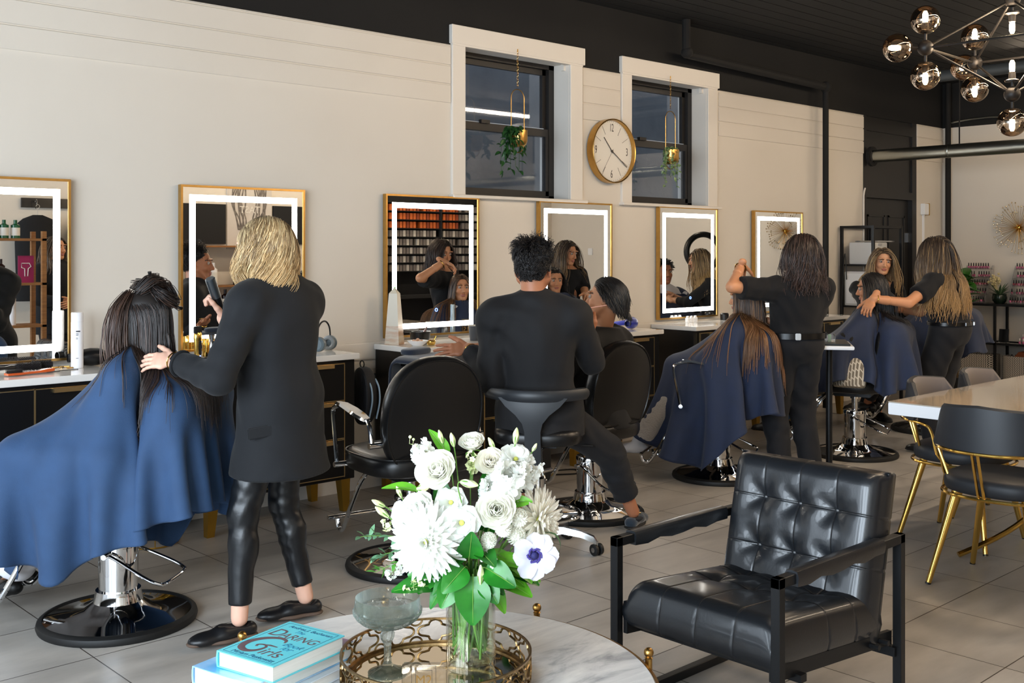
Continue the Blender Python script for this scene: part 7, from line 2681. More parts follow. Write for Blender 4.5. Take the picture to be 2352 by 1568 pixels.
def strands(name, roots, dirs, lens, K, rad, cols, mtl, parent, org, coll=(), grav=1.0, wave=(0, 0), rough=0.0, seed=1, stiff=0.75, curl_in=0.0, axis=None, flat=0.6, taper=0.35):
	"""trace hair locks: start on the scalp, fall under gravity, slide over ellipsoid colliders"""
	rg = np.random.RandomState(seed)
	N = len(roots)
	P = roots.copy()
	D = dirs.copy()
	st = (lens / (K - 1))[:, None]
	path = [P.copy()]
	for k in range(1, K):
		g = np.zeros((N, 3))
		g[:, 2] = -grav
		D = D * stiff + g * (1 - stiff) + rg.normal(0, rough, (N, 3))
		if curl_in and axis is not None:
			q = axis - P
			q[:, 2] = 0
			D = D + q / (np.linalg.norm(q, axis=1, keepdims=True) + 1e-6) * curl_in * max(0, (k / K - .55)) * 2
		D /= np.linalg.norm(D, axis=1, keepdims=True) + 1e-9
		P = P + D * st
		for cl in coll:
			if len(cl) == 2:                       # cloth: stay outside the nearest point of the cape
				kd, cn = cl
				for i in range(N):
					c_, j, ds = kd.find(P[i])
					if ds < .12:
						e = (P[i] - np.array(c_)) @ cn[j]
						if e < .010:
							P[i] += cn[j] * (.010 - e)
							D[i] -= cn[j] * min(0, D[i] @ cn[j])
				continue
			cc, rr, RR = cl
			q = (P - cc) @ RR
			m = np.sqrt(((q / rr) ** 2).sum(1))
			ins = m < 1
			if ins.any():
				qq = q[ins] / m[ins][:, None]
				P[ins] = cc + qq @ RR.T
				nn = (qq / rr ** 2) @ RR.T
				nn /= np.linalg.norm(nn, axis=1, keepdims=True)
				dd = D[ins]
				dd = dd - nn * np.minimum(0, (dd * nn).sum(1))[:, None]
				D[ins] = dd / (np.linalg.norm(dd, axis=1, keepdims=True) + 1e-9)
		path.append(P.copy())
	Q = np.stack(path, 1)                          # N K 3
	T = np.gradient(Q, axis=1)
	T /= np.linalg.norm(T, axis=2, keepdims=True) + 1e-9
	cen = Q.mean(axis=(0, 1)) if axis is None else axis
	out = Q - cen
	out[..., 2] *= 0.3
	S = np.cross(T, out)
	S /= np.linalg.norm(S, axis=2, keepdims=True) + 1e-9
	Nn = np.cross(S, T)
	t = np.linspace(0, 1, K)[None, :]
	if wave[0]:
		ph = 2.2 * np.sin(np.arctan2(roots[:, 1] - cen[1], roots[:, 0] - cen[0]) * 3.0 + seed) + roots[:, 2] * 9 + rg.normal(0, .30, N)
		a = wave[0] * np.clip((t - .18) * 1.7, 0, 1) * (0.8 + .4 * rg.rand(N, 1))
		arg = wave[1] * t * (lens[:, None] / lens.mean()) + ph[:, None]
		Q = Q + S * (a * np.sin(arg))[..., None] + Nn * (a * .8 * np.cos(arg))[..., None]
	prof = np.minimum(1, .45 + 2.5 * t) * (1 - (1 - taper) * t ** 2.2)
	rr = rad * (.7 + .6 * rg.rand(N, 1)) * prof
	n = 4
	ang = 2 * PI * np.arange(n) / n
	ring = (np.cos(ang)[None, None, :, None] * S[:, :, None, :] + flat * np.sin(ang)[None, None, :, None] * Nn[:, :, None, :]) * rr[:, :, None, None] + Q[:, :, None, :]
	V = ring.reshape(-1, 3) - A3(org)
	base = (np.arange(N) * K * n)[:, None, None]
	kk = (np.arange(K - 1) * n)[None, :, None]
	jj = np.arange(n)[None, None, :]
	a = base + kk + jj
	b = base + kk + (jj + 1) % n
	F = np.stack([a, b, b + n, a + n], -1).reshape(-1, 4)
	if callable(cols):
		c = cols(np.broadcast_to(t, (N, K)), rg, N)
	c = np.repeat(c[:, :, None, :], n, 2).reshape(-1, 3)
	return np_mesh(name, V, F, mtl, parent, None, c)

def hair_mat(name, rough=0.38):
	m = mat(name, (0.1, 0.1, 0.1), rough, attr='tint', spec=0.6)
	m.node_tree.nodes['Principled BSDF'].inputs['Anisotropic'].default_value = 0.6
	return m

M_hair = hair_mat('hair', 0.42)

def two_tone(root, tip, hi=None, p=1.6, amount=0.35, jit=0.18):
	root, tip = A3(root), A3(tip)
	hi = tip if hi is None else A3(hi)

	def f(t, rg, N):
		q = np.clip(t, 0, 1)[..., None] ** p
		c = root * (1 - q) + tip * q
		s = (rg.rand(N, 1, 1) < amount) * rg.uniform(.4, 1, (N, 1, 1))
		c = c * (1 - s * .75) + (hi * s * .75)
		return c * (1 + rg.normal(0, jit, (N, 1, 1))).clip(.5, 1.6)
	return f

def scalp_roots(T, sc, N, seed, hairline=0.050, low=-.045, top=None):
	"""points on the cranium behind the hairline; returns local points too"""
	rg = np.random.RandomState(seed)
	out = []
	while len(out) < N:
		v = rg.normal(size=3)
		v /= np.linalg.norm(v)
		p = A3((0, -.012, .035)) + v * A3((.076, .096, .085))
		if p[2] < low:
			continue
		lim = hairline + (.03 if p[2] > .085 else 0) - max(0, .07 - p[2]) * 1.0
		if p[1] > lim:
			continue
		if top and not top(p):
			continue
		out.append(p)
	L = np.array(out)
	return np.array([T(p) for p in L]), L

class Person:
	pass

def person(label, pos, head_c, head_dir, hips, hip_dir, shoulders_c, sh_dir, S=1.65, skin=(0.6, 0.4, 0.3), male=False, head_tilt=0.0, head_pitch=0.0,
		   wrists=((0, 0, 0), (0, 0, 0)), elbow_hint=((0, 0, -1), (0, 0, -1)), hands=None, ankles=None, knee_hint=None, slim=.8,
		   hair_root=(0.02, 0.015, 0.01), lips=(0.45, 0.16, 0.14), eyes=True, hres=.0032, build_hands=True, cap_scalp=True, bare=('neck',), brow=True):
	"""index 0 is the left limb, 1 the right limb. Directions are angles in degrees in the floor plane"""
	t = thing('person', label, 'person', pos)
	o = A3(pos)
	J = Person()
	J.root, J.o, J.S = t, o, S
	sm = skin_mat('skin %.3f %.3f %.3f' % skin, skin)
	J.skin = sm
	hd = math.radians(head_dir)
	f = A3((math.cos(hd), math.sin(hd), 0))
	r = A3((f[1], -f[0], 0))
	u = A3((0, 0, 1))
	f, u = f * math.cos(head_pitch) + u * math.sin(head_pitch), u * math.cos(head_pitch) - f * math.sin(head_pitch)
	r, u = r * math.cos(head_tilt) + u * math.sin(head_tilt), u * math.cos(head_tilt) - r * math.sin(head_tilt)
	sc = S / 1.68 * (1.03 if male else 1.0)
	hc = A3(head_c)
	T = lambda p: hc + (r * p[0] + f * p[1] + u * p[2]) * sc
	J.T, J.sc, J.hr, J.hf, J.hu, J.hc = T, sc, r, f, u, hc
	sd = math.radians(sh_dir)
	sf = A3((math.cos(sd), math.sin(sd), 0))
	sr = A3((sf[1], -sf[0], 0))
	J.sf, J.sr = sf, sr
	C = A3(shoulders_c)
	hw = S * (.118 if male else .106)
	dz = A3((0, 0, .045 * S / 1.65))
	J.sh = [C - sr * hw - dz, C + sr * hw - dz]
	pd = math.radians(hip_dir)
	pf = A3((math.cos(pd), math.sin(pd), 0))
	pr = A3((pf[1], -pf[0], 0))
	J.pf, J.pr = pf, pr
	H = A3(hips)
	J.H, J.C = H, C
	J.hip = [H - pr * .085 * S / 1.65, H + pr * .085 * S / 1.65]
	la, lf = .172 * S, .150 * S
	J.el, J.wr = [], []
	for i in (0, 1):
		e, w_ = ik(J.sh[i], wrists[i], la, lf, elbow_hint[i])
		J.el.append(e)
		J.wr.append(w_)
	lt, ls = .247 * S, .236 * S
	J.kn, J.an = [], []
	for i in (0, 1):
		e, w_ = ik(J.hip[i], ankles[i], lt, ls, knee_hint[i] if knee_hint is not None else pf)
		J.kn.append(e)
		J.an.append(w_)
	J.nb = C + A3((0, 0, .035 * S / 1.65)) - sf * .012
	# coarse skin body
	allp = np.array([hc, H, C] + J.sh + J.hip + J.el + J.wr + J.kn + J.an)
	lo, hi = allp.min(0) - .2, allp.max(0) + .2
	b = Sdf(lo, hi, .011)
	q = S / 1.65
	spine(b, J, -.008)
	for i in (0, 1):
		b.cap(J.sh[i], J.el[i], .046 * q * slim, .036 * q * slim, .03)
		b.cap(J.el[i], J.wr[i], .037 * q * slim, .0245 * q, .012)
		b.cap(J.hip[i], J.kn[i], .062 * q, .042 * q, .03)
		b.cap(J.kn[i], J.an[i], .040 * q, .033 * q, .02)
	b.cap(J.nb - u * .02, T(A3((0, -.012, -.045))), .048 * q, .044 * q, .02)
	Vb, Fb = b.mesh(1)
	# fine head with neck
	hh = Sdf(T(A3((0, 0, 0))) - .165, T(A3((0, 0, 0))) + .165, hres)
	head_sdf(hh, T, sc, male)
	nr = .055 if male else .048
	hh.cap(T(A3((0, -.018, -.05))), J.nb, nr * q, (nr + .004) * q, .02)
	Vh, Fh = hh.mesh(1)
	L = (Vh - hc) @ np.stack([r, f, u], 1) / sc
	base = A3(skin)
	col = np.tile(base, (len(Vh), 1))
	bl = lambda m, c2: col.__setitem__(slice(None), col * (1 - m[:, None]) + A3(c2) * m[:, None])
	ex = np.exp
	bl(np.clip(ex(-((np.abs(L[:, 0]) - .038) / .018) ** 2 - ((L[:, 2] + .025) / .02) ** 2) * (L[:, 1] > .04) * .22, 0, 1), base * A3((1.15, .72, .68)))
	ml = (np.abs(L[:, 0]) < .0235) & (L[:, 1] > .075) & (((L[:, 2] + .0575) / .0115) ** 2 + (L[:, 0] / .024) ** 2 < 1)
	bl(ml * .85, lips)
	if brow:
		br = (np.abs(np.abs(L[:, 0]) - .031) < .021) & (np.abs(L[:, 2] - .036 + .25 * np.abs(np.abs(L[:, 0]) - .028)) < .0042) & (L[:, 1] > .06)
		bl(br * .85, hair_root)
	if cap_scalp:
		e = (L[:, 1] < .045 + np.where(L[:, 2] > .08, .02, 0) - np.maximum(0, .07 - L[:, 2]) * .95) & (L[:, 2] > -.045)
		bl(e * 1.0, hair_root)
	Vs, Fs, Cs = [Vb, Vh], [Fb, Fh + len(Vb)], [np.tile(base, (len(Vb), 1)), col]
	nV = len(Vb) + len(Vh)
	J.tips = [None, None]
	if build_hands and hands:
		for i in (0, 1):
			if hands[i] is None:
				continue
			hs = Sdf(J.wr[i] - .26, J.wr[i] + .26, .0034)
			kw = dict(hands[i])
			d_, n_ = kw.pop('d'), kw.pop('n')
			J.tips[i] = hand_sdf(hs, J.wr[i], d_, n_, 1 if i == 1 else -1, q * (1.06 if male else .98), **kw)
			fd = nrm(J.el[i] - J.wr[i])
			hs.cap(J.wr[i], J.wr[i] + fd * .10, .0245 * q, .033 * q, .012)
			Vx, Fx = hs.mesh(1)
			Vs.append(Vx)
			Fs.append(Fx + nV)
			cc = np.tile(base, (len(Vx), 1))
			Cs.append(cc)
			nV += len(Vx)
	J.body = np_mesh('body', np.concatenate(Vs) - o, np.concatenate(Fs), sm, t, None, np.concatenate(Cs))
	if eyes:
		ew = mat('eye white', rgb(176, 164, 156), 0.35)
		ei = mat('dark iris', rgb(38, 24, 16), 0.1)
		for x in (-1, 1):
			e = MB()
			c = T(A3((x * .0315, .0795, .0125))) - o
			e.ball(c, .0122 * sc, 14)
			eo = e.build('eye', ew, t)
			MB().ball(c + (f * .0066 + u * -.0012) * sc, .0068 * sc, 12).build('iris', ei, eo)
	return J

def spine(b, J, g):
	"""torso primitives inflated by g"""
	q = J.S / 1.65
	H, C = J.H, J.C
	up = nrm(C - H)
	R1 = np.stack([J.pr, J.pf, np.cross(J.pr, J.pf)], 1)
	R2 = np.stack([J.sr, np.cross(up, J.sr), up], 1)
	b.ell(H + A3((0, 0, .03 * q)) - J.pf * .015, A3((.165 * q, .115 * q, .125 * q)) + g, R1, .04)
	b.ell(H * .55 + C * .45, A3((.128 * q, .092 * q, .15 * q)) + g, R2, .05)
	b.ell(H * .22 + C * .78 - up * .02, A3((.148 * q, .105 * q, .17 * q)) + g, R2, .04)
	b.cap(J.sh[0] * .88 + J.C * .12, J.sh[1] * .88 + J.C * .12, .05 * q + g, .05 * q + g, .04)
	b.cap(J.C + A3((0, 0, -.05)), J.nb - A3((0, 0, .01)), .09 * q + g * .6, .05 * q + g * .6, .05)
	for i in (0, 1):
		b.cap(J.nb - A3((0, 0, .012)), J.sh[i] * .75 + J.C * .25, .040 * q + g * .6, .042 * q + g * .8, .04)

def cloth_noise(amp, freq, dirs=((1, .3, .6), (-.6, .8, .5), (.2, -.7, .9)), seed=0):
	rg = np.random.RandomState(seed)
	ph = rg.uniform(0, 6, 8)

	def f(P):
		w = .05 * np.sin(P @ A3((9, 7, 5)) + ph[0]) + .04 * np.sin(P @ A3((-5, 11, 8)) + ph[1])
		o = 0
		for i, d in enumerate(dirs):
			s = np.sin((P @ nrm(d) + w) * freq * (1 + .35 * i) + ph[2 + i])
			m = .5 + .5 * np.sin(P @ A3((13 - 4 * i, 6 + 5 * i, 9)) + ph[5 + i % 3])
			o = o + (np.abs(s) ** .7 * np.sign(s)) * m
		return amp * o
	return f

def garment(name, m, J, prims, lo, hi, res=.008, clips=(), noise=None, smooth=2):
	s = Sdf(lo, hi, res)
	prims(s)
	if noise:
		s.disp(noise)
	for c in clips:
		s.clip(*c)
	V, F = s.mesh(smooth)
	return np_mesh(name, V - J.o, F, m, J.root)

def box_of(pts, pad):
	p = np.array(pts)
	return p.min(0) - pad, p.max(0) + pad

def top(J, name, m, g=.014, sleeve=1.0, hem=None, flare=0.03, neck=.02, noise=(.003, 60), res=.008, collar=False, loose=1.0, seed=0, shpad=0.0):
	"""shirt or jacket. sleeve: fraction of the forearm covered (>=1 to the wrist), <0: short sleeve covering that part of the upper arm"""
	q = J.S / 1.65
	pts = [J.H, J.C, J.nb] + J.sh + J.el + J.wr
	lo, hi = box_of(pts, .26)
	if hem is not None:
		lo[2] = min(lo[2], hem - .05)

	def prims(s):
		spine(s, J, g * loose)
		if hem is not None and hem < J.H[2]:
			hh = J.H[2] - hem
			R1 = np.stack([J.pr, J.pf, A3((0, 0, 1))], 1)
			for k in range(5):
				z = J.H[2] - (hh + .03) * k / 4
				e = flare * k / 4
				s.ell(A3((J.H[0], J.H[1], z)) - J.pf * .01, (.163 * q + g + e, .122 * q + g + e, .13), R1, .04)
		for i in (0, 1):
			if shpad:
				s.cap(J.sh[i] * .97 + J.C * .03 + A3((0, 0, .012)), J.sh[i] * .6 + J.C * .4 + A3((0, 0, .02)), .05 * q + shpad, .05 * q + shpad, .03)
			if sleeve >= 0:
				s.cap(J.sh[i], J.el[i], (.049 + .5 * g) * q + g * .6, (.041 + .5 * g) * q + g * .5, .025)
				w_ = J.el[i] + (J.wr[i] - J.el[i]) * min(1.0, sleeve)
				s.cap(J.el[i], w_, (.042 + .5 * g) * q + g * .5, (.030 + .4 * g) * q + g * .4, .015)
			else:
				e = J.sh[i] + (J.el[i] - J.sh[i]) * -sleeve
				s.cap(J.sh[i], e, .052 * q + g, .054 * q + g, .03)
		if collar:
			cc = J.nb + A3((0, 0, .030))
			for k in range(16):
				a, b_ = 2 * PI * k / 16, 2 * PI * (k + 1) / 16
				e0 = cc + (J.sr * math.cos(a) * .058 + J.sf * math.sin(a) * .06) * q + A3((0, 0, -.03 * max(0, math.sin(a))))
				e1 = cc + (J.sr * math.cos(b_) * .058 + J.sf * math.sin(b_) * .06) * q + A3((0, 0, -.03 * max(0, math.sin(b_))))
				s.cap(e0, e1, .014, .014, .008)
	clips = []
	if hem is not None:
		clips.append(((0, 0, hem), (0, 0, -1)))
	for i in (0, 1):
		if sleeve >= 0:
			w_ = J.el[i] + (J.wr[i] - J.el[i]) * min(1.0, sleeve)
			d = nrm(J.wr[i] - J.el[i])
			clips.append((w_ - d * .005, d, w_ - .075, w_ + .075))
		else:
			e = J.sh[i] + (J.el[i] - J.sh[i]) * -sleeve
			d = nrm(J.el[i] - J.sh[i])
			clips.append((e, d, e - .095, e + .095))
	if not collar:
		c = J.nb + A3((0, 0, neck))
		clips.append((c, J.hu, c - .11, c + .11))
	return garment(name, m, J, prims, lo, hi, res, clips, cloth_noise(noise[0], noise[1], seed=seed) if noise else None)

def bottoms(J, name, m, g=.010, cuff=.10, noise=(.0025, 55), res=.008, taper=1.0, waist=.10, seed=1):
	q = J.S / 1.65
	pts = [J.H] + J.hip + J.kn + J.an
	lo, hi = box_of(pts, .22)

	def prims(s):
		R1 = np.stack([J.pr, J.pf, A3((0, 0, 1))], 1)
		s.ell(J.H + A3((0, 0, .03 * q)) - J.pf * .015, A3((.165 * q, .118 * q, .13 * q)) + g, R1, .04)
		for i in (0, 1):
			s.cap(J.hip[i], J.kn[i], .082 * q + g, (.055 * q + g) * taper, .03)
			d = J.an[i] - J.kn[i]
			e = J.an[i]
			s.cap(J.kn[i], e, (.053 * q + g) * taper, (.038 * q + g) * taper, .02)
			back = nrm(np.cross(np.cross(d, J.pf), d)) * -1
			s.ell(J.kn[i] * .68 + J.an[i] * .32 + nrm(-J.pf) * .012, (.048 * q + g * .8, .048 * q + g * .8, .09 * q), None, .02)
	clips = []
	for i in (0, 1):
		d = nrm(J.an[i] - J.kn[i])
		e = J.an[i] - d * cuff
		clips.append((e, d, e - .11, e + .16))
	clips.append((J.H + A3((0, 0, waist + .03)), (0, 0, 1)))
	return garment(name, m, J, prims, lo, hi, res, clips, cloth_noise(noise[0], noise[1], seed=seed))

def foot(J, i, d, m=None, kind='shoe', sole=None, name='shoe', L=.25):
	"""foot or shoe under ankle i pointing along d (floor plane)"""
	q = J.S / 1.65
	d = nrm(A3((d[0], d[1], d[2] if len(d) > 2 else 0)))
	a = J.an[i]
	z = A3((0, 0, 1)) if abs(d[2]) < .2 else nrm(A3((0, 0, 1)) - d * d[2])
	sd = np.cross(d, z)
	g = .006 if kind == 'shoe' else 0
	base = a - z * .075 * q
	s = Sdf(a - .26, a + .26, .0045)
	s.cap(base - d * .035 * q + z * .03, base + d * .06 * q + z * .035, .033 * q + g, .036 * q + g, .02, (z, .9))
	s.cap(base + d * .06 * q + z * .026, base + d * .14 * q + z * .018, .042 * q + g, .040 * q + g, .02, (z, .62))
	s.cap(base + d * .13 * q + z * .016, base + d * .165 * q + z * .015, .038 * q + g, .028 * q + g, .015, (z, .6))
	if kind == 'bare':
		s.cap(a + z * .03, base + d * .02 + z * .03, .035 * q, .036 * q, .02)
		for k in range(5):
			o_ = (k - 2) * .017
			s.cap(base + d * (.15 - .008 * abs(k - 1)) * q + sd * o_ + z * .012, base + d * (.19 - .012 * k * (1 if i == 0 else 1)) * q + sd * o_ + z * .010, .010, .008, .006)
	elif kind == 'loafer':
		c = base + d * .015 * q + z * .062
		s.cap(base - d * .01 * q + z * .07, base + d * .07 * q + z * .075, .030 * q, .022 * q, .01, None, 'sub')
		s.clip(base + z * .066, z, a - .2, a + .2)
	elif kind == 'sneaker':
		s.cap(a + z * .01, base + d * .02 + z * .03, .043 * q, .042 * q, .02)
	s.clip(base - z * .001, -z)
	V, F = s.mesh(2)
	ob = np_mesh(name, V - J.o, F, m, J.root)
	if sole is not None:
		w = Sdf(a - .26, a + .26, .0045)
		w.cap(base - d * .035 * q + z * .008, base + d * .06 * q + z * .008, .037 * q + g, .038 * q + g, .02, (z, .3))
		w.cap(base + d * .06 * q + z * .008, base + d * .165 * q + z * .008, .044 * q + g, .034 * q + g, .02, (z, .3))
		w.clip(base - z * .002, -z)
		V, F = w.mesh(1)
		np_mesh('sole', V - J.o, F, sole, ob)
	return ob

# ---------------------------------------------------------------- cape: position based cloth in polar layout
def cape(J, name, m, neck, r0, outer, caps, na=96, nr=30, steps=110, iters=8, thick=.003, floor=.004, fr=.5, seed=0, lift=0.45):
	"""neck ring (centre, radius r0) is pinned; outer(angle) is the radial length of cloth; caps = [(p0, p1, r)] colliders"""
	th = 2 * PI * np.arange(na) / na
	tt = np.linspace(0, 1, nr) ** 1.0
	Ro = np.array([outer(a) for a in th])
	rad = r0 + (Ro - r0)[None, :] * tt[:, None]
	X0 = np.stack([rad * np.cos(th), rad * np.sin(th), np.zeros_like(rad)], -1)
	rg = np.random.RandomState(seed)
	X = X0 + A3(neck)
	X[..., 2] += lift * (rad - r0) + rg.normal(0, .002, rad.shape)
	X[..., :2] = A3(neck)[:2] + (X[..., :2] - A3(neck)[:2]) * (1 / math.sqrt(1 + lift * lift) * (1 - r0 / rad[..., None]) + r0 / rad[..., None])
	pin = np.zeros((nr, na), bool)
	pin[0] = True
	n = nr * na
	X = X.reshape(-1, 3)
	R0 = X0.reshape(-1, 3)
	W = np.where(pin.reshape(-1), 0.0, 1.0)
	id_ = np.arange(n).reshape(nr, na)
	groups = []

	def add(a, b, st):
		a, b = a.reshape(-1), b.reshape(-1)
		l = np.linalg.norm(R0[a] - R0[b], axis=1)
		w = W[a] + W[b]
		k = w > 0
		groups.append((a[k], b[k], l[k], st / w[k]))
	for p in (0, 1):
		add(id_[p:-1:2], id_[p + 1::2][:len(id_[p:-1:2])], 1.0)
		c = np.arange(p, na, 2)
		add(id_[:, c], id_[:, (c + 1) % na], 1.0)
	for p in (0, 1):
		rr = np.arange(p, nr - 1, 2)
		for q in (0, 1):
			c = np.arange(q, na, 2)
			add(id_[rr][:, c], id_[rr + 1][:, (c + 1) % na], .35)
			add(id_[rr + 1][:, c], id_[rr][:, (c + 1) % na], .35)
	for p in range(4):
		rr = np.arange(p, nr - 2, 4)
		if len(rr):
			add(id_[rr], id_[rr + 2], .12)
			rr2 = np.arange(p, nr - 2, 4)
		c = np.arange(p, na, 4)
		if na % 4 == 0:
			add(id_[2:, c], id_[2:, (c + 2) % na], .12)
	V = np.zeros_like(X)
	dt = 1 / 55
	cp = [(A3(a), A3(b), r + .008) for a, b, r in caps]
	pinned = X[pin.reshape(-1)].copy()
	for st in range(steps):
		V *= .985
		V[:, 2] -= 9.8 * dt
		V *= W[:, None]
		P = X + V * dt
		for it in range(iters):
			for a, b, l, s in groups:
				d = P[b] - P[a]
				L = np.sqrt((d * d).sum(1)) + 1e-9
				c = d * ((L - l) / L * s)[:, None]
				P[a] += c * W[a][:, None]
				P[b] -= c * W[b][:, None]
			if it % 3 == 2 or it == iters - 1:
				for a, b, r in cp:
					lo = np.minimum(a, b) - r
					hi = np.maximum(a, b) + r
					k = np.nonzero(((P > lo) & (P < hi)).all(1))[0]
					if len(k) == 0:
						continue
					q = P[k] - a
					ba = b - a
					t = np.clip((q @ ba) / (ba @ ba + 1e-9), 0, 1)
					v = q - t[:, None] * ba
					L = np.sqrt((v * v).sum(1)) + 1e-9
					ins = L < r
					if ins.any():
						kk = k[ins]
						tgt = a + t[ins][:, None] * ba + v[ins] / L[ins][:, None] * r
						sl = P[kk] - X[kk]
						P[kk] = tgt - fr * .3 * sl * W[kk][:, None]
						P[kk] = np.where(W[kk][:, None] > 0, P[kk], X[kk])
				P[:, 2] = np.maximum(P[:, 2], floor)
		V = (P - X) / dt
		sp = np.sqrt((V * V).sum(1))
		V *= np.minimum(1, 2.0 / (sp + 1e-9))[:, None]
		X = P
	# last push out of the colliders, light smoothing of the surface
	G = X.reshape(nr, na, 3)
	for _ in range(1):
		A = G.copy()
		A[1:-1] = .5 * G[1:-1] + .125 * (G[:-2] + G[2:] + np.roll(G, 1, 1)[1:-1] + np.roll(G, -1, 1)[1:-1])
		G = A
	gu = np.roll(G, -1, 1) - np.roll(G, 1, 1)
	gv = np.gradient(G, axis=0)
	nm = np.cross(gu, gv)
	nm /= np.linalg.norm(nm, axis=2, keepdims=True) + 1e-9
	ctr = J.C * .5 + J.H * .5
	sg = np.sign(((G - ctr) * nm).sum(-1).mean() + 1e-9)
	from mathutils.kdtree import KDTree
	kd = KDTree(n)
	for i, p_ in enumerate(G.reshape(-1, 3)):
		kd.insert(p_, i)
	kd.balance()
	J.cape = (kd, (nm * sg).reshape(-1, 3))
	Vv = G.reshape(-1, 3) - J.o
	a = id_[:-1]
	b = np.roll(id_, -1, 1)[:-1]
	F = np.stack([a, b, np.roll(id_, -1, 1)[1:], id_[1:]], -1).reshape(-1, 4)
	ob = np_mesh(name, Vv, F, m, J.root)
	md = ob.modifiers.new('sub', 'SUBSURF')
	md.levels = md.render_levels = 1
	md = ob.modifiers.new('thick', 'SOLIDIFY')
	md.thickness = thick
	md.offset = 0
	return ob

def body_caps(J, legs=True, arms=True, infl=.022):
	q = J.S / 1.65
	up = nrm(J.C - J.H)
	c = [(J.sh[0] * .85 + J.C * .15, J.sh[1] * .85 + J.C * .15, .062 * q), (J.C - up * .1 - J.sr * .05, J.C - up * .1 + J.sr * .05, .11 * q),
		 (J.C - up * .22 - J.sr * .04, J.C - up * .22 + J.sr * .04, .105 * q), (J.H - J.pr * .07, J.H + J.pr * .07, .12 * q), (J.H * .6 + J.C * .4 - J.sr * .04, J.H * .6 + J.C * .4 + J.sr * .04, .105 * q), (J.nb, J.nb + A3((0, 0, .06)), .055 * q)]
	for i in (0, 1):
		if arms:
			c += [(J.sh[i], J.el[i], .052 * q), (J.el[i], J.wr[i], .042 * q), (J.wr[i], J.wr[i] + nrm(J.wr[i] - J.el[i]) * .12, .035)]
		if legs:
			c += [(J.hip[i], J.kn[i], .088 * q), (J.kn[i], J.an[i], .06 * q)]
		c.append((J.nb, J.sh[i], .055 * q))
	return [(a, b, r + infl) for a, b, r in c if True]

def ring(mbx, c, ax, R, r, n=28, sq=1.0):
	M = Vector(ax).to_track_quat('Z', 'Y').to_matrix()
	return mbx.torus(c, R, r, n, 8, M)
# ================================================================ the people
M_blazer = mat('black wool', rgb(15, 17, 21), 0.85, sheen=0.05, bump=(420, 0.25, 0.0015))
M_suit = mat('black suiting', rgb(14, 14, 17), 0.8, sheen=0.04, bump=(380, 0.2, 0.0015))
M_tee = mat('black jersey', rgb(14, 14, 17), 0.9, sheen=0.04, bump=(300, 0.2, 0.0015))
M_legging = mat('black coated leather legging', rgb(13, 16, 20), 0.36, spec=0.6, bump=(38, 0.25, 0.004))
M_trouser = mat('black trousers', rgb(17, 18, 23), 0.85, sheen=0.04, bump=(260, 0.2, 0.0015))
M_cape = mat('denim blue cape cloth', rgb(42, 70, 106), 0.8, sheen=0.05, bump=(260, 0.35, 0.002), var=(14, rgb(38, 63, 96), 0.6))
M_cape2 = mat('navy cape cloth', rgb(36, 48, 76), 0.8, sheen=0.08, bump=(260, 0.35, 0.002), var=(14, rgb(36, 46, 68), 0.6))
M_cape3 = mat('black cape cloth', rgb(16, 16, 18), 0.85, sheen=0.04, bump=(260, 0.35, 0.002))
M_white = mat('white cotton', rgb(226, 226, 232), 0.9, bump=(200, 0.2, 0.002))
M_shoe = mat('black shoe leather', rgb(20, 20, 22), 0.35, bump=(160, 0.1, 0.001))
M_velvet = mat('navy velvet', rgb(14, 34, 50), 0.8, sheen=0.5)
M_soleb = mat('brown rubber sole', rgb(92, 74, 62), 0.7)
M_pale = mat('pale grey sneaker', rgb(206, 204, 206), 0.7, bump=(120, 0.2, 0.002))
RG = np.random.RandomState(3)
SK_F, SK_T, SK_M = rgb(228, 180, 156), rgb(206, 146, 108), rgb(178, 118, 86)

def head_coll(J, g=.0):
	R = np.stack([J.hr, J.hf, J.hu], 1)
	return [(J.T(A3((0, -.014, .032))), A3((.079, .099, .090)) * J.sc + g, R), (J.T(A3((0, -.03, -.075))), A3((.055, .055, .07)) * J.sc + g, R)]

def torso_coll(J, g=.03):
	q = J.S / 1.65
	R2 = np.stack([J.sr, J.sf, A3((0, 0, 1))], 1)
	return [(J.C + A3((0, 0, -.10)), A3((.215 * q, .12 * q + g, .16)), R2), (J.H * .5 + J.C * .5, A3((.17 * q, .115 * q + g, .30)), R2)]

def fall_dirs(J, L, part=0.0, back=.45, lift=.12, out=.0):
	"""comb hair down from a part line, tangent to the scalp; L local roots"""
	n = (L - A3((0, -.012, .035))) / A3((.076, .096, .085)) ** 2
	n /= np.linalg.norm(n, axis=1, keepdims=True)
	sgn = np.sign(L[:, 0] - part)
	topf = np.clip((L[:, 2] - .03) / .08, 0, 1)
	d = np.stack([sgn * (.25 + .75 * topf), -back * np.ones(len(L)), -.7 + .6 * topf], 1)
	d = d - n * (d * n).sum(1)[:, None] + n * (lift + out)
	d /= np.linalg.norm(d, axis=1, keepdims=True)
	R = np.stack([J.hr, J.hf, J.hu], 0)
	return d @ R

def long_hair(J, name, N, z_end, cols, rad, wave=(0, 0), part=.0, back=.45, seed=1, K=16, jit=.03, lift=.12, coll=None, hairline=.05, top=None, rough=.02, stiff=.72, curl_in=0.0, low=-.045, extra=0.0, parent=None, g=.004, zmin=None):
	W, L = scalp_roots(J.T, J.sc, N, seed, hairline, low, top)
	rg = np.random.RandomState(seed + 50)
	lens = np.maximum(.04, (W[:, 2] - z_end) * 1.08 + .02 + extra + rg.normal(0, jit, N))
	return strands(name, W, fall_dirs(J, L, part, back, lift), lens, K, rad, cols, M_hair, J.root if parent is None else parent, J.o, head_coll(J, g) + (torso_coll(J) if coll is None else coll), 1.0, wave, rough, seed, stiff, curl_in, J.hc)

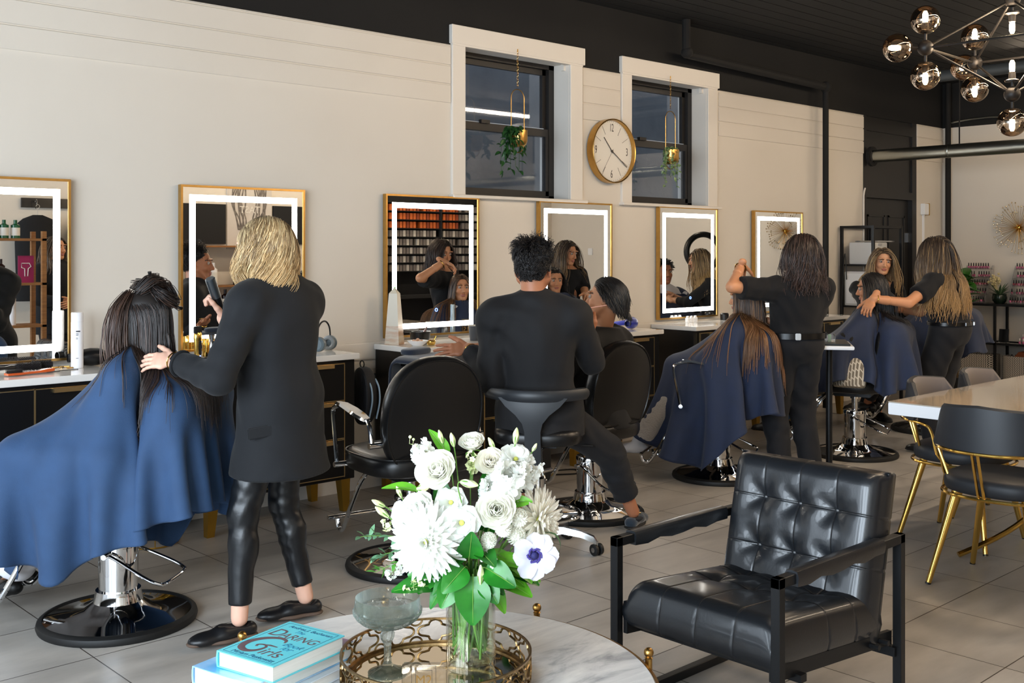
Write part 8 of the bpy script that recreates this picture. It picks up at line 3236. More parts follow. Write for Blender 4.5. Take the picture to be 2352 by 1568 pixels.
def pony_lock(J, name, pts, n, spread, rad, cols, parent, seed=1, wave=(0, 0)):
	"""bundle of strands following a curve"""
	P = np.array([tuple(p) for p in spline([Vector(p) for p in pts], 6)])
	rg = np.random.RandomState(seed)
	K = len(P)
	off = rg.normal(0, 1, (n, 1, 3)) * spread
	t = np.linspace(0, 1, K)[None, :, None]
	Q = P[None] + off * (.35 + .9 * np.sin(PI * np.clip(t * .8 + .08, 0, 1))) + rg.normal(0, spread * .10, (n, K, 3)).cumsum(1) * .5
	if wave[0]:
		ph = rg.uniform(0, 1.2, (n, 1))
		a = wave[0] * t[..., 0] * np.sin(wave[1] * t[..., 0] + ph)
		Q[..., 0] += a
		Q[..., 1] += a * .6
	V, F, C = [], [], []
	T = np.gradient(Q, axis=1)
	T /= np.linalg.norm(T, axis=2, keepdims=True) + 1e-9
	S = np.cross(T, np.array([.3, .5, .81]))
	S /= np.linalg.norm(S, axis=2, keepdims=True) + 1e-9
	B = np.cross(S, T)
	m = 5
	ang = 2 * PI * np.arange(m) / m
	rr = rad * (.7 + .6 * rg.rand(n, 1)) * (1 - .65 * np.linspace(0, 1, K)[None] ** 2.5)
	ring_ = Q[:, :, None] + (np.cos(ang)[:, None] * S[:, :, None] + .6 * np.sin(ang)[:, None] * B[:, :, None]) * rr[:, :, None, None]
	base = (np.arange(n) * K * m)[:, None, None]
	a = base + (np.arange(K - 1) * m)[None, :, None] + np.arange(m)
	b = base + (np.arange(K - 1) * m)[None, :, None] + (np.arange(m) + 1) % m
	F = np.stack([a, b, b + m, a + m], -1).reshape(-1, 4)
	c = cols(np.broadcast_to(t[..., 0], (n, K)), rg, n)
	return np_mesh(name, ring_.reshape(-1, 3) - J.o, F, M_hair, parent, None, np.repeat(c[:, :, None], m, 2).reshape(-1, 3))

def box_outer(front, back, side, F_deg, corner=1.25):
	"""side may be (left, right) of the facing direction"""
	sl, sr_ = side if isinstance(side, tuple) else (side, side)
	f0 = math.radians(F_deg)

	def o(a):
		c, s_ = math.cos(a - f0), math.sin(a - f0)
		fx = front if c > 0 else back
		sx = sl if s_ > 0 else sr_
		d = 1.0 / max(abs(c) / fx, abs(s_) / sx, 1e-6)
		return min(d, corner * (fx + sx) * .5)
	return o

def chair_caps(x, y, rz, sz, back=True, arms=True):
	c, s_ = math.cos(rz), math.sin(rz)
	W = lambda a, b, z: (x + a * c - b * s_, y + a * s_ + b * c, z)
	out = [(W(-.17, -.12, sz + .05), W(.17, -.12, sz + .05), .07), (W(-.17, 0.02, sz + .05), W(.17, 0.02, sz + .05), .06), (W(-.17, .16, sz + .05), W(.17, .16, sz + .05), .06), (W(-.22, -.2, sz + .05), W(-.22, .2, sz + .05), .05), (W(.22, -.2, sz + .05), W(.22, .2, sz + .05), .05)]
	if back:
		out += [(W(-.2, -.25 - .16 * k, sz + .1 + k), W(.2, -.25 - .16 * k, sz + .1 + k), .09) for k in (.0, .08, .16, .24, .31)]
	if arms:
		for q in (-1, 1):
			out += [(W(q * .285, -.12, sz + .26), W(q * .285, .20, sz + .29), .045), (W(q * .285, .215, sz + .28), W(q * .285, .19, sz + .02), .04), (W(q * .2, -.155, sz + .155), W(q * .30, -.155, sz + .155), .035)]
	return out

SIT = dict(elbow_hint=((0, 0, -1), (0, 0, -1)))

# ---------------------------------------------------------------- stylist with the blonde bob
J = person('blonde stylist in a long black blazer and shiny black leggings, standing with back turned', (2.2, 3.70, 0), (2.17, 3.725, 1.478), 128, (2.225, 3.72, .87), 125, (2.205, 3.70, 1.305), 108, 1.64, SK_F, head_pitch=-.12,
		   wrists=((1.868, 3.865, 1.055), (2.14, 4.0, 1.20)), elbow_hint=((-.3, -.5, -1), (.05, -.05, -1)),
		   hands=(dict(d=(-.62, .62, .02), n=(.45, .5, -.7), curl=.32, spread=.25, thumb=.3), dict(d=(-.2, .2, 1), n=(-.6, .4, 0), curl=1.2)),
		   ankles=((2.03, 3.67, .088), (2.36, 3.735, .088)), knee_hint=((-.8, .5, 0), (-.7, .6, 0)), hair_root=(.06, .045, .03))
JB = J
bl = top(J, 'blazer', M_blazer, .020, .90, .61, .048, loose=2.1, noise=(.0022, 40), collar=True, shpad=.012, res=.007)
# cuff of the sleeve, pocket flap, seams
d = nrm(J.wr[0] - J.el[0])
e = J.el[0] + (J.wr[0] - J.el[0]) * .86
ring(MB(), Vector(e - J.o), d, .046, .007).build('sleeve_cuff', M_blazer, bl)
f_ = A3((-.683, -.73, 0))
pc = A3((2.085, 3.575, .80))
o_ = MB().box(Vector(pc - J.o), (.13, .012, .045), (0, -.12, math.radians(-20)), bevel=.004)
o_.build('pocket_flap', M_blazer, bl)
bottoms(J, 'leggings', M_legging, .005, .052, (.0012, 75), .0065, .97)
foot(J, 0, (-.97, .22), M_shoe, 'loafer', M_soleb)
foot(J, 1, (-.93, .36), M_shoe, 'loafer', M_soleb)
blond = two_tone(rgb(66, 50, 38), rgb(212, 174, 120), rgb(240, 212, 162), .85, .42, .20)
hb = long_hair(J, 'hair', 3000, 1.368, blond, .0019, (.024, 8.5), part=.012, back=.35, seed=4, K=22, jit=.016, lift=.32, coll=[], extra=.035, curl_in=.06, rough=.018, g=.012)
# watch, bracelets, ring of the left hand
w0, dw = J.wr[0], nrm(J.wr[0] - J.el[0])
mb = ring(MB(), Vector(w0 - dw * .022 - J.o), dw, .031, .007, 28)
wt = mb.build('watch_strap', M_gold, J.root)
nv = nrm(A3((-.45, -.6, .55)) - dw * (A3((-.45, -.6, .55)) @ dw))
MB().box(Vector(w0 - dw * .022 + nv * .034 - J.o), (.030, .034, .012), tuple(Vector(nv).to_track_quat('Z', 'Y').to_euler()), bevel=.004).build('watch_case', M_blackplastic, wt)
ring(MB(), Vector(w0 + dw * .004 - J.o), dw, .034, .0028, 32).build('bangle', M_gold, J.root)
ring(MB(), Vector(w0 - dw * .048 - J.o), dw, .034, .0035, 32).build('bracelet', M_brass, J.root)
t = thing('curling_iron', 'silver curling iron held up before the mirror by the blonde stylist', 'curling iron', (2.112, 3.985, 1.26))
MB().tube([(.0, .0, -.06), (.0, .0, .03)], [.016, .018], 16).build('handle', M_blackplastic, t)
MB().tube([(0, 0, .031), (0, 0, .115), (0, 0, .118)], [.0195, .0205, .017], 20).build('barrel', mat('brushed steel', rgb(120, 128, 134), .3, .9), t)
t.rotation_euler = (.2, -.45, 0)

# ---------------------------------------------------------------- client in the blue cape
J = person('client with clipped up dark hair seated under a large blue cape at left', (1.80, 4.22, 0), (1.845, 4.095, 1.205), 128, (1.825, 4.13, .645), 132, (1.83, 4.115, 1.035), 134, 1.62, SK_T, head_pitch=-.08,
		   wrists=((1.60, 4.33, .73), (1.66, 4.40, .73)), elbow_hint=((-.4, -.4, -.6), (.5, .4, -.6)), ankles=((1.50, 4.60, .15), (1.60, 4.70, .15)), knee_hint=((-.4, .6, 1), (-.4, .6, 1)), hair_root=(.016, .012, .010), eyes=False)
bottoms(J, 'trousers', M_white, .022, .05, (.003, 50), .009, 1.25)
foot(J, 0, (-.66, .72, -.12), J.skin, 'bare', name='foot')
foot(J, 1, (-.66, .72, -.12), J.skin, 'bare', name='foot')
cc = body_caps(J, infl=.004) + chair_caps(1.80, 4.22, math.radians(41), .47, True, True)
c_, s_ = math.cos(math.radians(41)), math.sin(math.radians(41))
for b_ in (-.10, .03, .15, .24):                  # lap and armrests carry the cloth between them
	cc.append(((1.80 - .30 * c_ - b_ * s_, 4.22 - .30 * s_ + b_ * c_, .70), (1.80 + .30 * c_ - b_ * s_, 4.22 + .30 * s_ + b_ * c_, .70), .085))
cape(J, 'cape', M_cape, J.nb + A3((0, 0, .035)), .070, box_outer(1.08, .60, (.66, .95), 136, .98), cc, 128, 40, 115, 8, seed=2)
dark = two_tone(rgb(30, 24, 22), rgb(44, 33, 29), rgb(86, 64, 54), 1.2, .25, .2)
brown = two_tone(rgb(34, 26, 23), rgb(84, 58, 46), rgb(104, 76, 62), .8, .4, .18)
long_hair(J, 'hair', 1700, .90, dark, .0019, (.003, 6), part=0, back=.9, seed=6, K=22, jit=.05, extra=.08, lift=.05, top=lambda p: p[2] < .065, stiff=.55, rough=.012, coll=[J.cape], g=.006)
Tn = lambda *p: J.T(A3(p))
# front section falling beside the left cheek, its lit look painted in as brown
pony_lock(J, 'front_hair_section', [Tn(-.045, .03, .105), Tn(-.095, .055, .03), Tn(-.112, .07, -.09), Tn(-.105, .065, -.21), Tn(-.085, .05, -.33)], 260, .013, .0020, brown, J.root, 8)
# hair twisted up and clipped on the crown
pony_lock(J, 'hair_twist', [Tn(-.05, -.02, .115), Tn(-.02, -.06, .150), Tn(.035, -.065, .145), Tn(.055, -.02, .125), Tn(.02, .02, .135), Tn(-.03, -.01, .14)], 240, .011, .0021, dark, J.root, 9)
pony_lock(J, 'hair_twist', [Tn(-.02, -.07, .12), Tn(-.035, -.105, .09), Tn(.01, -.125, .06), Tn(.05, -.105, .075), Tn(.045, -.085, .12), Tn(-.01, -.075, .13)], 240, .010, .0021, dark, J.root, 10)
pony_lock(J, 'hair_twist', [Tn(.03, -.03, .13), Tn(.07, -.05, .12), Tn(.085, -.06, .08), Tn(.06, -.09, .06)], 160, .012, .0021, dark, J.root, 11)
pony_lock(J, 'curled_ends', [Tn(.045, -.115, -.16), Tn(.075, -.14, -.24), Tn(.13, -.16, -.29), Tn(.15, -.15, -.32), Tn(.12, -.17, -.34)], 150, .016, .0019, dark, J.root, 12, (.012, 9))
for a_, b_ in ((Tn(-.005, -.05, .14), Tn(-.02, -.055, .19)), (Tn(.07, -.09, .045), Tn(.125, -.11, .03))):
	MB().tube([Vector(a_ - J.o), Vector((a_ + b_) / 2 - J.o), Vector(b_ - J.o)], [.007, .0055, .008], 8).build('sectioning_clip', M_blackplastic, J.root)

# ---------------------------------------------------------------- man on the stool
J = person('man with a black pompadour and black suit sitting on the rolling stool', (3.72, 3.78, 0), (3.665, 3.765, 1.378), 38, (3.715, 3.77, .665), 40, (3.665, 3.76, 1.19), 42, 1.74, SK_M, True, head_pitch=-.05,
		   wrists=((3.545, 4.10, .985), (4.15, 3.84, 1.045)), elbow_hint=((-.12, -.25, -1), (.10, -.25, -1)),
		   hands=(dict(d=(-.70, .66, -.08), n=(.42, .46, -.78), curl=.10, spread=.62, thumb=.05), dict(d=(.15, .25, 1), n=(.5, .6, -.2), curl=.75, spread=.1, thumb=.8)),
		   ankles=((4.02, 4.22, .10), (4.36, 3.725, .10)), knee_hint=((.5, .5, 1), (.9, -.1, .9)), hair_root=(.012, .010, .009))
JM = J
jk = top(J, 'jacket', M_suit, .020, .93, .58, .018, loose=2.3, noise=(.0032, 42), collar=True, shpad=.016, res=.0075, seed=3)
bottoms(J, 'trousers', M_trouser, .016, .115, (.003, 48), .008, 1.1, seed=4)
for i_, d_ in ((1, (.90, .42)), (0, (.6, .75))):
	sh = foot(J, i_, d_, M_velvet, 'loafer', M_blackrubber)
	if i_ == 1:
		q = J.an[1] + A3((.90, .42, 0)) * .065 + A3((0, 0, -.018)) - J.o
		mb = MB()
		for k in (-1, 0, 1):
			ring(mb, Vector(q + A3((-.42, .90, 0)) * .016 * k), (.3, .1, 1), .008, .0022, 14)
		mb.build('buckle', M_gold, sh)
W, L = scalp_roots(J.T, J.sc, 3200, 21, .058, -.072, lambda p: not (abs(p[0]) > .052 and p[2] < .022 and p[1] > -.042))
n_ = (L - A3((0, -.012, .035))) / A3((.076, .096, .085)) ** 2
n_ /= np.linalg.norm(n_, axis=1, keepdims=True)
tp = np.clip((L[:, 2] - .045) / .06, 0, 1)[:, None]
dl = n_ * (.12 + .42 * tp) + A3((0, -.55, .15)) * tp + (1 - tp) * A3((0, -.25, -.8)) + RG.normal(0, .16, n_.shape) * tp
dl[:, 0] += np.sign(L[:, 0]) * .25 * tp[:, 0]
dl /= np.linalg.norm(dl, axis=1, keepdims=True)
R_ = np.stack([J.hr, J.hf, J.hu], 0)
ln = (.016 + .052 * tp[:, 0] ** 1.3) * (1 + RG.normal(0, .15, len(L)))
black = two_tone(rgb(20, 18, 18), rgb(30, 27, 27), rgb(62, 58, 58), 1.0, .15, .2)
strands('hair', W, dl @ R_, ln, 10, .0021, black, M_hair, J.root, J.o, head_coll(J, .002), .40, (.010, 5.5), .03, 22, .80)
w1, d1 = J.wr[0], nrm(J.wr[0] - J.el[0])
ring(MB(), Vector(w1 - d1 * .01 - J.o), d1 + A3((0, .2, .1)), .034, .0022, 28).build('bangle', M_gold, J.root)
mb = MB()
for k in range(9):
	a_ = k * 2 * PI / 9
	s_ = nrm(np.cross(d1, A3((0, 0, 1))))
	u_ = np.cross(s_, d1)
	mb.ball(Vector(w1 - d1 * .032 + (s_ * math.cos(a_) + u_ * math.sin(a_)) * .034 - J.o), .006, 8)
mb.build('bracelet', M_gold, J.root)
o_ = MB().tube([(4.13, 3.90, 1.165), (4.30, 3.86, 1.185)], [.004, .0025], 8).build('makeup_brush', mat('pale pink handle', rgb(226, 176, 168), .4))
tag(o_, 'slim pale pink makeup brush held at the face of the client in black', 'brush')

# towel draped over the trolley in front of him
TWX, TWY, TWZ = 3.50, 4.36, .913
rows = []
nx_, ny_ = 26, 30
for i in range(nx_):
	x = -.175 + .36 * i / (nx_ - 1)
	row = []
	for j in range(ny_):
		s_ = -.26 + .52 * j / (ny_ - 1)
		if abs(s_) < .125:
			y, z = s_, .012 + .004 * math.sin(20 * s_ + 9 * x)
		else:
			e_ = abs(s_) - .125
			y = math.copysign(.125 + .018 * math.sin(min(1.57, e_ * 25)) + .010 * math.sin(x * 30 + 1) * e_ * 6, s_)
			z = .012 - max(0, e_ - .02) * .98 - .004
		if abs(x) > .13:
			e_ = abs(x) - .13
			z -= e_ * e_ * 9
		row.append((x, y, z))
	rows.append(row)
o_ = MB().rings(rows, closed=False).build('towel', M_towel, loc=(TWX, TWY, TWZ))
o_.rotation_euler.z = .55
md = o_.modifiers.new('thick', 'SOLIDIFY')
md.thickness = .010
md.offset = 1
tag(o_, 'navy towel draped over the small trolley under the hand of the man on the stool', 'towel')
o_ = cushion(MB(), .10, .05, .028, 24, 3, .006).build('folded_towel', M_towel, loc=(TWX - .02, TWY + .09, TWZ + .0265))
o_.rotation_euler.z = .3
tag(o_, 'folded navy towel lying on the draped towel beside the counter', 'towel')

# ---------------------------------------------------------------- client in black
J = person('client with short slick black hair in a black smock, face turned left', (4.465, 4.13, 0), (4.435, 3.985, 1.205), 118, (4.465, 4.10, .605), 95, (4.46, 4.045, 1.0), 98, 1.66, SK_T, head_pitch=.06, head_tilt=-.06,
		   wrists=((4.34, 4.38, .72), (4.55, 4.40, .72)), elbow_hint=((-.7, 0, -.6), (.7, 0, -.6)), ankles=((4.36, 4.66, .20), (4.50, 4.67, .20)), knee_hint=((0, .6, 1), (0, .6, 1)), hair_root=(.012, .010, .009))
bottoms(J, 'trousers', M_trouser, .016, .06, res=.011)
foot(J, 0, (-.05, 1, -.1), M_pale, 'sneaker')
foot(J, 1, (-.05, 1, -.1), M_pale, 'sneaker')
top(J, 'smock', M_cape3, .030, .92, .50, .05, noise=(.004, 40), res=.010, loose=1.3, seed=12)
W, L = scalp_roots(J.T, J.sc, 2600, 31, .062, -.085)
n_ = (L - A3((0, -.012, .035))) / A3((.076, .096, .085)) ** 2
n_ /= np.linalg.norm(n_, axis=1, keepdims=True)
dl = A3((0, -1, -.30)) - n_ * (n_ @ A3((0, -1, -.30)))[:, None] * 1.0 + n_ * .10
dl[:, 2] -= np.clip(-L[:, 1] / .1, 0, 1) * .5
dl /= np.linalg.norm(dl, axis=1, keepdims=True)
R_ = np.stack([J.hr, J.hf, J.hu], 0)
strands('hair', W, dl @ R_, .085 + RG.uniform(-.02, .03, len(L)), 12, .0021, black, M_hair, J.root, J.o, head_coll(J, .006), .5, (.002, 4), .02, 32, .8)

# ---------------------------------------------------------------- long haired brunette client
J = person('client with very long highlighted brown hair seated in a navy cape', (5.81, 4.23, 0), (5.885, 4.075, 1.165), 112, (5.84, 4.15, .635), 116, (5.87, 4.10, .995), 114, 1.60, SK_T, head_pitch=-.05,
		   wrists=((5.66, 4.42, .74), (5.84, 4.48, .74)), elbow_hint=((-.6, -.2, -.6), (.7, .1, -.6)), ankles=((5.56, 4.70, .20), (5.70, 4.74, .20)), knee_hint=((-.4, .6, 1), (-.4, .6, 1)), hair_root=(.03, .02, .014))
top(J, 'shirt', M_white, .014, 1.0, .60, .02, noise=(.004, 45), res=.010)
bottoms(J, 'trousers', mat('shaggy grey cloth', rgb(180, 172, 164), .95, bump=(80, .8, .01)), .03, .05, (.006, 70), .010, 1.2)
foot(J, 0, (-.45, .9, -.05), M_pale, 'sneaker')
foot(J, 1, (-.45, .9, -.05), M_pale, 'sneaker')
cape(J, 'cape', M_cape2, J.nb + A3((0, 0, .035)), .068, box_outer(1.15, .52, .72, 128, 1.12), body_caps(J, infl=.014) + chair_caps(5.81, 4.23, math.radians(26), .47, True, True), 104, 28, 100, 7, seed=4)
br2 = two_tone(rgb(44, 31, 25), rgb(122, 84, 54), rgb(158, 116, 78), 1.1, .35, .2)
long_hair(J, 'hair', 2600, .80, br2, .0025, (.004, 5), part=.0, back=.7, seed=41, K=24, jit=.05, extra=.12, lift=.06, rough=.014, stiff=.6, coll=[J.cape], g=.006)

# ---------------------------------------------------------------- standing stylist in the black tee
J = person('stylist in a black tee and belted black trousers standing with one elbow raised, back turned', (6.02, 3.80, 0), (5.975, 3.715, 1.455), 88, (6.03, 3.80, .87), 62, (5.975, 3.745, 1.275), 58, 1.68, SK_T, head_pitch=-.30, head_tilt=.10,
		   wrists=((5.76, 4.02, 1.385), (6.02, 4.00, 1.02)), elbow_hint=((-.9, .42, .12), (.4, -.6, -.8)),
		   hands=(dict(d=(.55, .5, -.35), n=(.2, .3, -1), curl=.7, spread=.15), dict(d=(-.3, .8, .1), n=(-.4, 0, -1), curl=.6)),
		   ankles=((5.93, 3.84, .09), (6.12, 3.74, .09)), knee_hint=((.5, .8, 0), (.5, .8, 0)), hair_root=(.025, .018, .014), slim=1)
J6 = J
tee = top(J, 'tee', M_tee, .018, -.80, .950, .012, loose=1.7, noise=(.0035, 42), res=.0085, seed=6, neck=-.012)
bottoms(J, 'trousers', M_trouser, .016, .02, (.003, 40), .0085, 1.25, waist=.10, seed=7)
foot(J, 0, (.5, .85), M_shoe, 'shoe', M_blackrubber)
foot(J, 1, (.6, .8), M_shoe, 'shoe', M_blackrubber)

def belt(J, z, a, b, h, m, buckle_ang=None):
	mb = MB()
	pts = []
	c = A3((J.H[0], J.H[1], z)) - J.pf * .012
	n = 48
	R = [[], [], [], []]
	for k in range(n):
		t_ = 2 * PI * k / n
		v = J.pr * math.cos(t_) + J.pf * math.sin(t_) * (b / a)
		for j, (e, zz) in enumerate(((0, -h), (.006, -h), (.006, h), (0, h))):
			R[j].append(Vector(c + v * (a + e) + A3((0, 0, zz)) - J.o))
	mb.rings([R[0], R[1], R[2], R[3]], loop=True)
	o = mb.build('belt', m, J.root)
	for ang in (buckle_ang or ()):
		t_ = math.radians(ang)
		v = J.pr * math.cos(t_) * a + J.pf * math.sin(t_) * b
		p = c + v * 1.05
		MB().box(Vector(p - J.o), (.034, .008, h * 2.3), (0, 0, math.atan2(v[1], v[0]) + PI / 2), bevel=.003).build('buckle', M_chromeb, o)

M_belt = mat('black belt leather', rgb(16, 16, 17), .25)
belt(J, .940, .192, .146, .018, M_belt, (90, 250))
wavy = two_tone(rgb(34, 25, 22), rgb(58, 43, 38), rgb(92, 70, 62), 1.0, .3, .2)
long_hair(J, 'hair', 1800, 1.315, wavy, .0024, (.013, 9), part=.01, back=.4, seed=51, K=16, jit=.035, lift=.22, rough=.04, g=.010, extra=.02)
d6 = nrm(J.wr[0] - J.el[0])
ring(MB(), Vector(J.wr[0] - d6 * .03 - J.o), d6, .033, .004, 24).build('bracelet', M_gold, J.root)

# ---------------------------------------------------------------- dark haired client by the trolley
J = person('client with dark pinned hair in a navy cape, between the trolley and the far stylist', (7.16, 4.02, 0), (7.185, 3.90, 1.20), 118, (7.17, 3.97, .635), 110, (7.175, 3.93, 1.02), 112, 1.63, SK_T, head_pitch=-.12,
		   wrists=((6.89, 4.17, .765), (7.12, 4.30, .76)), elbow_hint=((-.8, -.4, -.4), (.7, .1, -.6)), hands=(dict(d=(-.3, .9, 0), n=(0, 0, -1), curl=.3), None), ankles=((6.98, 4.55, .20), (7.12, 4.58, .20)), knee_hint=((-.3, .7, 1), (-.3, .7, 1)), hair_root=(.012, .010, .009), slim=1)
top(J, 'shirt', M_cape3, .018, -.85, .62, .01, res=.012)
bottoms(J, 'jeans', mat('blue denim', rgb(58, 104, 150), .85, bump=(200, .3, .002)), .014, .03, res=.011)
foot(J, 0, (-.3, .95), M_shoe, 'shoe', M_blackrubber)
foot(J, 1, (-.3, .95), M_shoe, 'shoe', M_blackrubber)
cape(J, 'cape', M_cape2, J.nb + A3((0, 0, .035)), .068, box_outer(.80, .66, .62, 110, 1.1), body_caps(J, infl=.014) + chair_caps(7.16, 4.02, math.radians(20), .47, True, True), 96, 26, 90, 7, seed=5)
long_hair(J, 'hair', 1200, .97, two_tone(rgb(20, 17, 17), rgb(30, 26, 26), rgb(56, 50, 50), 1, .15, .2), .003, (.004, 6), part=0, back=.9, seed=61, K=16, jit=.04, lift=.06, rough=.02, coll=[J.cape], g=.008)
# patterned bag on that chair

def key_mat():
	m = bpy.data.materials.new('meander pattern cloth')
	m.use_nodes = True
	t = m.node_tree
	b = t.nodes['Principled BSDF']
	b.inputs['Roughness'].default_value = .8
	tc = t.nodes.new('ShaderNodeTexCoord')
	mp = t.nodes.new('ShaderNodeMapping')
	mp.inputs['Rotation'].default_value = (.4, .3, .7)
	mp.inputs['Scale'].default_value = (34, 34, 34)
	br = t.nodes.new('ShaderNodeTexBrick')
	br.inputs['Color1'].default_value = (*rgb(112, 102, 88), 1)
	br.inputs['Color2'].default_value = (*rgb(120, 110, 96), 1)
	br.inputs['Mortar'].default_value = (*rgb(206, 198, 182), 1)
	br.inputs['Mortar Size'].default_value = .11
	br.inputs['Scale'].default_value = 1
	br.inputs['Brick Width'].default_value = 1.2
	br.inputs['Row Height'].default_value = .55
	t.links.new(tc.outputs['Object'], mp.inputs['Vector'])
	t.links.new(mp.outputs['Vector'], br.inputs['Vector'])
	t.links.new(br.outputs['Color'], b.inputs['Base Color'])
	return m

t = thing('handbag', 'beige bag with a meander pattern on the chair of the client by the trolley', 'bag', (6.845, 3.887, .53), .35)
mb = cushion(MB(), .055, .115, .20, 26, 2.6, .01)
mb.xf(Matrix.Rotation(.25, 4, 'Y'))
mb.build('body', key_mat(), t)
MB().tube(spline([(.03, -.07, .19), (.06, -.05, .27), (.06, .05, .27), (.03, .07, .19)], 6), .005, 6).build('handle', M_brass, t)

# ---------------------------------------------------------------- far stylist with ombre hair
J = person('far stylist with long ombre hair and black tee reaching left over the seated client', (7.67, 3.58, 0), (7.625, 3.64, 1.455), 82, (7.685, 3.57, .88), 95, (7.645, 3.61, 1.285), 98, 1.69, SK_T, head_pitch=-.22,
		   wrists=((7.02, 3.80, 1.14), (7.54, 3.97, 1.06)), elbow_hint=((-.1, -.5, -.6), (.5, -.2, -.8)),
		   hands=(dict(d=(-.55, .2, -.75), n=(.5, .1, -.5), curl=.5, spread=.2), dict(d=(-.5, .8, -.1), n=(-.4, 0, -1), curl=.8)),
		   ankles=((7.60, 3.64, .09), (7.80, 3.58, .09)), knee_hint=((-.1, 1, 0), (-.1, 1, 0)), hair_root=(.03, .022, .016), slim=1)
top(J, 'tee', M_tee, .016, -.62, .962, .012, loose=1.6, noise=(.003, 42), res=.0095, seed=8, neck=-.005)
bottoms(J, 'trousers', M_trouser, .020, .02, (.003, 40), .0095, 1.25, waist=.10, seed=9)
foot(J, 0, (-.1, 1), M_shoe, 'shoe', M_blackrubber)
foot(J, 1, (-.1, 1), M_shoe, 'shoe', M_blackrubber)
belt(J, .952, .194, .148, .012, M_belt, (285, 300, 250))
omb = two_tone(rgb(44, 34, 29), rgb(178, 140, 90), rgb(176, 144, 100), 2.2, .16, .15)
long_hair(J, 'hair', 1500, 1.12, omb, .003, (.016, 10), part=-.005, back=.45, seed=71, K=20, jit=.05, lift=.22, rough=.03, g=.012, extra=.03, coll=torso_coll(J, .05))
d8 = nrm(J.wr[0] - J.el[0])
ring(MB(), Vector(J.wr[0] - d8 * .025 - J.o), d8, .032, .003, 24).build('bracelet', M_gold, J.root)

# ---------------------------------------------------------------- woman facing the camera
J = person('woman in a black top with blonde highlights, facing the camera and looking down', (8.58, 4.66, 0), (8.545, 4.545, 1.385), 224, (8.60, 4.68, .82), 215, (8.56, 4.60, 1.195), 215, 1.58, rgb(214, 160, 124), False, head_pitch=-.14, head_tilt=.06,
		   wrists=((8.50, 4.30, 1.02), (8.36, 4.32, 1.00)), elbow_hint=((.6, .2, -.9), (-.6, .3, -.9)),
		   hands=(dict(d=(-.3, -.8, .25), n=(-.5, .2, -.6), curl=.9, spread=.1), dict(d=(.45, -.75, .2), n=(.5, .2, -.6), curl=.9, spread=.1)),
		   ankles=((8.52, 4.70, .09), (8.70, 4.66, .09)), knee_hint=((-.6, -.6, 0), (-.6, -.6, 0)), hair_root=(.06, .045, .03), lips=(.42, .12, .11), hres=.003, slim=1)
top(J, 'top', M_tee, .012, .55, .86, .01, noise=(.0025, 42), res=.009, seed=10, neck=-.075)
bottoms(J, 'trousers', M_trouser, .014, .03, res=.011)
foot(J, 0, (-.5, -.8), M_shoe, 'shoe', M_blackrubber)
foot(J, 1, (-.5, -.8), M_shoe, 'shoe', M_blackrubber)
hl = two_tone(rgb(58, 44, 34), rgb(190, 156, 106), rgb(196, 166, 120), 1.3, .25, .15)
long_hair(J, 'hair', 1400, 1.14, hl, .003, (.012, 9), part=.006, back=.30, seed=81, K=18, jit=.04, lift=.22, rough=.03, g=.010, extra=.02, hairline=.056, coll=torso_coll(J, .02))
o_ = MB().tube([(8.46, 4.22, 1.04), (8.20, 4.16, 1.0)], [.006, .003], 8).build('tail_comb', M_blackplastic)
tag(o_, 'dark tail comb held by the woman facing the camera', 'comb')

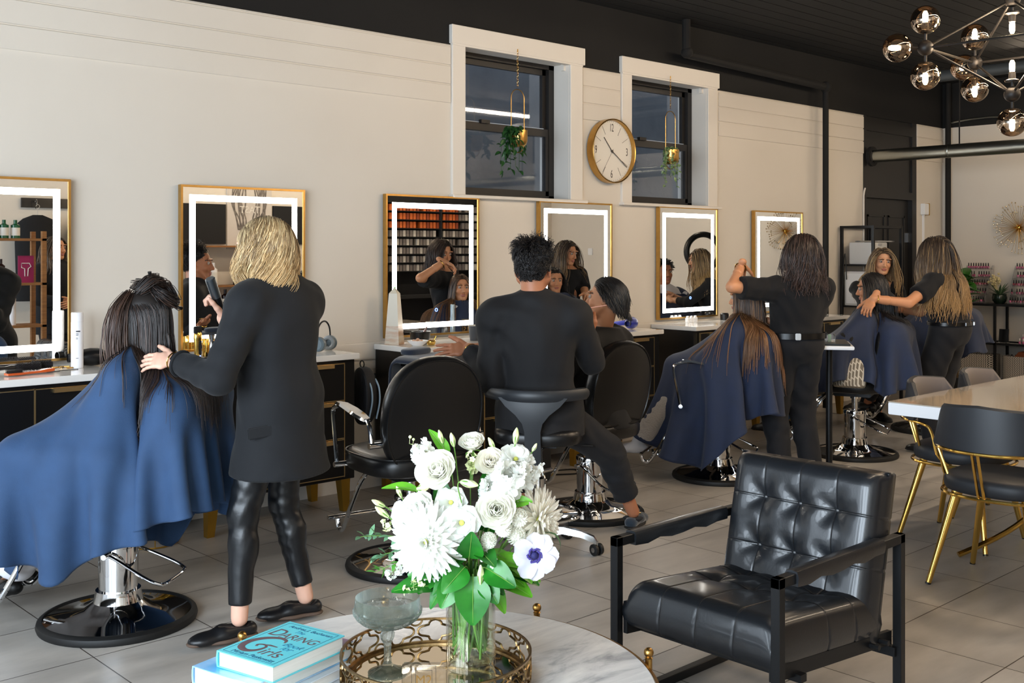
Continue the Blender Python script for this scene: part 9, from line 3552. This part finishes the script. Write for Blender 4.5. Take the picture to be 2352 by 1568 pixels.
# ---------------------------------------------------------------- client hidden behind the far stylist
J = person('client in a navy cape with a white collar, mostly hidden behind the far stylist', (8.59, 4.15, 0), (8.59, 4.07, 1.255), 116, (8.60, 4.10, .665), 112, (8.60, 4.075, 1.05), 112, 1.64, SK_M, True,
		   wrists=((8.42, 4.36, .80), (8.60, 4.42, .80)), elbow_hint=((-.7, 0, -.6), (.7, 0, -.6)), ankles=((8.44, 4.62, .20), (8.58, 4.66, .20)), knee_hint=((-.3, .7, 1), (-.3, .7, 1)), hair_root=(.012, .010, .009))
top(J, 'towel_collar', M_white, .03, -.3, .90, .0, res=.012, collar=True)
bottoms(J, 'trousers', M_trouser, .016, .03, res=.012)
foot(J, 0, (-.4, .9), M_shoe, 'shoe', M_blackrubber)
foot(J, 1, (-.4, .9), M_shoe, 'shoe', M_blackrubber)
cape(J, 'cape', M_cape2, J.nb + A3((0, 0, .0)), .10, box_outer(.85, .50, .60, 112, 1.1), body_caps(J) + chair_caps(8.59, 4.15, math.radians(20), .5, True, True), 72, 22, 80, 6, seed=6)
W, L = scalp_roots(J.T, J.sc, 700, 91, .058, -.07)
n_ = (L - A3((0, -.012, .035))) / A3((.076, .096, .085)) ** 2
n_ /= np.linalg.norm(n_, axis=1, keepdims=True)
R_ = np.stack([J.hr, J.hf, J.hu], 0)
strands('hair', W, (n_ + A3((0, -.4, .1))) @ R_, .03 + RG.uniform(0, .02, len(L)), 7, .0042, black, M_hair, J.root, J.o, head_coll(J, .002), .5, (0, 0), .05, 92, .8)

# ---------------------------------------------------------------- woman in the dark suit, seen in the leftmost mirror
J = person('woman in a dark trouser suit standing, seen in the leftmost mirror', (4.0, .12, 0), (4.0, .14, 1.50), 62, (4.0, .10, .88), 75, (4.0, .11, 1.32), 78, 1.66, SK_T, False,
		   wrists=((4.02, .36, .98), (4.08, .36, .98)), elbow_hint=((-.8, -.2, -.8), (.8, -.2, -.8)), hands=(dict(d=(.6, .4, -.2), n=(-.2, -.9, 0), curl=.6), dict(d=(-.6, .4, -.2), n=(-.2, -.9, 0), curl=.6)),
		   ankles=((3.90, .12, .09), (4.10, .12, .09)), knee_hint=((.2, 1, 0), (.2, 1, 0)), hair_root=(.03, .025, .02))
top(J, 'blazer', M_blazer, .02, .92, .66, .02, noise=(.0025, 40), collar=True, res=.011, shpad=.01)
bottoms(J, 'trousers', M_trouser, .016, .03, res=.012)
foot(J, 0, (.2, 1), M_shoe, 'shoe', M_blackrubber)
foot(J, 1, (.2, 1), M_shoe, 'shoe', M_blackrubber)
long_hair(J, 'hair', 500, 1.26, two_tone(rgb(46, 38, 32), rgb(110, 92, 76), rgb(150, 130, 110), 1, .3, .2), .0045, (.012, 8), part=0, back=.35, seed=95, K=14, jit=.03, lift=.2, rough=.03, g=.01)
